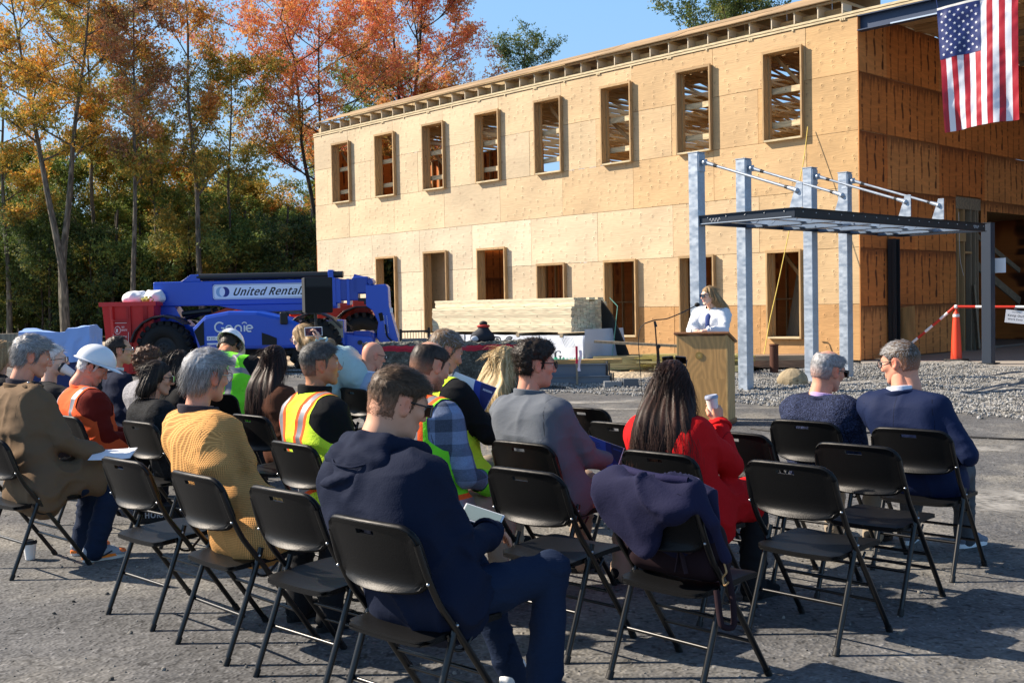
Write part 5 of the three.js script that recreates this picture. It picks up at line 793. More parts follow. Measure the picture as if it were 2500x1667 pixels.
  part('shell', bend(new THREE.BoxGeometry(1.35, 1.62, 1.2, 4, 4, 4), (v) => { const f = 0.84 + 0.16 * (v.y / 1.62 + 0.5); v.x *= f; v.z *= f; v.y += 0.86; }), rd, k); part('rim', [box(1.48, 0.10, 0.10, 0, 1.68, 0.60), box(1.48, 0.10, 0.10, 0, 1.68, -0.60), box(0.10, 0.10, 1.2, -0.69, 1.68, 0), box(0.10, 0.10, 1.2, 0.69, 1.68, 0)], rd, k);
  for (const x of [-0.42, 0.02, 0.45]) part('rib', beamBox([x * 0.88, 0.1, 0.525], [x, 1.63, 0.615], 0.10, 0.07), x > 0 ? rdD : rd, k); part('lift_pocket', [box(0.40, 0.03, 0.05, -0.2, 1.30, 0.62), box(0.03, 0.25, 0.05, -0.40, 1.46, 0.63), box(0.03, 0.25, 0.05, 0.0, 1.46, 0.63)], rdD, k);
  const rs = canvasTex(256, 256, (g) => { g.fillStyle = '#b3191b'; g.fillRect(0, 0, 256, 256); g.strokeStyle = '#e8d2cc'; g.lineWidth = 8; g.strokeRect(8, 8, 240, 240); g.beginPath(); g.arc(76, 98, 46, 0, 7); g.stroke(); g.fillStyle = '#e8d2cc'; g.font = 'bold 30px sans-serif'; g.fillText('NO', 140, 70); g.fillText('SMOKING', 96, 190, 130); g.fillText('WASTE', 134, 108, 100); g.fillRect(52, 80, 30, 44); }); part('label', box(0.42, 0.48, 0.008, -0.2, 1.02, 0.612, -0.07, 0, 0), P(0xffffff, 0.6, { map: rs }), k);
  k.scale.x = 0.88;
  const sb = thing('rubbish_bags', 'white crumpled rubbish bags heaped on the red waste container', 'rubbish', [-8.85, 1.68, -26.0]); part('bag', displace(mesh([el([-0.1, 0.12, 0], [0.30, 0.18, 0.3], 0.05), cp([-0.2, 0.15, 0], [0.1, 0.28, 0], 0.08, 0.05, 0.05)], 0.025), (v) => 0.03 * n3(v.x * 9, v.y * 9, v.z * 9)), M(0xe9ebee, 0.6), sb); part('bag', displace(mesh([el([0.38, 0.14, 0.05], [0.26, 0.2, 0.25], 0.05)], 0.025), (v) => 0.04 * n3(v.x * 9, v.y * 9, v.z * 9)), M(0xe2e4e6, 0.6), sb); part('leaf_scraps', displace(mesh([el([0.28, 0.10, 0.25], [0.16, 0.08, 0.08], 0.02)], 0.02), (v) => 0.03 * n3(v.x * 20, v.y * 20, v.z * 20)), M(0x9a9440, 0.8), sb);
}
// ---------------------------------------------------------------- lectern, microphone, loudspeaker
{
  R = mulberry(77);
  const oak = dataTex(512, 512, (u, v) => { const w = pn(u * 3, v * 2, 3, 2, 3) * 1.2 + pn(u * 7, v * 3, 7, 3, 4) * 0.4, d = Math.abs(u - 0.5) * 9, b = Math.sin((d + w + v * 1.4 * (1 - d / 5)) * 6.283 * 1.1), f = pn(u * 200, v * 9, 200, 9, 6); const s = 0.86 + b * 0.05 + f * 0.055; return [s, s * 0.985, s * 0.94]; });
  const oakM = P(C3l(0.66, 0.375, 0.135), 0.45, { map: oak, clearcoat: 0.3, clearcoatRoughness: 0.4 }), oakEdge = P(C3l(0.30, 0.13, 0.05), 0.4, { map: oak }), oakPale = P(C3l(0.64, 0.42, 0.18), 0.45, { map: oak });
  const t = thing('lectern', 'oak lectern with a round seal on its front between the steel posts', 'lectern', [2.28, 0, -13.10], -0.40);
  const W = 0.60, D = 0.42, side = (x) => { const g = extr([[0, 0.06], [-D, 0.06], [-D, 0.985], [0, 1.09]], 0.025, 0.002); g.rotateY(Math.PI / 2); return g; };
  const sp = (x) => boxUV(extr([[-D, 0.05], [0, 0.05], [0, 1.085], [-D, 0.98]], 0.022, 0.002).rotateY(-Math.PI / 2).translate(x, 0, 0), 0.8);
  part('front_panel', boxUV(box(W - 0.02, 1.03, 0.022, 0, 0.56, -0.012), 1.6, 0.5, 0.1), oakM, t);
  for (const x of [-W / 2 + 0.002, W / 2 - 0.002]) part('side_panel', sp(x).scale(1, 1, 1).applyMatrix4(new THREE.Matrix4().makeScale(1, 1, 1)), oakPale, t);
  part('base', rbox(W + 0.05, 0.06, D + 0.05, 0.008, 0, 0.03, -D / 2), oakEdge, t);
  part('top_board', rbox(W + 0.075, 0.028, D + 0.09, 0.008, 0, 1.052, -D / 2, -0.245, 0, 0), oakEdge, t);
  const seal = canvasTex(256, 256, (g) => { g.fillStyle = '#a98d50'; g.fillRect(0, 0, 256, 256); g.strokeStyle = '#6d5a2c'; g.lineWidth = 7; for (const r of [118, 84]) { g.beginPath(); g.arc(128, 128, r, 0, 7); g.stroke(); } for (let k = 0; k < 40; k++) { const a = k / 40 * 6.283; g.save(); g.translate(128 + Math.cos(a) * 101, 128 + Math.sin(a) * 101); g.rotate(a); g.fillStyle = '#7a6634'; g.fillRect(-9, -2, 18, 5); g.restore(); } g.fillStyle = '#8a7440'; g.beginPath(); g.moveTo(92, 88); g.lineTo(164, 88); g.lineTo(164, 140); g.quadraticCurveTo(150, 172, 128, 182); g.quadraticCurveTo(106, 172, 92, 140); g.fill(); g.fillStyle = '#d8c48e'; g.fillRect(104, 100, 14, 44); g.fillRect(138, 100, 14, 44); g.fillRect(104, 118, 48, 8); });
  part('seal', new THREE.CylinderGeometry(0.045, 0.045, 0.006, 40).rotateY(Math.PI / 2).rotateX(Math.PI / 2).translate(-0.035, 0.84, 0.003), P(0xffffff, 0.35, { map: seal, metalness: 0.3 }), t);
  // microphone on a boom stand
  const m = thing('microphone_stand', 'black boom microphone stand left of the lectern', 'microphone stand', [1.76, 0, -13.35]), bk = blackMetal;
  part('pole', [bar([0, 0.05, 0], [0.02, 0.80, 0], 0.013), bar([0.02, 0.78, 0], [-0.005, 1.22, 0], 0.009)], M(0x2a1712, 0.4, { metalness: 0.3 }), m);
  for (let k = 0; k < 3; k++) { const a = k * 2.094 + 0.4; part('tripod_leg', bar([0, 0.22, 0], [Math.cos(a) * 0.32, 0.012, Math.sin(a) * 0.32], 0.009), bk, m); }
  part('clutch', [bar([0.005, 1.19, 0], [-0.01, 1.26, 0], 0.020, 0.014), bar([0.03, 0.95, -0.02], [0.03, 0.95, 0.03], 0.026), bar([0.03, 0.95, 0.0], [0.05, 0.55, 0.0], 0.010)], bk, m);
  part('boom', tube([[-0.13, 1.235, 0], [0.0, 1.275, 0], [0.14, 1.285, -0.02], [0.34, 1.355, -0.10], [0.52, 1.435, -0.17]], 0.0075, 30, 7), bk, m);
  part('microphone', ball(0.028, 0.545, 1.45, -0.18, 1.25, 1, 1), M(0x08080a, 0.7), m);
  part('cable', tube([[-0.13, 1.235, 0], [-0.19, 1.17, 0], [-0.215, 1.0, 0.01], [-0.19, 0.6, 0.0], [-0.17, 0.25, 0.0], [-0.16, 0.02, 0.02], [-0.1, 0.012, 0.3]], 0.005, 50, 6), bk, m);
  tag(part('cable', tube([[2.75, 0.008, -12.6], [3.0, 0.01, -12.2], [3.2, 0.009, -12.35], [3.55, 0.011, -11.9], [4.1, 0.009, -12.0], [5.2, 0.01, -11.2], [6.3, 0.01, -11.4]], 0.010, 60, 6), M(0x111113, 0.6), scene), 'black cable snaking over the asphalt right of the lectern', 'cable');
  const sp1 = thing('loudspeaker', 'black loudspeaker on a pole in front of the blue telehandler', 'loudspeaker', [-2.80, -0.10, -15.6], 0.42);
  const cab = extr([[-0.20, 0.21], [0.20, 0.21], [0.145, -0.19], [-0.145, -0.19]], 0.50, 0.012).rotateX(Math.PI / 2).translate(0, 1.785, 0);
  part('cabinet', cab, M(0x131416, 0.7), sp1);
  part('grille', box(0.37, 0.36, 0.012, 0, 1.71, 0.213), M(0x060607, 0.85), sp1); part('horn', [box(0.30, 0.085, 0.02, 0, 1.965, 0.206), box(0.36, 0.11, 0.008, 0, 1.965, 0.213)], M(0x0b0b0d, 0.5), sp1);
  part('handle', [bar([0.196, 1.70, 0.0], [0.196, 1.86, 0.0], 0.012)], blackMetal, sp1);
  part('pole', bar([0, 0.6, 0], [0, 1.53, 0], 0.019), M(0x26282c, 0.5), sp1);
  for (let k = 0; k < 3; k++) { const a = k * 2.094 + 0.9; part('tripod_leg', bar([0, 0.75, 0], [Math.cos(a) * 0.5, 0.112, Math.sin(a) * 0.5], 0.013), blackMetal, sp1); }
}
function C3l(r, g, b) { return new THREE.Color(r, g, b); }

// ---------------------------------------------------------------- canopy: four galvanized posts, rods, a dark channel frame
{
  const T = 0.814, ux = [Math.sin(T), -Math.cos(T)], ox = [Math.cos(T), Math.sin(T)]; // along the post line (away), and out towards the right
  const base = [2.94, -17.15], at = (s, o, y) => [base[0] + ux[0] * s + ox[0] * o, y, base[1] + ux[1] * s + ox[1] * o];
  const POST = [0, 1.265, 3.29, 4.49], names = ['leftmost galvanized canopy post right behind the woman at the lectern', 'second galvanized canopy post, just right of the lectern', 'third galvanized canopy post from the left', 'rightmost galvanized canopy post beside the building corner'];
  POST.forEach((s, i) => {
    const p = at(s, 0, 0), t = thing('canopy_post', names[i], 'steel post', p, -T, 'galvanized canopy posts');
    part('column', boxUV(new RoundedBoxGeometry(0.185, 3.8, 0.185, 3, 0.012).translate(0, 1.9, 0), 0.9, i * 0.3, 0), galv, t);
    part('cap_plate', box(0.20, 0.012, 0.20, 0, 3.806, 0), galv, t);
    part('lug_plate', [box(0.014, 0.26, 0.16, 0.10, 3.64, 0), box(0.10, 0.10, 0.025, 0.15, 3.64, 0)], galv, t);
    part('pin', [bar([0.165, 3.64, -0.045], [0.165, 3.64, 0.045], 0.022), ball(0.03, 0.165, 3.64, 0.045, 1, 1, 0.4)], galv, t);
  });
  const c = thing('steel_canopy', 'dark steel canopy frame with sloping tie rods hung from the galvanized posts', 'canopy'), F = (a, b, w, h, m, n) => part(n, beamBox(a, b, w, h), m, c), Y = 2.745, H = 0.15, O = 1.78, E = 6.35;
  const chan = (a, b, n, m = darkSteel) => part(n, [beamBox(a, b, 0.012, H), ...[-1, 1].map((k) => { const d = (q) => [q[0], q[1] + k * (H / 2 - 0.005), q[2]]; return beamBox(d(a), d(b), 0.07, 0.010); })], m, c);
  const blk = M(0x1c1e22, 0.45, { metalness: 0.35 }), nv = M(0x1d2836, 0.45, { metalness: 0.35 });
  chan(at(-0.05, 0.05, Y), at(-0.05, O, Y), 'end_channel', nv); chan(at(-0.05, O, Y), at(E, O, Y), 'outer_channel', blk); chan(at(E, 0.05, Y), at(E, O, Y), 'end_channel', nv); chan(at(-0.05, 0.14, Y), at(E, 0.14, Y), 'inner_channel', nv);
  for (const s of [1.1, 2.2, 3.3, 4.4, 5.4]) { part('cross_channel', beamBox(at(s, 0.16, Y - 0.01), at(s, O - 0.04, Y - 0.01), 0.012, H * 0.9), M(0x6f8198, 0.5, { metalness: 0.3 }), c); part('cross_flange', beamBox(at(s, 0.16, Y - 0.09), at(s, O - 0.05, Y - 0.09), 0.09, 0.008), nv, c); }
  part('galvanized_edge', [beamBox(at(-0.02, 0.1, Y - 0.055), at(-0.02, O - 0.05, Y - 0.055), 0.09, 0.012), beamBox(at(0.1, 0.5, Y - 0.05), at(E - 0.1, 0.5, Y - 0.05), 0.10, 0.008), beamBox(at(0.1, 1.2, Y - 0.05), at(E - 0.1, 1.2, Y - 0.05), 0.10, 0.008)], galv, c);
  for (let s = 0.15; s < E; s += 0.36) part('bolt', ball(0.011, ...at(s, O + 0.008, Y + 0.02), 1, 1, 1, 8), rivetM0(), c);
  for (let o = 0.25; o < O; o += 0.34) part('bolt', ball(0.011, ...at(-0.06, o, Y + 0.03), 1, 1, 1, 8), rivetM0(), c);
  for (let s = 0.5; s < 6; s += 0.42) for (const o of [0.75, 1.45]) part('stud_bolt', bar(at(s, o, Y - 0.06), at(s + 0.06, o + 0.03, Y - 0.01), 0.008, 0.008, 6), galv, c);
  const chalk = M(0xd8dade, 0.9); // chalk marks left by the fabricator
  const squig = (s0, o0, along) => part('chalk_mark', tube(Array.from({ length: 14 }, (_, k) => { const q = k / 13, p = along ? at(s0 + q * 0.22, O + 0.0085, Y + 0.03 * Math.sin(k * 1.7)) : at(-0.062, o0 + q * 0.2, Y - 0.01 + 0.03 * Math.sin(k * 1.7)); return p; }), 0.003, 60, 4), chalk, c);
  squig(0, 0.28, false); squig(5.85, 0, true);
  POST.forEach((s) => {
    const a = at(s, 0.19, 3.63), b = at(s + 0.03, O - 0.02, Y + 0.33); part('tie_rod', bar(a, b, 0.021, 0.021, 10), galv, c);
    const mid = (f) => a.map((q, k) => lerp(q, b[k], f)); part('clevis', [bar(mid(-0.01), mid(0.09), 0.034, 0.026, 10), bar(mid(0.91), mid(1.0), 0.028, 0.038, 10)], galv, c); part('sleeve', [bar(mid(0.09), mid(0.125), 0.03, 0.026, 10), bar(mid(0.88), mid(0.91), 0.026, 0.03, 10)], darkSteel, c);
    part('hanger_plate', extr([[-0.12, 0], [0.10, 0], [0.10, 0.36], [0.0, 0.36]], 0.014, 0.002).rotateY(-T).translate(b[0], Y + 0.075, b[2]), galv, c); part('pin', ball(0.042, b[0], b[1] - 0.01, b[2] + 0.02, 1, 1, 0.7), galv, c);
  });
  const pl = thing('steel_column', 'dark blue steel column at the front edge of the entrance slab', 'steel column', [9.8, 0, -22.42], -T);
  part('shaft', rbox(0.20, 2.95, 0.20, 0.01, 0, 1.49, 0), M(0x2c3644, 0.5, { metalness: 0.2 }), pl); part('base_plate', box(0.34, 0.02, 0.34, 0, 0.10, 0), darkSteel, pl); part('cap_plate', box(0.21, 0.015, 0.21, 0, 2.97, 0), darkSteel, pl);
  const pap = M(0xe9ebf0, 0.8); part('paper_notice', box(0.30, 0.30, 0.003, 0.15, 2.1, -0.14), pap, pl);
}
function rivetM0() { return rivetM0.m || (rivetM0.m = M(0xc9ccd0, 0.35, { metalness: 0.8 })); }

// ---------------------------------------------------------------- flag, rope, cone, tape, sign
{
  const t = thing('national_flag', 'large stars and stripes flag hanging from the steel beam over the entrance', 'flag', [0, 0, 0]);
  const A = V(8.72, 7.24, -22.25), dx = V(0.80, 0.05, 0.60).normalize(), w = 1.52, h = 2.47, N = 96, Mv = 150;
  const cloth2 = (s, y) => { // s across 0..1, y down 0..1
    const f = 0.035 * Math.sin(s * 9 + y * 2.2 + 0.4) * (0.3 + y) + 0.02 * Math.sin(s * 17 - y * 5) * (0.2 + y) + 0.022 * n3(s * 5, y * 6, 2) + 0.010 * n3(s * 12 + y * 9, y * 13 - s * 6, 7), sh = 1 - 0.10 * y * (1 - s), p = A.clone().addScaledVector(dx, w * (1 - (1 - s) * sh)).add(V(0, -h * y + 0.05 * s * y, 0)); p.addScaledVector(V(-dx.z, 0, dx.x), f); p.y += 0.03 * Math.sin(s * 3.1); return p; };
  const surf = (s0, s1, y0, y1, m, n, off = 0) => { const ns = Math.max(2, Math.round((s1 - s0) * 60)), ny = Math.max(2, Math.round((y1 - y0) * 80)), pos = [], idx = []; for (let i = 0; i <= ns; i++) for (let j = 0; j <= ny; j++) { const p = cloth2(lerp(s0, s1, i / ns), lerp(y0, y1, j / ny)); if (off) p.addScaledVector(V(-dx.z, 0, dx.x), off); pos.push(p.x, p.y, p.z); if (i < ns && j < ny) { const a = i * (ny + 1) + j, b = a + ny + 1; idx.push(a, a + 1, b, b, a + 1, b + 1); } } const g = new THREE.BufferGeometry(); g.setAttribute('position', new THREE.Float32BufferAttribute(pos, 3)); g.setIndex(idx); g.computeVertexNormals(); return part(n, g, m, t); };
  const sat = (c) => P(c, 0.42, { side: THREE.DoubleSide, sheen: 0.5, sheenRoughness: 0.3, transmission: 0.12, thickness: 0 }), red = sat(0xb01226), white = sat(0xeceff8), blue = sat(0x1f2f6e);
  for (let k = 0; k < 13; k++) { const s0 = 1 - (k + 1) / 13, s1 = 1 - k / 13; surf(s0, s1, k >= 6 ? 0 : 0, 1, k % 2 ? white : red, 'stripe'); }
  surf(-0.002, 7 / 13, -0.002, 0.40, blue, 'canton', 0.006);
  for (let r = 0; r < 9; r++) for (let q = 0; q < (r % 2 ? 5 : 6); q++) { // 50 stars, five points each
    const u = (r + 1) / 10 * (7 / 13), v = ((r % 2 ? 2 : 1) + q * 2) / 12 * 0.40, c = cloth2(u, v), ex = cloth2(u + 0.01, v).sub(c).normalize(), ey = c.clone().sub(cloth2(u, v + 0.01)).normalize(), nn = ex.clone().cross(ey), pos = [];
    const P5 = (k) => { const a = Math.PI / 2 + k * Math.PI / 5, rad = (k % 2 ? 0.4 : 1) * 0.034; return c.clone().addScaledVector(ex, Math.cos(a) * rad).addScaledVector(ey, Math.sin(a) * rad).addScaledVector(V(-dx.z, 0, dx.x), 0.012); };
    const c2 = c.clone().addScaledVector(V(-dx.z, 0, dx.x), 0.012); for (let k = 0; k < 10; k++) for (const p of [c2, P5(k), P5(k + 1)]) pos.push(p.x, p.y, p.z);
    const g = new THREE.BufferGeometry(); g.setAttribute('position', new THREE.Float32BufferAttribute(pos, 3)); g.computeVertexNormals(); part('star', g, white, t);
  }
  surf(0, 7 / 13 * 0.99, -0.022, -0.004, M(0xe6e4de, 0.7, { side: THREE.DoubleSide }), 'header_tape', 0.0);
  part('cord', bar([A.x + 0.02, A.y + 0.02, A.z], [A.x - 0.12, A.y + 0.6, A.z + 0.1], 0.006), M(0x3a4c8a, 0.6), t);
  const rp = part('rope', tube([[6.86, 5.42, -25.1], [6.7, 4.6, -24.9], [6.3, 3.1, -24.6], [5.9, 1.75, -24.2], [5.65, 1.0, -23.9], [5.4, 0.15, -23.5]], 0.010, 50, 6), M(0xd9bd5c, 0.8), scene); rp.name = 'rope'; tag(rp, 'yellow rope hanging from the last upper window past the posts', 'rope');
  const hose = part('hose', tube([[6.95, 0.62, -25.0], [6.8, 0.78, -24.95], [6.72, 0.6, -24.9], [6.78, 0.25, -24.7], [6.7, 0.1, -24.4]], 0.016, 40, 6), M(0xdc9a28, 0.6), scene); hose.name = 'hose'; tag(hose, 'short orange hose hooked over the sill of the last lower window', 'hose');
  // delineator cone
  const k = thing('traffic_cone', 'tall orange delineator cone with a black base by the entrance', 'traffic cone', [9.66, 0.08, -23.7]);
  part('post', new THREE.LatheGeometry([[0.115, 0.05], [0.105, 0.3], [0.085, 0.7], [0.062, 1.02], [0.05, 1.06], [0.03, 1.07], [0.028, 1.16], [0.045, 1.18], [0.045, 1.21], [0, 1.215]].map((q) => new THREE.Vector2(...q)), 28), P(0xe8431f, 0.5), k);
  part('base', bend(new THREE.CylinderGeometry(0.26, 0.29, 0.05, 8), (v) => { v.y += 0.025; }), M(0x16161a, 0.8), k); part('band', bar([0, 0.96, 0], [0, 1.02, 0], 0.073, 0.068, 24, true), M(0xd9dadd, 0.5), k);
  const tape = thing('barrier_rail', 'red and white striped barrier rail running from the cone past the dark column', 'barrier rail');
  const rw = [P(0xc43020, 0.5), P(0xe8e8ea, 0.5)], seg = (a, b, n) => { for (let i = 0; i < n; i++) { const p = (f) => a.map((q, e) => lerp(q, b[e], f)); part('rail_segment', bar(p(i / n), p((i + 1) / n), 0.03, 0.03, 10), rw[i % 2], tape); } };
  seg([9.65, 1.26, -23.68], [11.3, 1.22, -22.6], 5); seg([9.64, 1.27, -23.68], [8.62, 0.02, -24.9], 9); part('joint', ball(0.045, 9.65, 1.26, -23.68), rw[1], tape);
  const sg = thing('warning_sign', 'small white Keep Out sign hanging on the striped barrier rail', 'sign', [10.62, 1.03, -22.98], -0.36);
  const st = canvasTex(256, 192, (g) => { g.fillStyle = '#f1f1f4'; g.fillRect(0, 0, 256, 192); g.fillStyle = '#30303a'; g.textAlign = 'center'; g.font = 'bold 24px sans-serif'; g.fillText('CAUTION', 128, 38); g.font = 'bold 46px sans-serif'; g.fillText('Keep Out', 128, 98); g.font = 'bold 36px sans-serif'; g.fillText('Work Zone', 128, 150); });
  part('board', boxFace(0.40, 0.27, 0.006), M(0xffffff, 0.7, { map: st }), sg).rotation.z = -0.12; part('clip', box(0.05, 0.05, 0.03, 0.0, 0.17, 0), M(0x55585e, 0.5), sg);
  const lb = thing('leaning_plywood', 'plywood offcut leaning on the dark steel column in the recess', 'plywood sheet', [9.02, 0.08, -25.15], -0.85); part('sheet', boxUV(box(0.62, 1.2, 0.02, 0, 0.58, 0, -0.15, 0, 0.12), 0.4), M(C3l(0.55, 0.30, 0.11), 0.8, { map: woodTex }), lb);
}
function boxFace(w, h, d) { return new THREE.BoxGeometry(w, h, d); }

// ---------------------------------------------------------------- building materials lying about
{
  R = mulberry(900);
  const T = 0.814, ux = [Math.cos(T), Math.sin(T)]; // along the building front, to the right
  const end = lumberVar, face = [0.95, 1.05, 1.15, 0.88].map((k) => M(C3l(0.88 * Math.min(1.05, k), 0.78 * k, 0.59 * k), 0.75, { map: woodTex }));
  function stack(name, label, pos, turn, nx, ny, w, h, L, mats, jit = 0.05, skip = () => false, cat = 'lumber stack') {
    const t = thing(name, label, cat, pos, turn);
    for (let j = 0; j < ny; j++) for (let i = 0; i < nx; i++) { if (skip(i, j)) continue; const dx = rr(-jit, jit), g = boxUV(box(L, h * 0.93, w * 0.93, dx, (j + 0.5) * h + 0.002, (i - (nx - 1) / 2) * w), 1, R(), R(), true); part('board', g, mats[Math.floor(R() * mats.length)], t); }
    return t;
  }
  // big stack of framing timber on a wrapped bundle, long side along the front wall, its end towards the right
  const cx = 0.08, cz = -24.4;
  stack('lumber_stack', 'high stack of pale framing boards on a white wrapped bundle', [cx, 0.90, cz], -T, 12, 16, 0.092, 0.0445, 4.5, face, 0.014, (i, j) => j > 13 && (i < 1 || hsh(i, j, 3) < 0.2) || (j > 11 && i > 10));
  const bear = thing('timber_bearer', 'dark bearers under the high stack of pale boards', 'timber', [cx, 0.82, cz], -T); for (const x of [-1.9, -0.6, 0.7, 2.0]) part('bearer', box(0.09, 0.08, 1.2, x, 0.02, 0), greyLumber, bear);
  const wr = thing('wrapped_bundle', 'lumber bundle in white printed wrap with green grass print under the high stack', 'wrapped lumber', [cx + 0.12, 0.04, cz + 0.1], -T);
  const print = canvasTex(1024, 200, (g) => { g.fillStyle = '#cdd3de'; g.fillRect(0, 0, 1024, 200); g.fillStyle = '#20242c'; g.font = 'bold 64px serif'; g.fillText('EDGAR', 480, 128); g.fillText('B.D.G', 720, 128); g.strokeStyle = '#16181c'; g.lineWidth = 9; g.font = 'italic bold 84px sans-serif'; g.strokeText('E.D.S', 380, 72); g.font = 'bold 20px sans-serif'; g.fillText('SPRUCE LUMBER', 750, 156); g.fillText('FRAMING GRADE', 760, 180); g.fillStyle = '#2456c8'; g.beginPath(); g.moveTo(560, 100); g.lineTo(580, 130); g.lineTo(540, 130); g.fill(); for (let k = 0; k < 260; k++) { const x = 840 + hsh(k, 1, 1) * 184, hh = 25 + hsh(k, 2, 1) * 65; g.strokeStyle = ['#1f8a6a', '#3aa884', '#0f6b52'][k % 3]; g.lineWidth = 3; g.beginPath(); g.moveTo(x, 200); g.lineTo(x + (hsh(k, 3, 1) - 0.5) * 24, 200 - hh); g.stroke(); } g.strokeStyle = '#55606c'; g.lineWidth = 2; for (let k = 0; k < 8; k++) { g.beginPath(); g.moveTo(900 + k * 9, 6); g.lineTo(960 + k * 9 - 40, 60); g.stroke(); } });
  const wg = new THREE.BoxGeometry(4.9, 0.78, 1.22, 60, 12, 14); bend(wg, (v) => { v.y += 0.40 + 0.014 * n3(v.x * 3, v.y * 6, v.z * 3) + 0.006 * n3(v.x * 9, v.y * 14, v.z * 9); v.z += 0.015 * n3(v.x * 4, v.y * 5, 3) + 0.010 * n3(v.x * 12 + v.y * 9, v.y * 7, 5); v.x += 0.012 * n3(v.z * 5, v.y * 5, 9); });
  const wrapM = P(0xcdd3de, 0.35, { clearcoat: 0.2 }); const wm = part('wrap', wg, [wrapM, wrapM, wrapM, wrapM, P(0xffffff, 0.35, { map: print, clearcoat: 0.2 }), wrapM], wr);
  part('strap', [box(0.02, 0.80, 1.25, 1.2, 0.40, 0), box(0.02, 0.80, 1.25, -1.2, 0.40, 0)], M(0x3a4048, 0.6), wr); part('end_flap', bend(new THREE.PlaneGeometry(1.2, 0.95, 12, 10).rotateY(Math.PI / 2), (v) => { v.x += 2.49 + (v.z < 0 ? 0.25 : 0.02) * (0.4 - v.y) * 0.6; v.y += 0.45; }), P(0xb4bccb, 0.4, { side: THREE.DoubleSide }), wr);
  // black sheet hanging behind the stack's end
  const tp = thing('black_tarp', 'black plastic sheet hanging at the right end of the lumber stack', 'tarpaulin', [1.98, 0, -22.85], -T); part('sheet', bend(extr([[-0.1, 0], [0.75, 0], [0.55, 0.5], [0.2, 1.25], [-0.1, 1.55]], 0.04, 0.005), (v) => { v.z += 0.05 * n3(v.x * 5, v.y * 4, 2); }), M(0x0b0b0d, 0.5, { side: THREE.DoubleSide }), tp);
  tag(part('strap', [bar([2.05, 1.60, -22.75], [2.20, 1.42, -22.6], 0.008, 0.008, 5), bar([2.20, 1.42, -22.6], [2.04, 0.25, -22.45], 0.008, 0.008, 5)], M(0x6fae9a, 0.6), scene), 'thin green strap dangling off the end of the lumber stack', 'strap').name = 'strap';
  // steel beams lying on the gravel
  const bmM = M(0x66717e, 0.5, { metalness: 0.25 }), bmD = M(0x33383f, 0.55, { metalness: 0.3 });
  [['lower of two blue grey steel beams lying on the gravel behind the audience', 0.02, 0, 0], ['upper of two blue grey steel beams with boards lying on top', 0.225, -0.06, -0.10]].forEach(([label, y, dx, dz], i) => {
    const t = thing('steel_beam', label, 'steel beam', [0.35 + dx, y, -19.15 + dz], -0.03); const L = 2.7;
    part('web', box(L, 0.19, 0.02, 0, 0.10, 0.06), bmM, t); part('flange', [box(L, 0.014, 0.22, 0, 0.197, 0), box(L, 0.014, 0.22, 0, 0.006, 0)], bmM, t);
    part('end_plate', [box(0.015, 0.26, 0.10, L / 2 + 0.02, 0.12, 0.08, 0, 0.25, 0), box(0.015, 0.24, 0.10, L / 2 + 0.07, 0.12, -0.06, 0, -0.2, 0)], bmD, t); for (const y2 of [0.06, 0.17]) for (const z2 of [0.06, 0.10]) part('bolt_hole', bar([L / 2 + 0.026, y2, z2], [L / 2 + 0.033, y2, z2], 0.012), rivetM0(), t);
  });
  stack('board_pile', 'yellow boards laid along the top of the steel beams', [0.45, 0.43, -19.3], 0.02, 3, 2, 0.09, 0.035, 2.9, [M(C3l(0.72, 0.46, 0.18), 0.75, { map: woodTex }), M(C3l(0.66, 0.44, 0.20), 0.75, { map: woodTex })], 0.12);
  // treated planks by the wall
  const tr = [[0.60, 0.54, 0.28], [0.52, 0.48, 0.25], [0.66, 0.58, 0.32]].map((c) => M(C3l(...c), 0.8, { map: woodTex }));
  stack('plank_stack', 'stack of greenish yellow treated planks behind the microphone stand', [2.9, 0.14, -22.3], -0.06, 6, 6, 0.14, 0.045, 2.7, tr, 0.22, (i, j) => hsh(i, j, 5) < 0.08);
  stack('plank_stack', 'stack of yellow planks with loose ends right of the lectern', [3.6, 0.12, -21.6], -0.35, 5, 8, 0.14, 0.04, 1.9, [...tr, M(C3l(0.58, 0.50, 0.15), 0.8, { map: woodTex })], 0.25, (i, j) => hsh(i, j, 6) < 0.1);
  stack('plank_stack', 'stack of weathered reddish planks behind the rusty pipe', [5.35, 0.10, -22.6], -0.10, 5, 5, 0.14, 0.05, 1.8, [M(C3l(0.36, 0.22, 0.15), 0.85, { map: woodTex }), M(C3l(0.46, 0.36, 0.26), 0.85, { map: woodTex })], 0.12);
  tag(part('long_board', boxUV(beamBox([1.65, 0.72, -21.9], [4.0, 0.56, -21.6], 0.20, 0.05), 1), M(C3l(0.40, 0.34, 0.26), 0.8, { map: woodTex }), scene), 'single long grey board lying across the treated planks', 'board').name = 'long_board';
  for (const [x, z, l] of [[2.6, -22.0, 'short timber block under the left treated plank stack'], [3.9, -21.4, 'short timber block under the yellow plank stack']]) tag(part('timber_block', boxUV(box(0.5, 0.11, 0.2, x, 0.075, z + 0.2)), lumber, scene), l, 'timber block');
  const pp = thing('rusty_pipe', 'short rusty steel pipe standing in the dirt before the wall', 'pipe', [5.14, 0, -21.4]); part('shaft', bar([0, 0, 0], [0, 0.62, 0], 0.085, 0.085, 20, true), M(0x4d2b1d, 0.85, { side: THREE.DoubleSide }), pp); part('collar', new THREE.TorusGeometry(0.086, 0.012, 8, 24).rotateX(Math.PI / 2).translate(0, 0.60, 0), M(0x5d3320, 0.85), pp);
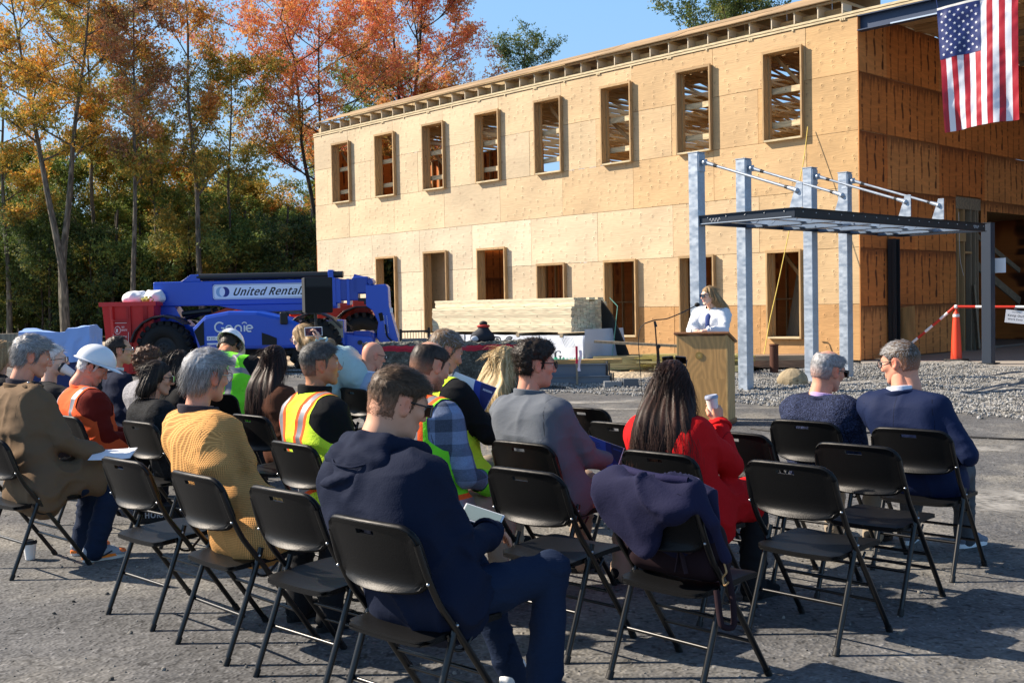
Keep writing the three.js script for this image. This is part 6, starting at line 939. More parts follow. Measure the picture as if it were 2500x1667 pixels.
  const bd = thing('boulder', 'pale rounded boulder on the dirt between the posts', 'boulder', [4.75, 0.02, -18.5]); part('rock', bend(new THREE.IcosahedronGeometry(0.24, 4), (v) => { const m = 1 + 0.25 * n3(v.x * 3, v.y * 3, v.z * 3) + 0.05 * n3(v.x * 12, v.y * 12, v.z * 12); v.multiplyScalar(m); v.y = Math.max(-0.1, v.y * 0.8) + 0.1; v.x *= 1.1; }), M(C3l(0.46, 0.38, 0.26), 0.95, { map: woodTex }), bd);
  // concrete blocks with sprayed edges
  const conc = dataTex(256, 256, (u, v) => { const s = 0.42 + pn(u * 80, v * 80, 80, 80, 1) * 0.09 + pn(u * 20, v * 20, 20, 20, 4) * 0.08 + pn(u * 6, v * 6, 6, 6, 9) * 0.07 + sstep(0.55, 0.8, pn(u * 34, v * 50, 34, 50, 12)) * 0.2; return [s * 0.98, s, s * 0.97]; }), concB = dataTex(256, 256, (u, v) => 0.5 + pn(u * 80, v * 80, 80, 80, 1) * 0.25 + pn(u * 24, v * 24, 24, 24, 4) * 0.3, false);
  const cm = M(0xb9bab6, 0.95, { map: conc, bumpMap: concB, bumpScale: 0.02 }), topM = M(0xf2efe8, 0.95, { map: conc, bumpMap: concB, bumpScale: 0.04 }), spray = M(0xd8324c, 0.85, { bumpMap: concB, bumpScale: 0.02 });
  const blockAt = (label, x, z, turn, w, h) => { const t = thing('concrete_block', label, 'concrete block', [x, 0, z], turn);
    part('block', boxUV(bend(new THREE.BoxGeometry(w, h, 0.75, 24, 14, 14), (v) => { const r = 0.012; v.x += r * n3(v.x * 9, v.y * 9, v.z * 9); v.z += r * n3(v.z * 9, v.x * 9, v.y * 9); v.y += h / 2 + (v.y > h / 2 - 0.01 ? 0.03 * n3(v.x * 14, v.z * 14, 4) : 0); }), 1.1), cm, t);
    part('rough_top', boxUV(bend(new THREE.BoxGeometry(w * 1.005, 0.05, 0.755, 40, 2, 24), (v) => { v.y += h + 0.02 + (v.y > 0 ? 0.03 * n3(v.x * 16, v.z * 16, 4) + 0.015 * n3(v.x * 40, v.z * 40, 4) : 0.012 * n3(v.x * 20, v.z * 20, 1)); }), 1.1), topM, t);
    part('spray_line', bend(new THREE.PlaneGeometry(w * 1.0, 0.075, 60, 4), (v) => { v.y = (v.y > 0.03 ? 0.035 + 0.012 * n3(v.x * 14, 3) : v.y - 0.03 * Math.max(0, n3(v.x * 9, 1)) - 0.015) + h - 0.03; v.z = 0.384 + 0.006 * n3(v.x * 9, v.y * 9, 3); }), spray, t); return t; };
  blockAt('concrete block with a pink sprayed edge behind the bald man', -2.05, -19.6, 0.10, 1.25, 0.80); blockAt('concrete block with a pink sprayed edge and a tool bag on top', -0.2, -19.35, -0.04, 1.45, 0.80);
  const bag = thing('tool_bag', 'dark navy tool bag with a red band on the concrete block', 'bag', [-0.52, 0.84, -19.3]); part('bag', mesh([el([0, 0.10, 0], [0.21, 0.13, 0.14], 0.03), el([0.02, 0.22, 0], [0.10, 0.10, 0.09], 0.05), cp([-0.15, 0.05, 0], [0.15, 0.05, 0], 0.06, 0.06, 0.05)], 0.02), M(0x141a28, 0.75), bag); part('lid', mesh([el([0.02, 0.33, 0], [0.075, 0.05, 0.06], 0.02)], 0.012), M(0x101116, 0.7), bag); part('band', new THREE.TorusGeometry(0.088, 0.022, 8, 24).rotateX(Math.PI / 2).scale(1.05, 1.1, 0.9).translate(0.02, 0.285, 0), M(0xb02a22, 0.7), bag); part('pale_patch', ball(0.06, -0.13, 0.07, 0.11, 1.2, 0.8, 0.5), M(0xb9c0cc, 0.7), bag);
  const sk = thing('survey_stake', 'thin wooden survey stake with a pink ribbon before the steel beams', 'stake', [1.12, 0, -18.95]); part('stake', box(0.035, 0.72, 0.02, 0, 0.36, 0), greyLumber, sk); part('paint', box(0.038, 0.30, 0.023, 0, 0.60, 0), M(0xd42a4a, 0.8), sk); part('ribbon', bend(new THREE.PlaneGeometry(0.05, 0.36, 3, 10), (v) => { v.x += 0.05 + 0.02 * Math.sin(v.y * 14); v.z += 0.02 + 0.02 * Math.sin(v.y * 20); v.y += 0.50; }), M(0xf0d8dc, 0.7, { side: THREE.DoubleSide }), sk);
  const bx = thing('junction_box', 'small grey metal box on the ground left of the lectern', 'box', [2.02, 0.02, -18.7]); part('box', rbox(0.26, 0.16, 0.22, 0.012, 0, 0.09, 0), M(0x4c535b, 0.6), bx); part('glove', mesh([el([-0.26, 0.05, 0.03], [0.07, 0.035, 0.05], 0.02), ...[0, 1, 2, 3].map((k) => cp([-0.30 + k * 0.03, 0.06, 0.03], [-0.33 + k * 0.05, 0.13, 0.04], 0.013, 0.011, 0.01))], 0.008), M(0x1b1d24, 0.8), bx);
  const bt = thing('wooden_box', 'flat grey plywood box beside the small metal box', 'box', [1.72, 0.01, -18.75]); part('box', box(0.30, 0.13, 0.25, 0, 0.07, 0), M(0x767b80, 0.8), bt);
  // left of the picture: a long beam and a pale blue tarpaulin over something
  const lt = thing('timber_beam', 'long grey timber beam at the left edge behind the audience', 'timber beam', [-10.6, -0.08, -22]); part('beam', boxUV(box(3.6, 0.34, 0.3, 0, 1.02, 0)), greyLumber, lt); part('trestle', [box(0.1, 0.86, 0.3, -1.2, 0.43, 0), box(0.1, 0.86, 0.3, 1.2, 0.43, 0)], greyLumber, lt);
  const tb = thing('covered_pallet', 'pale blue tarpaulin draped over a stacked pallet behind the hard hat man', 'tarpaulin', [-8.42, 0, -20.4], 0.12); part('tarp', bend(new THREE.BoxGeometry(1.25, 0.62, 0.9, 22, 12, 14), (v) => { const f = 0.02 * n3(v.x * 7, v.y * 3, v.z * 7) + (v.y < 0.1 ? 0.03 * Math.sin(v.x * 22 + v.z * 18) : 0); v.x += f; v.z += f; v.y += 0.86 + 0.07 * n3(v.x * 3.2, v.z * 3, 5) + (v.x > 0.2 ? 0.06 : 0); }), P(0x8fb0ea, 0.6), tb); part('crate', box(1.05, 0.6, 0.75, 0, 0.3, 0), M(0x14265e, 0.6), tb);
}
// ---------------------------------------------------------------- folding chairs (local axes: the sitter faces -z, origin on the ground between the feet)
const plastic = (() => { const b = dataTex(128, 128, (u, v) => 0.5 + pn(u * 60, v * 60, 60, 60, 3) * 0.4 + pn(u * 25, v * 25, 25, 25, 4) * 0.2, false); return P(0x0c0d0f, 0.46, { bumpMap: b, bumpScale: 0.0004, specularIntensity: 0.5 }); })();
const chairTube = P(0x0b0c0e, 0.36, { metalness: 0.25, clearcoat: 0.3, clearcoatRoughness: 0.3 });
const rivetM = M(0xb9bcc0, 0.3, { metalness: 0.9 }), capM = M(0x0c0c0d, 0.6);
function makeChair() {
  const t = new THREE.Group(); t.name = 'folding_chair';
  const prof = (s) => V(0, lerp(0.572, 0.785, s), lerp(0.160, 0.238, s)); // back panel centre line
  const W = 0.217, H = 0.107, rc = 0.06;
  const place = (v) => { const s = (v.y + H) / (2 * H), c = prof(clamp(s, -0.1, 1.1)), q = 1 - Math.pow(v.x / W, 2), bow = 0.026 * q, lip = 0.034 * Math.pow(clamp(1 - s * 3.6, 0, 1), 2) * q; return v.set(v.x, c.y - 0.012 * q * (1 - s) * 1.2 + (s > 0.5 ? (s - 0.5) * 0.012 * q : 0), c.z + bow + lip + v.z); };
  const round = (x, y) => { const ax = Math.abs(x), ay = Math.abs(y), ix = W - rc, iy = H - rc; if (ax > ix && ay > iy) { const u = (ax - ix) / rc, w = (ay - iy) / rc, m = Math.max(u, w), l = Math.hypot(u, w); return [Math.sign(x) * (ix + rc * u * m / l), Math.sign(y) * (iy + rc * w * m / l)]; } return [x, y]; };
  { // curved panel with a hand slot, two skins and edges
    const xs = [-1, -0.94, -0.86, -0.76, -0.64, -0.5, -0.36, -0.24, -0.2, -0.1, 0, 0.1, 0.2, 0.24, 0.36, 0.5, 0.64, 0.76, 0.86, 0.94, 1].map((q) => q * W), ys = [-1, -0.94, -0.86, -0.74, -0.6, -0.4, -0.2, 0, 0.2, 0.36, 0.5, 0.64, 0.78, 0.88, 0.95, 1].map((q) => q * H);
    const hole = (i, j) => i >= 7 && i < 13 && j === 11 && i > 7 && i < 12, ok = (i, j) => i >= 0 && j >= 0 && i < xs.length - 1 && j < ys.length - 1 && !hole(i, j), pos = [];
    const pt = (i, j, z) => { const [x, y] = round(xs[i], ys[j]); const e = Math.max(Math.abs(x) / W, Math.abs(y) / H); const v = place(V(x, y, z * (e > 0.9 ? 1.6 : 1))); return [v.x, v.y, v.z]; };
    const quad = (a, b, c, d) => pos.push(...a, ...b, ...c, ...a, ...c, ...d), t2 = 0.008;
    for (let i = 0; i < xs.length - 1; i++) for (let j = 0; j < ys.length - 1; j++) if (ok(i, j)) {
      const A = (z) => [pt(i, j, z), pt(i + 1, j, z), pt(i + 1, j + 1, z), pt(i, j + 1, z)], f = A(t2), k = A(-t2);
      quad(...f); quad(k[1], k[0], k[3], k[2]);
      if (!ok(i - 1, j)) quad(k[0], f[0], f[3], k[3]); if (!ok(i + 1, j)) quad(f[1], k[1], k[2], f[2]);
      if (!ok(i, j - 1)) quad(k[0], k[1], f[1], f[0]); if (!ok(i, j + 1)) quad(f[3], f[2], k[2], k[3]);
    }
    const g = new THREE.BufferGeometry(); g.setAttribute('position', new THREE.Float32BufferAttribute(pos, 3)); g.computeVertexNormals();
    part('backrest', boxUV(toCreasedNormals(g, 0.7), 8), plastic, t);
    const rim = []; for (let k = 0; k < 40; k++) { const u = k / 40 * 8, e = Math.floor(u), f = u - e, q = [[-1, -1 + f], [-1, f], [-1 + f, 1], [f, 1], [1, 1 - f], [1, -f], [1 - f, -1], [-f, -1]][e]; const [x, y] = round(q[0] * W, q[1] * H), v = place(V(x * 0.985, y * 0.975, -0.004)); rim.push(v); }
    part('backrest_rim', new THREE.TubeGeometry(new THREE.CatmullRomCurve3(rim, true, 'catmullrom', 0.3), 72, 0.0125, 7, true), plastic, t);
  }
  // seat: dished slab with a rolled front
  const sg = (() => { const g = new THREE.BoxGeometry(0.405, 0.034, 0.40, 16, 3, 16); return bend(g, (v) => { const fx = v.x / 0.2025, fz = v.z / 0.20; const r = Math.pow(Math.max(0, Math.abs(fx) - 0.86) / 0.14, 2) * Math.pow(Math.max(0, Math.abs(fz) - 0.86) / 0.14, 2); v.x -= Math.sign(v.x) * r * 0.018; v.z -= Math.sign(v.z) * r * 0.018; const dish = -0.016 * (1 - fx * fx) * (1 - 0.5 * fz * fz) - 0.012 * Math.max(0, -fz) ** 3; const edge = v.y > 0 ? -0.006 * (Math.pow(Math.abs(fx), 10) + Math.pow(Math.abs(fz), 10)) : 0.006 * (Math.pow(Math.abs(fx), 10) + Math.pow(Math.abs(fz), 10)); v.y += dish + edge + 0.408 + fz * -0.012; v.z -= 0.012; }); })();
  part('seat', boxUV(sg, 8), plastic, t);
  for (const s of [-1, 1]) {
    const x = s * 0.222;
    part('front_leg', tube([[s * 0.213, 0.735, 0.224], [x, 0.62, 0.186], [x, 0.52, 0.135], [x, 0.44, 0.075], [x, 0.25, -0.06], [x, 0.012, -0.225]], 0.0125, 26, 8), chairTube, t);
    part('rear_leg', tube([[s * 0.214, 0.47, 0.045], [s * 0.216, 0.40, 0.07], [s * 0.217, 0.2, 0.15], [s * 0.218, 0.012, 0.228]], 0.0125, 14, 8), chairTube, t);
    part('seat_bracket', tube([[s * 0.208, 0.41, 0.09], [s * 0.213, 0.355, 0.065], [s * 0.214, 0.345, 0.02], [s * 0.208, 0.39, -0.04]], 0.006, 14, 6), chairTube, t);
    part('foot_cap', bar([x, 0, -0.232], [x, 0.03, -0.213], 0.0155), capM, t); part('foot_cap', bar([s * 0.218, 0, 0.234], [s * 0.218, 0.03, 0.219], 0.0155), capM, t);
    part('rivet', ball(0.006, s * 0.226, 0.60, 0.19), rivetM, t); part('rivet', ball(0.006, s * 0.232, 0.44, 0.065), rivetM, t);
  }
  part('rear_rail', bar([-0.217, 0.19, 0.14], [0.217, 0.19, 0.14], 0.008), chairTube, t);
  part('front_rail', bar([-0.222, 0.16, -0.125], [0.222, 0.16, -0.125], 0.008), chairTube, t);
  part('front_rail', bar([-0.222, 0.24, -0.07], [0.222, 0.24, -0.07], 0.008), chairTube, t);
  return t;
}
const chairProto = makeChair(); let chairUsed = false;
const FWD = -Math.PI / 4;
function chair(x, z, turn, label, group) {
  const c = chairUsed ? chairProto.clone() : chairProto; chairUsed = true;
  c.name = numbered('folding_chair'); c.position.set(x, 0, z); c.rotation.y = FWD + turn; c.userData = {}; tag(c, label, 'chair', group || 'black folding chairs set out in rows'); scene.add(c); return c;
}
// centre, small turn, label
[[-2.86, -6.43, 0.05, 'black folding chair at the left edge under the man in the brown coat'],
 [-1.72, -5.40, 0.03, 'empty black folding chair between the brown coat and the mustard sweater'],
 [-1.22, -4.88, -0.02, 'black folding chair with the man in the mustard sweater sitting on it'],
 [-0.76, -4.44, 0.04, 'empty black folding chair just right of the mustard sweater in the back row'],
 [-0.33, -3.79, 0.06, 'nearest black folding chair with the man in the navy hoodie on it'],
 [-2.93, -7.69, 0, 'black folding chair behind the orange safety vest of the hard hat man'],
 [-2.25, -7.17, 0.03, 'black folding chair behind the short haired woman in black'],
 [-1.00, -5.90, -0.03, 'black folding chair behind the yellow vest of the man looking right'],
 [-0.43, -5.36, 0.02, 'black folding chair under the man with the plaid sleeve and yellow vest'],
 [-1.61, -7.47, 0.04, 'black folding chair just beyond the mustard sweater man and left of the yellow vest'],
 [-2.46, -9.40, 0.5, 'black folding chair below the bent over person in lime green'],
 [-1.22, -9.66, -0.04, 'black folding chair under the bald man in the pale jacket'],
 [0.20, -5.74, 0.02, 'black folding chair with the man in the grey quarter zip sitting on it'],
 [0.20, -4.82, 0.03, 'empty black folding chair right of the navy hoodie man'],
 [0.68, -4.31, -0.02, 'black folding chair with a navy coat draped over its back'],
 [0.84, -5.27, 0, 'black folding chair with the woman in the red coat sitting on it'],
 [0.63, -7.52, 0.03, 'farther of two empty black folding chairs left of the red coat'],
 [0.77, -6.55, -0.03, 'nearer of two empty black folding chairs left of the red coat'],
 [1.34, -5.98, 0.02, 'empty black folding chair just right of the red coat'],
 [1.84, -6.47, 0.03, 'black folding chair under the man in the blue fleece'],
 [1.81, -5.40, 0, 'empty black folding chair right behind the navy suit man'],
 [2.28, -5.99, 0.04, 'black folding chair under the man in the navy suit'],
 [1.35, -4.85, -0.02, 'empty black folding chair in full view at front right'],
].forEach((a) => chair(...a));
const hatM = P(0xf2f4f6, 0.28, { clearcoat: 0.5 }), paperM = M(0xe9eaee, 0.7, { side: THREE.DoubleSide }), blackPl = P(0x101113, 0.35), leatherM = P(0x2a1216, 0.5);
const shortThick = (a, b, e = 0) => (v) => a + (b - a) * sstep(-0.02, 0.085, v.y) + e * sstep(0.0, -0.07, v.z) * sstep(0.04, 0.09, v.y);
const curlF = () => V(rr(-1, 1), rr(-1, 1), rr(-1, 1));
// back row
person({ label: 'seated grey haired man in a long brown coat and jeans reading at the left edge', at: [-2.86, -6.43], turn: 0.05, head: [-2.95, 1.235, -6.70], face: 62, nod: 14, skin: 'ruddy', b: 1.12, top: 'brown', puff: 0.014, skirt: true, legs: 'jeans', wr: 1.6, hcell: 0.0045,
  hair: { col: 'grey', tip: 'grey', thick: shortThick(0.006, 0.022, 0.006), rough: 0.006, fx: 55, fy: 45, fz: 55, n: 3600, len: 0.034, lift: 0.75 }, hands: [[-0.02, 0.62, -0.36], [0.10, 0.63, -0.38]], knees: [[-0.10, 0.49, -0.42], [0.14, 0.49, -0.44]], ankles: [[-0.10, 0.09, -0.34], [0.14, 0.09, -0.30]],
  collar: [['fleece', 0.070, 0.086, 0.040, 0.018, 0.9, -0.01], ['brown', 0.084, 0.105, 0.034, 0.014, 1.0, -0.035]],
  shoe: { up: P(0x8f97a4, 0.6), sole: P(0xd9d8d4, 0.6), sock: 'black', extra: (s, i) => { part('midsole', bend(new THREE.CylinderGeometry(1, 1, 0.016, 28, 1), (v) => v.set(v.x * 0.046, v.y + 0.026, v.z * 0.137 - 0.062)), P(0xff8a2a, 0.5), s); for (const k of [-1, 1]) part('swoosh', new THREE.TubeGeometry(new THREE.CatmullRomCurve3([V(k * 0.041, 0.040, -0.005), V(k * 0.046, 0.032, -0.035), V(k * 0.040, 0.052, -0.095)]), 12, 0.005, 5), P(0x1c2434, 0.5), s); part('toe_patch', el_mesh([0, 0.036, -0.15], [0.040, 0.022, 0.046]), P(0xf27b3c, 0.6), s); } },
  more: (p) => { part('shoulder_strap', rbox(0.035, 0.012, 0.13, 0.005, p.J[1].x - 0.045, p.J[1].y + 0.095, p.J[1].z - 0.005, 0, 0.2, -0.35), CL.brown, p.t); part('strap_button', ball(0.008, p.J[1].x - 0.075, p.J[1].y + 0.115, p.J[1].z + 0.01), rivetM, p.t); } });
person({ label: 'seated grey haired man in a mustard waffle knit sweater with his back turned', at: [-1.22, -4.88], head: [-1.46, 1.185, -5.20], face: 38, nod: 6, tilt: -3, skin: 'ruddy', b: 1.12, top: 'mustard', topName: 'sweater', puff: 0.012, legs: 'dark', cell: 0.011, hcell: 0.0045, uvs: 0.06, wr: 1.1,
  hair: { col: 'grey', line: 'short', thick: shortThick(0.012, 0.020), rough: 0.0035, fx: 60, fy: 18, fz: 60, n: 4200, len: 0.05, wid: 0.0010, lift: 0.26, soft: true }, glasses: 'clear', rim: rivetM, collar: [['fleece', 0.066, 0.082, 0.036, 0.016, 0.3]], hands: [[-0.12, 0.58, -0.22], [0.12, 0.585, -0.22]], pole: [null, [0.45, -0.9, 0.4]] });
person({ label: 'nearest seated man in a navy hooded sweatshirt and blue jeans wearing sunglasses', at: [-0.33, -3.79], turn: 0.06, head: [-0.42, 1.145, -3.97], face: 58, nod: 18, skin: 'mid', hs: 1.05, b: 1.22, seams: false, top: 'hood', topName: 'sweatshirt', puff: 0.016, legs: 'jeans', cell: 0.0105, hcell: 0.004, chubby: true, neck: 1.18, slouch: 0.06, wr: 1.5, brow: [0.06, 0.035, 0.02],
  hair: { col: 'brown', crop: true, thick: shortThick(0.0015, 0.014, 0.008), rough: 0.0030, fx: 60, fy: 40, fz: 60, n: 6500, len: 0.026, wid: 0.0009, lift: 0.6 }, glasses: P(0x2a1c08, 0.1, { clearcoat: 1 }), handsW: [[-0.16, 0.665, -4.07], [-0.10, 0.665, -3.99]], knees: [[-0.15, 0.49, -0.40], [0.22, 0.52, -0.44]], ankles: [[-0.02, 0.09, -0.50], [0.24, 0.09, -0.36]], feet: [0.1, 0.25],
  shoe: { up: P(0xe6e8ea, 0.6), sole: P(0xf0f0f0, 0.5), sock: 'black' },
  more: (p) => { // hood lying on the shoulders
    const N = p.N, k = (x, y, z) => N.clone().add(V(x, y, z)); const pr = []; const arc = [[-0.105, -0.01, -0.085], [-0.122, 0.02, 0.0], [-0.10, 0.035, 0.075], [0, 0.045, 0.105], [0.10, 0.035, 0.075], [0.122, 0.02, 0.0], [0.105, -0.01, -0.085]];
    for (let i = 0; i + 1 < arc.length; i++) pr.push(cp(k(...arc[i]), k(...arc[i + 1]), 0.034, 0.034, 0.015)); pr.push(el(k(0, -0.03, 0.125), [0.165, 0.075, 0.058], 0.03), el(k(0, -0.10, 0.15), [0.14, 0.07, 0.05], 0.03), el(k(-0.035, -0.165, 0.155), [0.09, 0.045, 0.045], 0.03), el(k(-0.05, -0.09, 0.19), [0.10, 0.022, 0.028], 0.012, [0.3, 0, 0.25]));
    const g = mesh(pr, 0.008); displace(g, (v) => 0.008 * n3(v.x * 14 + v.y * 10, v.y * 26, v.z * 14) + 0.006 * n3(v.x * 9, v.y * 9, v.z * 9) + 0.003 * n3(v.x * 34, v.y * 50, v.z * 34)); part('hood', uvBy(g, p.uvm), CL.hood, p.t);
    part('hood_seam', tube([[-0.13, 0.0, 0.135], [-0.05, -0.03, 0.192], [0.05, -0.035, 0.192], [0.13, -0.01, 0.135]].map((q) => { const v = k(...q); return [v.x, v.y, v.z]; }), 0.004, 20, 6), CL.navy, p.t);
  } });
// second row
person({ label: 'seated older man in a white hard hat and an orange safety vest over dark red', at: [-2.93, -7.69], head: [-3.04, 1.10, -7.90], face: 74, nod: 30, skin: 'ruddy', b: 1.08, top: 'maroon', puff: 0.012, legs: 'dark', hair: { col: 'white', thick: shortThick(0.006, 0.006), n: 200 }, vest: { col: 'orange', wide: 0.165, lines: [[0.10, 0.125, 0.024]] }, collar: [['orange', 0.070, 0.082, 0.028, 0.012, 0.8]], brow: [0.5, 0.48, 0.45],
  more: (p) => hardHat(p.t, (g) => { p.pose(g); g.position.add(V(0, 0.052, 0.004).applyQuaternion(p.hq)); g.rotateX(0.14); }, hatM) });
person({ label: 'seated woman with a dark chin length bob and sunglasses in a charcoal jacket', at: [-2.25, -7.17], head: [-2.42, 1.045, -7.42], face: 70, nod: 8, fem: true, skin: 'mid', top: 'charcoal', legs: 'dark', puff: 0.012, glasses: true, collar: [['black', 0.062, 0.070, 0.022, 0.012, 0.6]],
  hair: { col: 'dark', rows: [[-0.03, 0.045, 0.055, 0.052], [-0.07, 0.050, 0.06, 0.048], [-0.105, 0.052, 0.06, 0.036]], n: 700, len: 0.08, lift: 0.15 } });
person({ label: 'seated smiling man turned right in a yellow vest with orange and grey stripes', at: [-1.00, -5.90], head: [-1.07, 1.185, -6.08], face: 70, nod: -2, skin: 'tan', b: 1.12, top: 'black', puff: 0.014, legs: 'dark', hcell: 0.004, jaw: 1.12, stubble: 0.25, hair: { col: 'pepper', tip: 'pepper', crop: true, thick: shortThick(0.0025, 0.013, 0.008), n: 4200, len: 0.020, wid: 0.0009, lift: 0.8, rough: 0.002 }, cell: 0.012, twist: 6,
  vest: { col: 'yellow', trim: 'trim', wide: 0.175, lines: [[0.045, 0.125, 0.052]], bands: [[0.10, 0.045]] }, collar: [['black', 0.070, 0.080, 0.060, 0.016, 0.7]], hands: [[-0.05, 0.60, -0.28], [0.12, 0.62, -0.30]] });
person({ label: 'seated dark haired bearded man in a yellow vest over blue plaid sleeves', at: [-0.43, -5.36], head: [-0.41, 1.20, -5.44], face: 48, nod: 18, skin: 'mid', b: 1.14, top: 'plaid', topName: 'shirt', uvs: 0.24, puff: 0.01, legs: 'khaki', stubble: 0.75, brow: [0.03, 0.018, 0.012], hair: { col: 'dark', crop: true, line: 'crown', thick: shortThick(0.005, 0.008), n: 1500, len: 0.014, lift: 0.4, rough: 0.0016 }, cell: 0.012,
  vest: { col: 'lime', trim: 'trim', wide: 0.195, lines: [[0.09, 0.125, 0.058]], bands: [[0.05, 0.05]] }, collar: [['navy', 0.066, 0.074, 0.030, 0.012, 0.5]], hands: [[-0.04, 0.62, -0.30], [0.16, 0.60, -0.28]], more: (p) => { const [, E, H] = p.arms[1], a = E.clone().lerp(H, 0.45), b = E.clone().lerp(H, 0.9); part('glove_cuff', bar([a.x, a.y, a.z], [b.x, b.y, b.z], 0.058, 0.066, 18, true), CL.lime, p.t); } });
// third row
person({ label: 'seated dark curly haired man in glasses and a grey quarter zip holding a brochure', at: [0.20, -5.74], head: [0.125, 1.17, -5.92], face: 74, nod: 4, skin: 'ruddy', b: 1.16, top: 'grey', topName: 'pullover', puff: 0.008, legs: 'khaki', hcell: 0.0042, cell: 0.0115, glasses: 'clear', jaw: 1.1, chubby: true, stubble: 0.18, brow: [0.03, 0.02, 0.015],
  hair: { col: 'dark', thick: shortThick(0.005, 0.026, 0.014), rough: 0.007, fx: 60, fy: 60, fz: 60, n: 4500, len: 0.022, flow: curlF, lift: 0.7 }, collar: [['grey', 0.066, 0.076, 0.040, 0.012, 0.7]], hands: [[0.0, 0.62, -0.33], [0.14, 0.63, -0.37]], knees: [[-0.12, 0.49, -0.40], [0.18, 0.49, -0.42]], ankles: [[-0.13, 0.09, -0.34], [0.2, 0.09, -0.32]] });
person({ label: 'seated woman in a red coat with very long dark hair and sunglasses on top', at: [0.84, -5.27], head: [0.79, 1.09, -5.39], face: 22, nod: 0, fem: true, skin: 'mid', b: 1.04, top: 'red', topName: 'coat', puff: 0.022, skirt: true, legs: 'dark', cell: 0.0115, glasses: true, glassesUp: 0.066, collar: [['red', 0.070, 0.092, 0.035, 0.016, 0.8]],
  hair: { col: 'blackRed', cell: 0.008, rows: Array.from({ length: 14 }, (_, i) => { const f = i / 13; return [-0.02 - 0.58 * f, 0.045 + 0.12 * Math.min(1, f * 1.5), 0.064 + 0.062 * Math.sin(f * 2.4), 0.056 - 0.026 * f]; }), n: 4200, len: 0.17, wid: 0.0012, fx: 85, amp: 0.006, wave: 0.05, lift: 0.14 }, handsW: [null, [1.035, 0.87, -5.50]], hand: [null, { curl: 0.9, dir: [-0.2, 0.9, -0.2], up: [0.9, 0, 0.3] }] });
person({ label: 'person with ash blonde hair cut off by the left edge behind the brown coat', at: [-4.18, -8.95], head: [-4.26, 1.16, -9.14], face: 45, fem: true, top: 'dark', skin: 'pale', hair: { col: 'ash', rows: [[-0.03, 0.045, 0.055, 0.052], [-0.08, 0.055, 0.06, 0.05], [-0.13, 0.06, 0.065, 0.045], [-0.18, 0.065, 0.06, 0.04]], n: 500 } });
person({ label: 'seated white haired person in glasses drinking from a white paper cup', at: [-3.48, -8.25], head: [-3.56, 1.13, -8.44], face: 78, nod: -4, skin: 'light', top: 'dark', glasses: 'clear', hair: { col: 'white', thick: shortThick(0.008, 0.020), n: 700, len: 0.03, rough: 0.004 }, brow: [0.5, 0.48, 0.45], hands: [[-0.05, 0.60, -0.28], [0.10, 1.07, -0.31]], hand: [null, { curl: 0.75, dir: [-0.2, 0.7, -0.3], up: [0.9, 0.1, 0.4] }], pole: [null, [0.8, -0.7, 0]] });
person({ label: 'seated dark haired man in glasses and a navy suit in front of the red skip', at: [-3.30, -9.22], head: [-3.39, 1.165, -9.42], face: 62, skin: 'mid', top: 'navy', glasses: 'clear', rim: rivetM, hair: { col: 'dark', line: 'receding', thick: shortThick(0.006, 0.016), n: 700, rough: 0.004 }, collar: [['shirt', 0.060, 0.064, 0.032, 0.008, 0.6, 0.004], ['navy', 0.072, 0.082, 0.016, 0.014, 1.2, -0.012]] });
person({ label: 'seated woman with curly brown hair and a white and grey knit top', at: [-2.95, -8.86], head: [-3.00, 1.075, -9.01], face: 50, fem: true, skin: 'mid', top: 'knit', topName: 'sweater', uvs: 0.1, puff: 0.012, hair: { col: 'curly', line: 'bob', thick: shortThick(0.026, 0.034), rough: 0.014, fx: 42, fy: 42, fz: 42, n: 1500, len: 0.03, flow: curlF, lift: 0.9 } });
person({ label: 'person with dark wavy hair half hidden behind the short haired woman in black', at: [-2.55, -8.46], head: [-2.62, 1.07, -8.62], face: 58, fem: true, skin: 'mid', top: 'black', hair: { col: 'dark', rows: [[-0.03, 0.045, 0.055, 0.056], [-0.08, 0.055, 0.06, 0.055], [-0.13, 0.06, 0.065, 0.05], [-0.18, 0.07, 0.065, 0.04]], n: 800, len: 0.07, amp: 0.010, wave: 0.3 } });
person({ label: 'seated woman with long straight dark brown hair and a brown jacket', at: [-1.62, -7.70], head: [-1.71, 1.12, -7.86], face: 20, fem: true, skin: 'mid', b: 1.05, top: 'brownJ', puff: 0.012, hair: { col: 'blackRed', rows: Array.from({ length: 9 }, (_, i) => { const f = i / 8; return [-0.02 - 0.36 * f, 0.045 + 0.09 * Math.min(1, f * 1.5), 0.060 + 0.05 * f, 0.052 - 0.016 * f]; }), n: 1100, len: 0.15, wid: 0.0022, lift: 0.12 } });
person({ label: 'greying brown haired man with a black jacket and yellow vest reading a brochure', at: [-0.36, -6.44], head: [-0.40, 1.225, -6.55], face: 66, nod: 24, skin: 'ruddy', b: 1.1, top: 'black', puff: 0.014, legs: 'tan', hair: { col: 'lightBrown', tip: 'grey', thick: shortThick(0.006, 0.016, 0.006), n: 1100, len: 0.024 }, vest: { col: 'yellow', wide: 0.15, lines: [] }, hands: [[0.08, 0.78, -0.34], [0.20, 0.74, -0.33]], hand: [null, { curl: 0.9, dir: [-0.3, 0.5, -0.6], up: [0.8, 0.5, 0.3] }] });
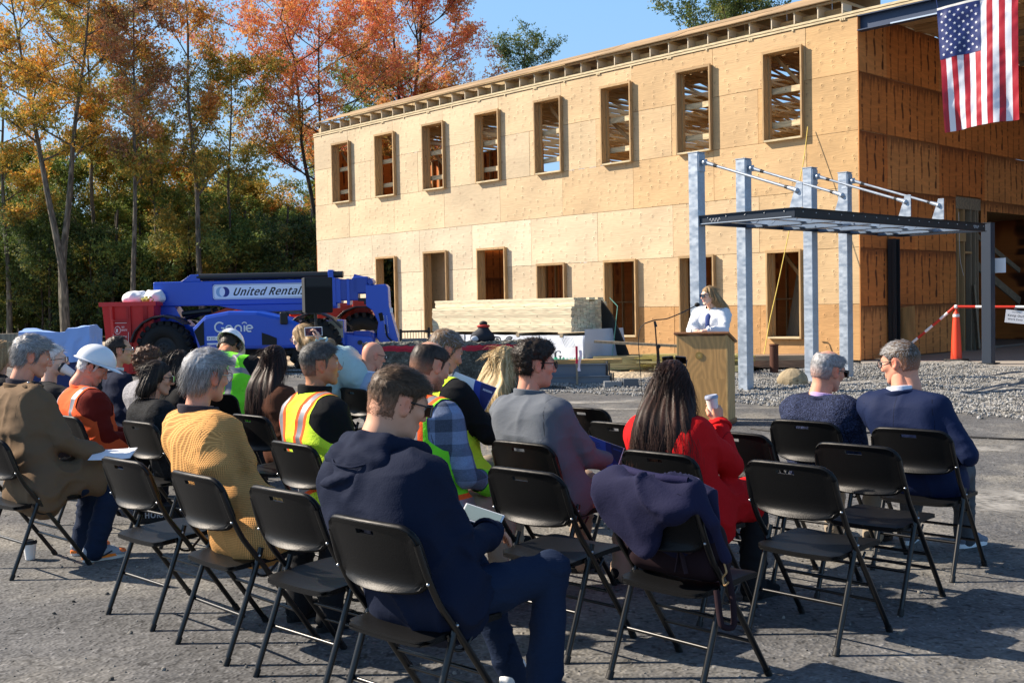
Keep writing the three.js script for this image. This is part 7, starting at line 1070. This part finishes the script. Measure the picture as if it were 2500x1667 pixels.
// front rows
person({ label: 'bent over person in a white hard hat and plain lime green safety vest', at: [-2.46, -9.42], yaw: -0.12, sw: 0.235, head: [-2.59, 1.165, -10.0], neckAt: [0.03, -0.06, 0.20], face: 14, nod: 50, skin: 'tan', b: 1.28, top: 'black', puff: 0.01, slouch: 0.09, hair: { col: 'dark', n: 300 }, vest: { col: 'lime', wide: 0.24, lines: [[0.16, 0.16, 0.028]], bands: [[0.56, 0.028]], logo: 0.78 }, more: (p) => { hardHat(p.t, (g) => { p.pose(g); g.position.add(V(0, 0.052, 0.004).applyQuaternion(p.hq)); g.rotateX(0.1); }, hatM); for (const s of [-1, 1]) p.pose(part('ear_muff', rbox(0.03, 0.075, 0.06, 0.014, s * 0.098, 0.0, 0.01), blackPl, p.t)); } });
person({ label: 'woman with light brown hair and a pale aqua jacket holding up a phone', at: [-1.30, -9.85], yaw: 1.45, hip: [0, 0.66, 0.02], neckAt: [0, -0.12, 0.12], head: [-1.87, 1.24, -9.75], face: -62, nod: 16, fem: true, skin: 'light', b: 1.15, sw: 0.19, top: 'aqua', puff: 0.03, slouch: 0.12, wr: 1.4, glasses: 'clear', hair: { col: 'ash', rows: [[-0.03, 0.045, 0.055, 0.056], [-0.08, 0.055, 0.062, 0.054], [-0.13, 0.06, 0.062, 0.046]], n: 900, len: 0.09, lift: 0.25 }, handsW: [null, [-1.69, 1.20, -9.60]], hand: [null, { curl: 0.8, dir: [-0.1, 1, -0.2], up: [0.2, 0.2, 1] }] });
person({ label: 'bald man in glasses and a pale blue grey suit jacket', at: [-1.16, -9.60], head: [-1.24, 1.065, -9.75], face: 60, nod: 14, skin: 'ruddy', b: 1.05, top: 'paleSuit', centre: true, glasses: 'clear', brow: [0.3, 0.25, 0.2], collar: [['shirt', 0.060, 0.064, 0.034, 0.008, 0.6, 0.004], ['paleSuit', 0.072, 0.084, 0.018, 0.014, 1.2, -0.012]] });
person({ label: 'woman with long wavy blonde hair behind the man in the grey quarter zip', at: [0.06, -7.18], head: [-0.05, 1.10, -7.34], face: 40, fem: true, skin: 'pale', top: 'dark', hair: { col: 'blonde', rows: Array.from({ length: 11 }, (_, i) => { const f = i / 10; return [-0.02 - 0.38 * f, 0.045 + 0.10 * Math.min(1, f * 1.4), 0.062 + 0.075 * f, 0.054 - 0.018 * f]; }), n: 1500, len: 0.13, wid: 0.0020, wave: 0.5, amp: 0.011, fx: 45, lift: 0.22 } });
person({ label: 'seated grey haired man in sunglasses and a heathered blue fleece', at: [1.84, -6.47], head: [1.89, 1.065, -6.52], face: 62, nod: 12, tilt: -4, skin: 'ruddy', b: 1.08, top: 'heather', topName: 'fleece', uvs: 0.3, puff: 0.012, legs: 'tan', cell: 0.012, glasses: true, stubble: 0.35, brow: [0.3, 0.29, 0.28], hair: { col: 'grey', crop: true, line: 'crown', thick: shortThick(0.006, 0.012), n: 3200, len: 0.024, wid: 0.0009 }, collar: [['lilac', 0.060, 0.068, 0.036, 0.010, 0.5, 0.004], ['heather', 0.074, 0.090, 0.018, 0.014, 0.6, -0.012]] });
person({ label: 'seated man in a navy blue suit and glasses turned towards the man in the fleece', at: [2.28, -5.99], turn: 0.04, head: [2.185, 1.13, -6.14], face: -42, nod: 10, skin: 'ruddy', b: 1.04, sw: 0.192, top: 'suit', centre: true, puff: 0.010, legs: 'slacks', cell: 0.012, wr: 0.7, glasses: 'clear', brow: [0.25, 0.2, 0.15], hair: { col: 'brown', tip: 'grey', crop: true, line: 'short', thick: shortThick(0.004, 0.008), n: 3200, len: 0.022, wid: 0.0009 }, collar: [['shirt', 0.060, 0.066, 0.036, 0.008, 0.5, 0.004], ['suit', 0.074, 0.088, 0.020, 0.014, 1.2, -0.012]], hands: [[-0.06, 0.60, -0.28], [0.14, 0.60, -0.22]], pole: [null, [0.7, -0.8, 0.35]], knees: [[-0.24, 0.49, -0.42], [0.02, 0.49, -0.45]], ankles: [[-0.33, 0.09, -0.52], [-0.03, 0.09, -0.62]], feet: [-0.2, 0.3], shoe: { up: P(0x6f7480, 0.7), sole: P(0xeceef0, 0.5), sock: 'black' },
  more0: (p) => part('back_seam', tube([0.85, 0.65, 0.45, 0.25].map((f) => { const v = p.L(f, 0.035 * (f > 0.3 ? 1 : 0.7) + 0.139); return [v.x, v.y, v.z]; }), 0.0022, 20, 5), CL.navy, p.t) });
// the speaker
person({ label: 'smiling woman in sunglasses and a white jacket speaking at the wooden lectern', at: [2.50, -13.72], yaw: Math.PI - 0.55, stand: true, head: [2.49, 1.56, -13.74], face: -108, nod: 4, fem: true, skin: 'light', b: 1.12, top: 'white', puff: 0.014, legs: 'navy', glasses: true, hcell: 0.0045, hair: { col: 'ash', rows: [[-0.03, 0.045, 0.058, 0.058], [-0.07, 0.055, 0.07, 0.058], [-0.11, 0.06, 0.08, 0.054], [-0.15, 0.06, 0.085, 0.048], [-0.19, 0.055, 0.085, 0.04], [-0.22, 0.05, 0.08, 0.032]], n: 1200, len: 0.09, wave: 0.4, amp: 0.010, lift: 0.35 }, hands: [[-0.08, 1.13, -0.30], [0.08, 1.13, -0.31]], pole: [[-0.8, -0.5, 0.4], [0.8, -0.5, 0.4]], collar: [['white', 0.072, 0.100, 0.022, 0.012, 1.5, -0.015]],
  more: (p) => { const g = mesh([el(p.L(0.62, -0.075), [0.055, 0.12, 0.06], 0.03)], 0.01); part('blouse', g, CL.blueTop, p.t); part('neckline', mesh([el(p.L(0.86, -0.060), [0.042, 0.075, 0.040], 0.02)], 0.009), P(SKIN.light, 0.55), p.t); } });
function el_mesh(c, r) { return mesh([el(c, r)], 0.008); }
// ---------------------------------------------------------------- small things held, worn or left about
{
  R = mulberry(4242);
  const C = [0.68, -4.31], yaw = FWD - 0.02;
  { // coat over the chair back
    const t = thing('draped_coat', 'navy wool coat thrown over the back of the chair right of centre', 'coat', [C[0] + 0.045, 0, C[1] + 0.01], yaw);
    const pr = [cp([-0.22, 0.79, 0.235], [0.14, 0.795, 0.235], 0.055, 0.045, 0.03), el([-0.10, 0.71, 0.285], [0.19, 0.125, 0.038], 0.03, [0.15, 0, 0.35]), el([-0.20, 0.755, 0.25], [0.10, 0.10, 0.065], 0.03), el([-0.09, 0.61, 0.262], [0.10, 0.09, 0.026], 0.03), el([0.05, 0.75, 0.275], [0.14, 0.065, 0.045], 0.03, [0, 0, -0.1]), el([0.0, 0.66, 0.12], [0.20, 0.17, 0.055], 0.03), cp([0.14, 0.79, 0.22], [0.225, 0.68, 0.215], 0.04, 0.035, 0.03), cp([0.225, 0.68, 0.215], [0.235, 0.55, 0.16], 0.034, 0.03, 0.02)];
    const g = mesh(pr, 0.009), rg = (x, y, z) => { const q = 1 - Math.abs(n3(x, y, z)); return q * q * q; };
    displace(g, (v) => { const w = n3(v.x * 6, v.y * 6, v.z * 6); return 0.034 * (rg(v.x * 5 + v.y * 5 + w * 0.6, v.y * 2.5 - v.x * 2.5, v.z * 4) - 0.4) + 0.008 * n3(v.x * 9, v.y * 9, v.z * 9) + 0.0006 * n3(v.x * 40, v.y * 40, v.z * 40); });
    part('wool_body', uvBy(g, (v) => [v.x * 4, v.y * 4]), cloth(C3(0.015, 0.016, 0.045), { sheen: 0.35, sheenRoughness: 0.5, sheenColor: new THREE.Color(0.25, 0.25, 0.5), bumpScale: 0.0008 }), t);
    part('collar_fold', tube([[-0.20, 0.845, 0.22], [-0.08, 0.84, 0.26], [0.04, 0.835, 0.265], [0.13, 0.83, 0.235]], 0.016, 24, 8), cloth(C3(0.018, 0.017, 0.055)), t);
  }
  { // bag on the same seat
    const t = thing('shoulder_bag', 'dark maroon bag with a ribbon bow on the seat under the navy coat', 'bag', [C[0], 0, C[1]], yaw), m = cloth(C3(0.022, 0.012, 0.016));
    part('bag', displace(mesh([cp([-0.15, 0.50, 0.05], [0.15, 0.50, 0.05], 0.085, 0.085, 0.03), cp([-0.14, 0.58, 0.05], [0.14, 0.58, 0.05], 0.075, 0.075, 0.04)], 0.014), (v) => 0.006 * n3(v.x * 9, v.y * 9, v.z * 9)), m, t);
    const rb = cloth(C3(0.045, 0.028, 0.034)); part('bow', [ball(0.03, 0.045, 0.555, 0.135, 1.1, 0.7, 0.4), ball(0.03, 0.105, 0.555, 0.135, 1.1, 0.7, 0.4), ball(0.012, 0.075, 0.555, 0.142), beamBox([0.072, 0.55, 0.142], [0.055, 0.46, 0.145], 0.02, 0.004), beamBox([0.078, 0.55, 0.142], [0.105, 0.46, 0.145], 0.02, 0.004)], rb, t);
    part('strap', tube([[0.18, 0.56, 0.06], [0.25, 0.50, 0.09], [0.285, 0.38, 0.10], [0.30, 0.29, 0.12], [0.275, 0.30, 0.16], [0.24, 0.42, 0.14]], 0.012, 40, 6), m, t); part('cord', tube([[0.262, 0.52, 0.12], [0.275, 0.49, 0.125], [0.258, 0.465, 0.125], [0.27, 0.44, 0.13], [0.285, 0.455, 0.125]], 0.004, 30, 5), M(0xb08a5a, 0.6), t);
  }
  // brochures and papers
  const bro = canvasTex(512, 360, (g) => { g.fillStyle = '#eef1fb'; g.fillRect(0, 0, 512, 360); const q = g.createLinearGradient(0, 0, 512, 0); g.fillStyle = '#1a3aa0'; g.beginPath(); g.moveTo(250, 0); g.quadraticCurveTo(300, 220, 512, 330); g.lineTo(512, 0); g.fill(); g.fillStyle = '#0c1f66'; g.beginPath(); g.moveTo(330, 0); g.quadraticCurveTo(370, 180, 512, 260); g.lineTo(512, 0); g.fill(); g.fillStyle = '#3a3f6a'; for (let k = 0; k < 9; k++) g.fillRect(40, 60 + k * 22, 130 + hsh(k, 1, 1) * 50, 7); g.fillStyle = '#ffffff'; g.font = 'bold 26px sans-serif'; g.fillText('READING', 380, 70); });
  const broM = M(0xffffff, 0.55, { map: bro, side: THREE.DoubleSide });
  const sheetAt = (name, label, cat, pos, rot, w, h, m) => { const t = thing(name, label, cat, pos); const g = new THREE.PlaneGeometry(w, h, 8, 6); bend(g, (v) => { v.z += 0.25 * v.x * v.x; }); t.rotation.set(...rot); part('page', g, m, t); part('page', g.clone().translate(0.004, 0.003, -0.002), paperM, t); return t; };
  sheetAt('brochure', 'blue and white brochure held by the greying man in the black jacket', 'brochure', [-0.27, 0.965, -6.45], [-0.5, -0.25, -0.5], 0.29, 0.215, broM);
  sheetAt('brochure', 'blue brochure held over the lap of the man in the grey quarter zip', 'brochure', [0.47, 0.70, -5.80], [-0.7, 0.15, -0.35], 0.20, 0.15, M(0x24408f, 0.55, { map: bro, side: THREE.DoubleSide }));
  sheetAt('paper_sheets', 'white sheets of paper on the lap of the man in the brown coat', 'paper', [-2.42, 0.645, -6.55], [-1.38, 0.0, 0.1], 0.24, 0.2, paperM);
  sheetAt('paper_sheets', 'cream paper showing beside the dark haired woman below the raised phone', 'paper', [-1.58, 1.03, -8.6], [-0.1, 0.3, 0.05], 0.09, 0.2, M(0xe8e2c8, 0.7, { side: THREE.DoubleSide }));
  const phone = (label, pos, rot, screen) => { const t = thing('phone', label, 'phone', pos); t.rotation.set(...rot); part('case', rbox(0.155, 0.078, 0.009, 0.004, 0, 0, 0), P(0xdfe2e8, 0.4), t); part('screen', rbox(0.143, 0.067, 0.002, 0.0009, 0, 0, 0.0046), screen, t); };
  phone('phone held up sideways by the woman in the pale aqua jacket', [-1.745, 1.295, -9.60], [0.05, 0.12, 0.02], P(0x101a48, 0.12, { clearcoat: 1 }));
  phone('phone in the hand of the nearest man in the navy hoodie', [-0.125, 0.712, -4.04], [-0.9, 0.1, -0.35], P(0x8fa09c, 0.15, { clearcoat: 1 }));
  const cup = (label, pos, rot, lid, s = 1) => { const t = thing('paper_cup', label, 'cup', pos); t.rotation.set(...rot); t.scale.setScalar(s); part('cup', new THREE.LatheGeometry([[0.001, 0], [0.027, 0], [0.028, 0.004], [0.039, 0.10], [0.041, 0.104]].map((q) => new THREE.Vector2(...q)), 28), P(0xe8e6e2, 0.6, { side: THREE.DoubleSide }), t); part('lid', new THREE.LatheGeometry([[0.043, 0.098], [0.043, 0.108], [0.039, 0.118], [0.036, 0.121], [0.034, 0.114], [0.001, 0.114]].map((q) => new THREE.Vector2(...q)), 28), P(lid, 0.4, { side: THREE.DoubleSide }), t); };
  cup('white paper cup with a black lid standing on the asphalt under the left chair', [-2.97, 0.001, -6.62], [0, 0, 0], 0x0c0c0e, 1.0);
  cup('white paper cup raised to the mouth of the white haired person', [-3.37, 1.03, -8.36], [0.2, 0, 0.95], 0x0c0c0e, 0.95);
  cup('clear lidded cup in the right hand of the woman in red', [1.02, 0.925, -5.53], [0, 0, 0.15], 0x9aa4bc, 0.8);
  { const t = thing('shoe_box', 'dark shoe box with pale lettering on the ground beyond the empty chair', 'box', [-2.55, 0, -7.78], 0.1); const lab = canvasTex(256, 96, (g) => { g.fillStyle = '#17181c'; g.fillRect(0, 0, 256, 96); g.fillStyle = '#b8bcc4'; g.font = 'bold 64px sans-serif'; g.fillText('HOKA', 30, 70); }); part('carton', rbox(0.30, 0.12, 0.2, 0.006, 0, 0.061, 0), M(0x17181c, 0.8), t); part('label', box(0.22, 0.085, 0.003, 0, 0.06, 0.102), M(0xffffff, 0.8, { map: lab }), t); }
}
renderer.render(scene, camera);
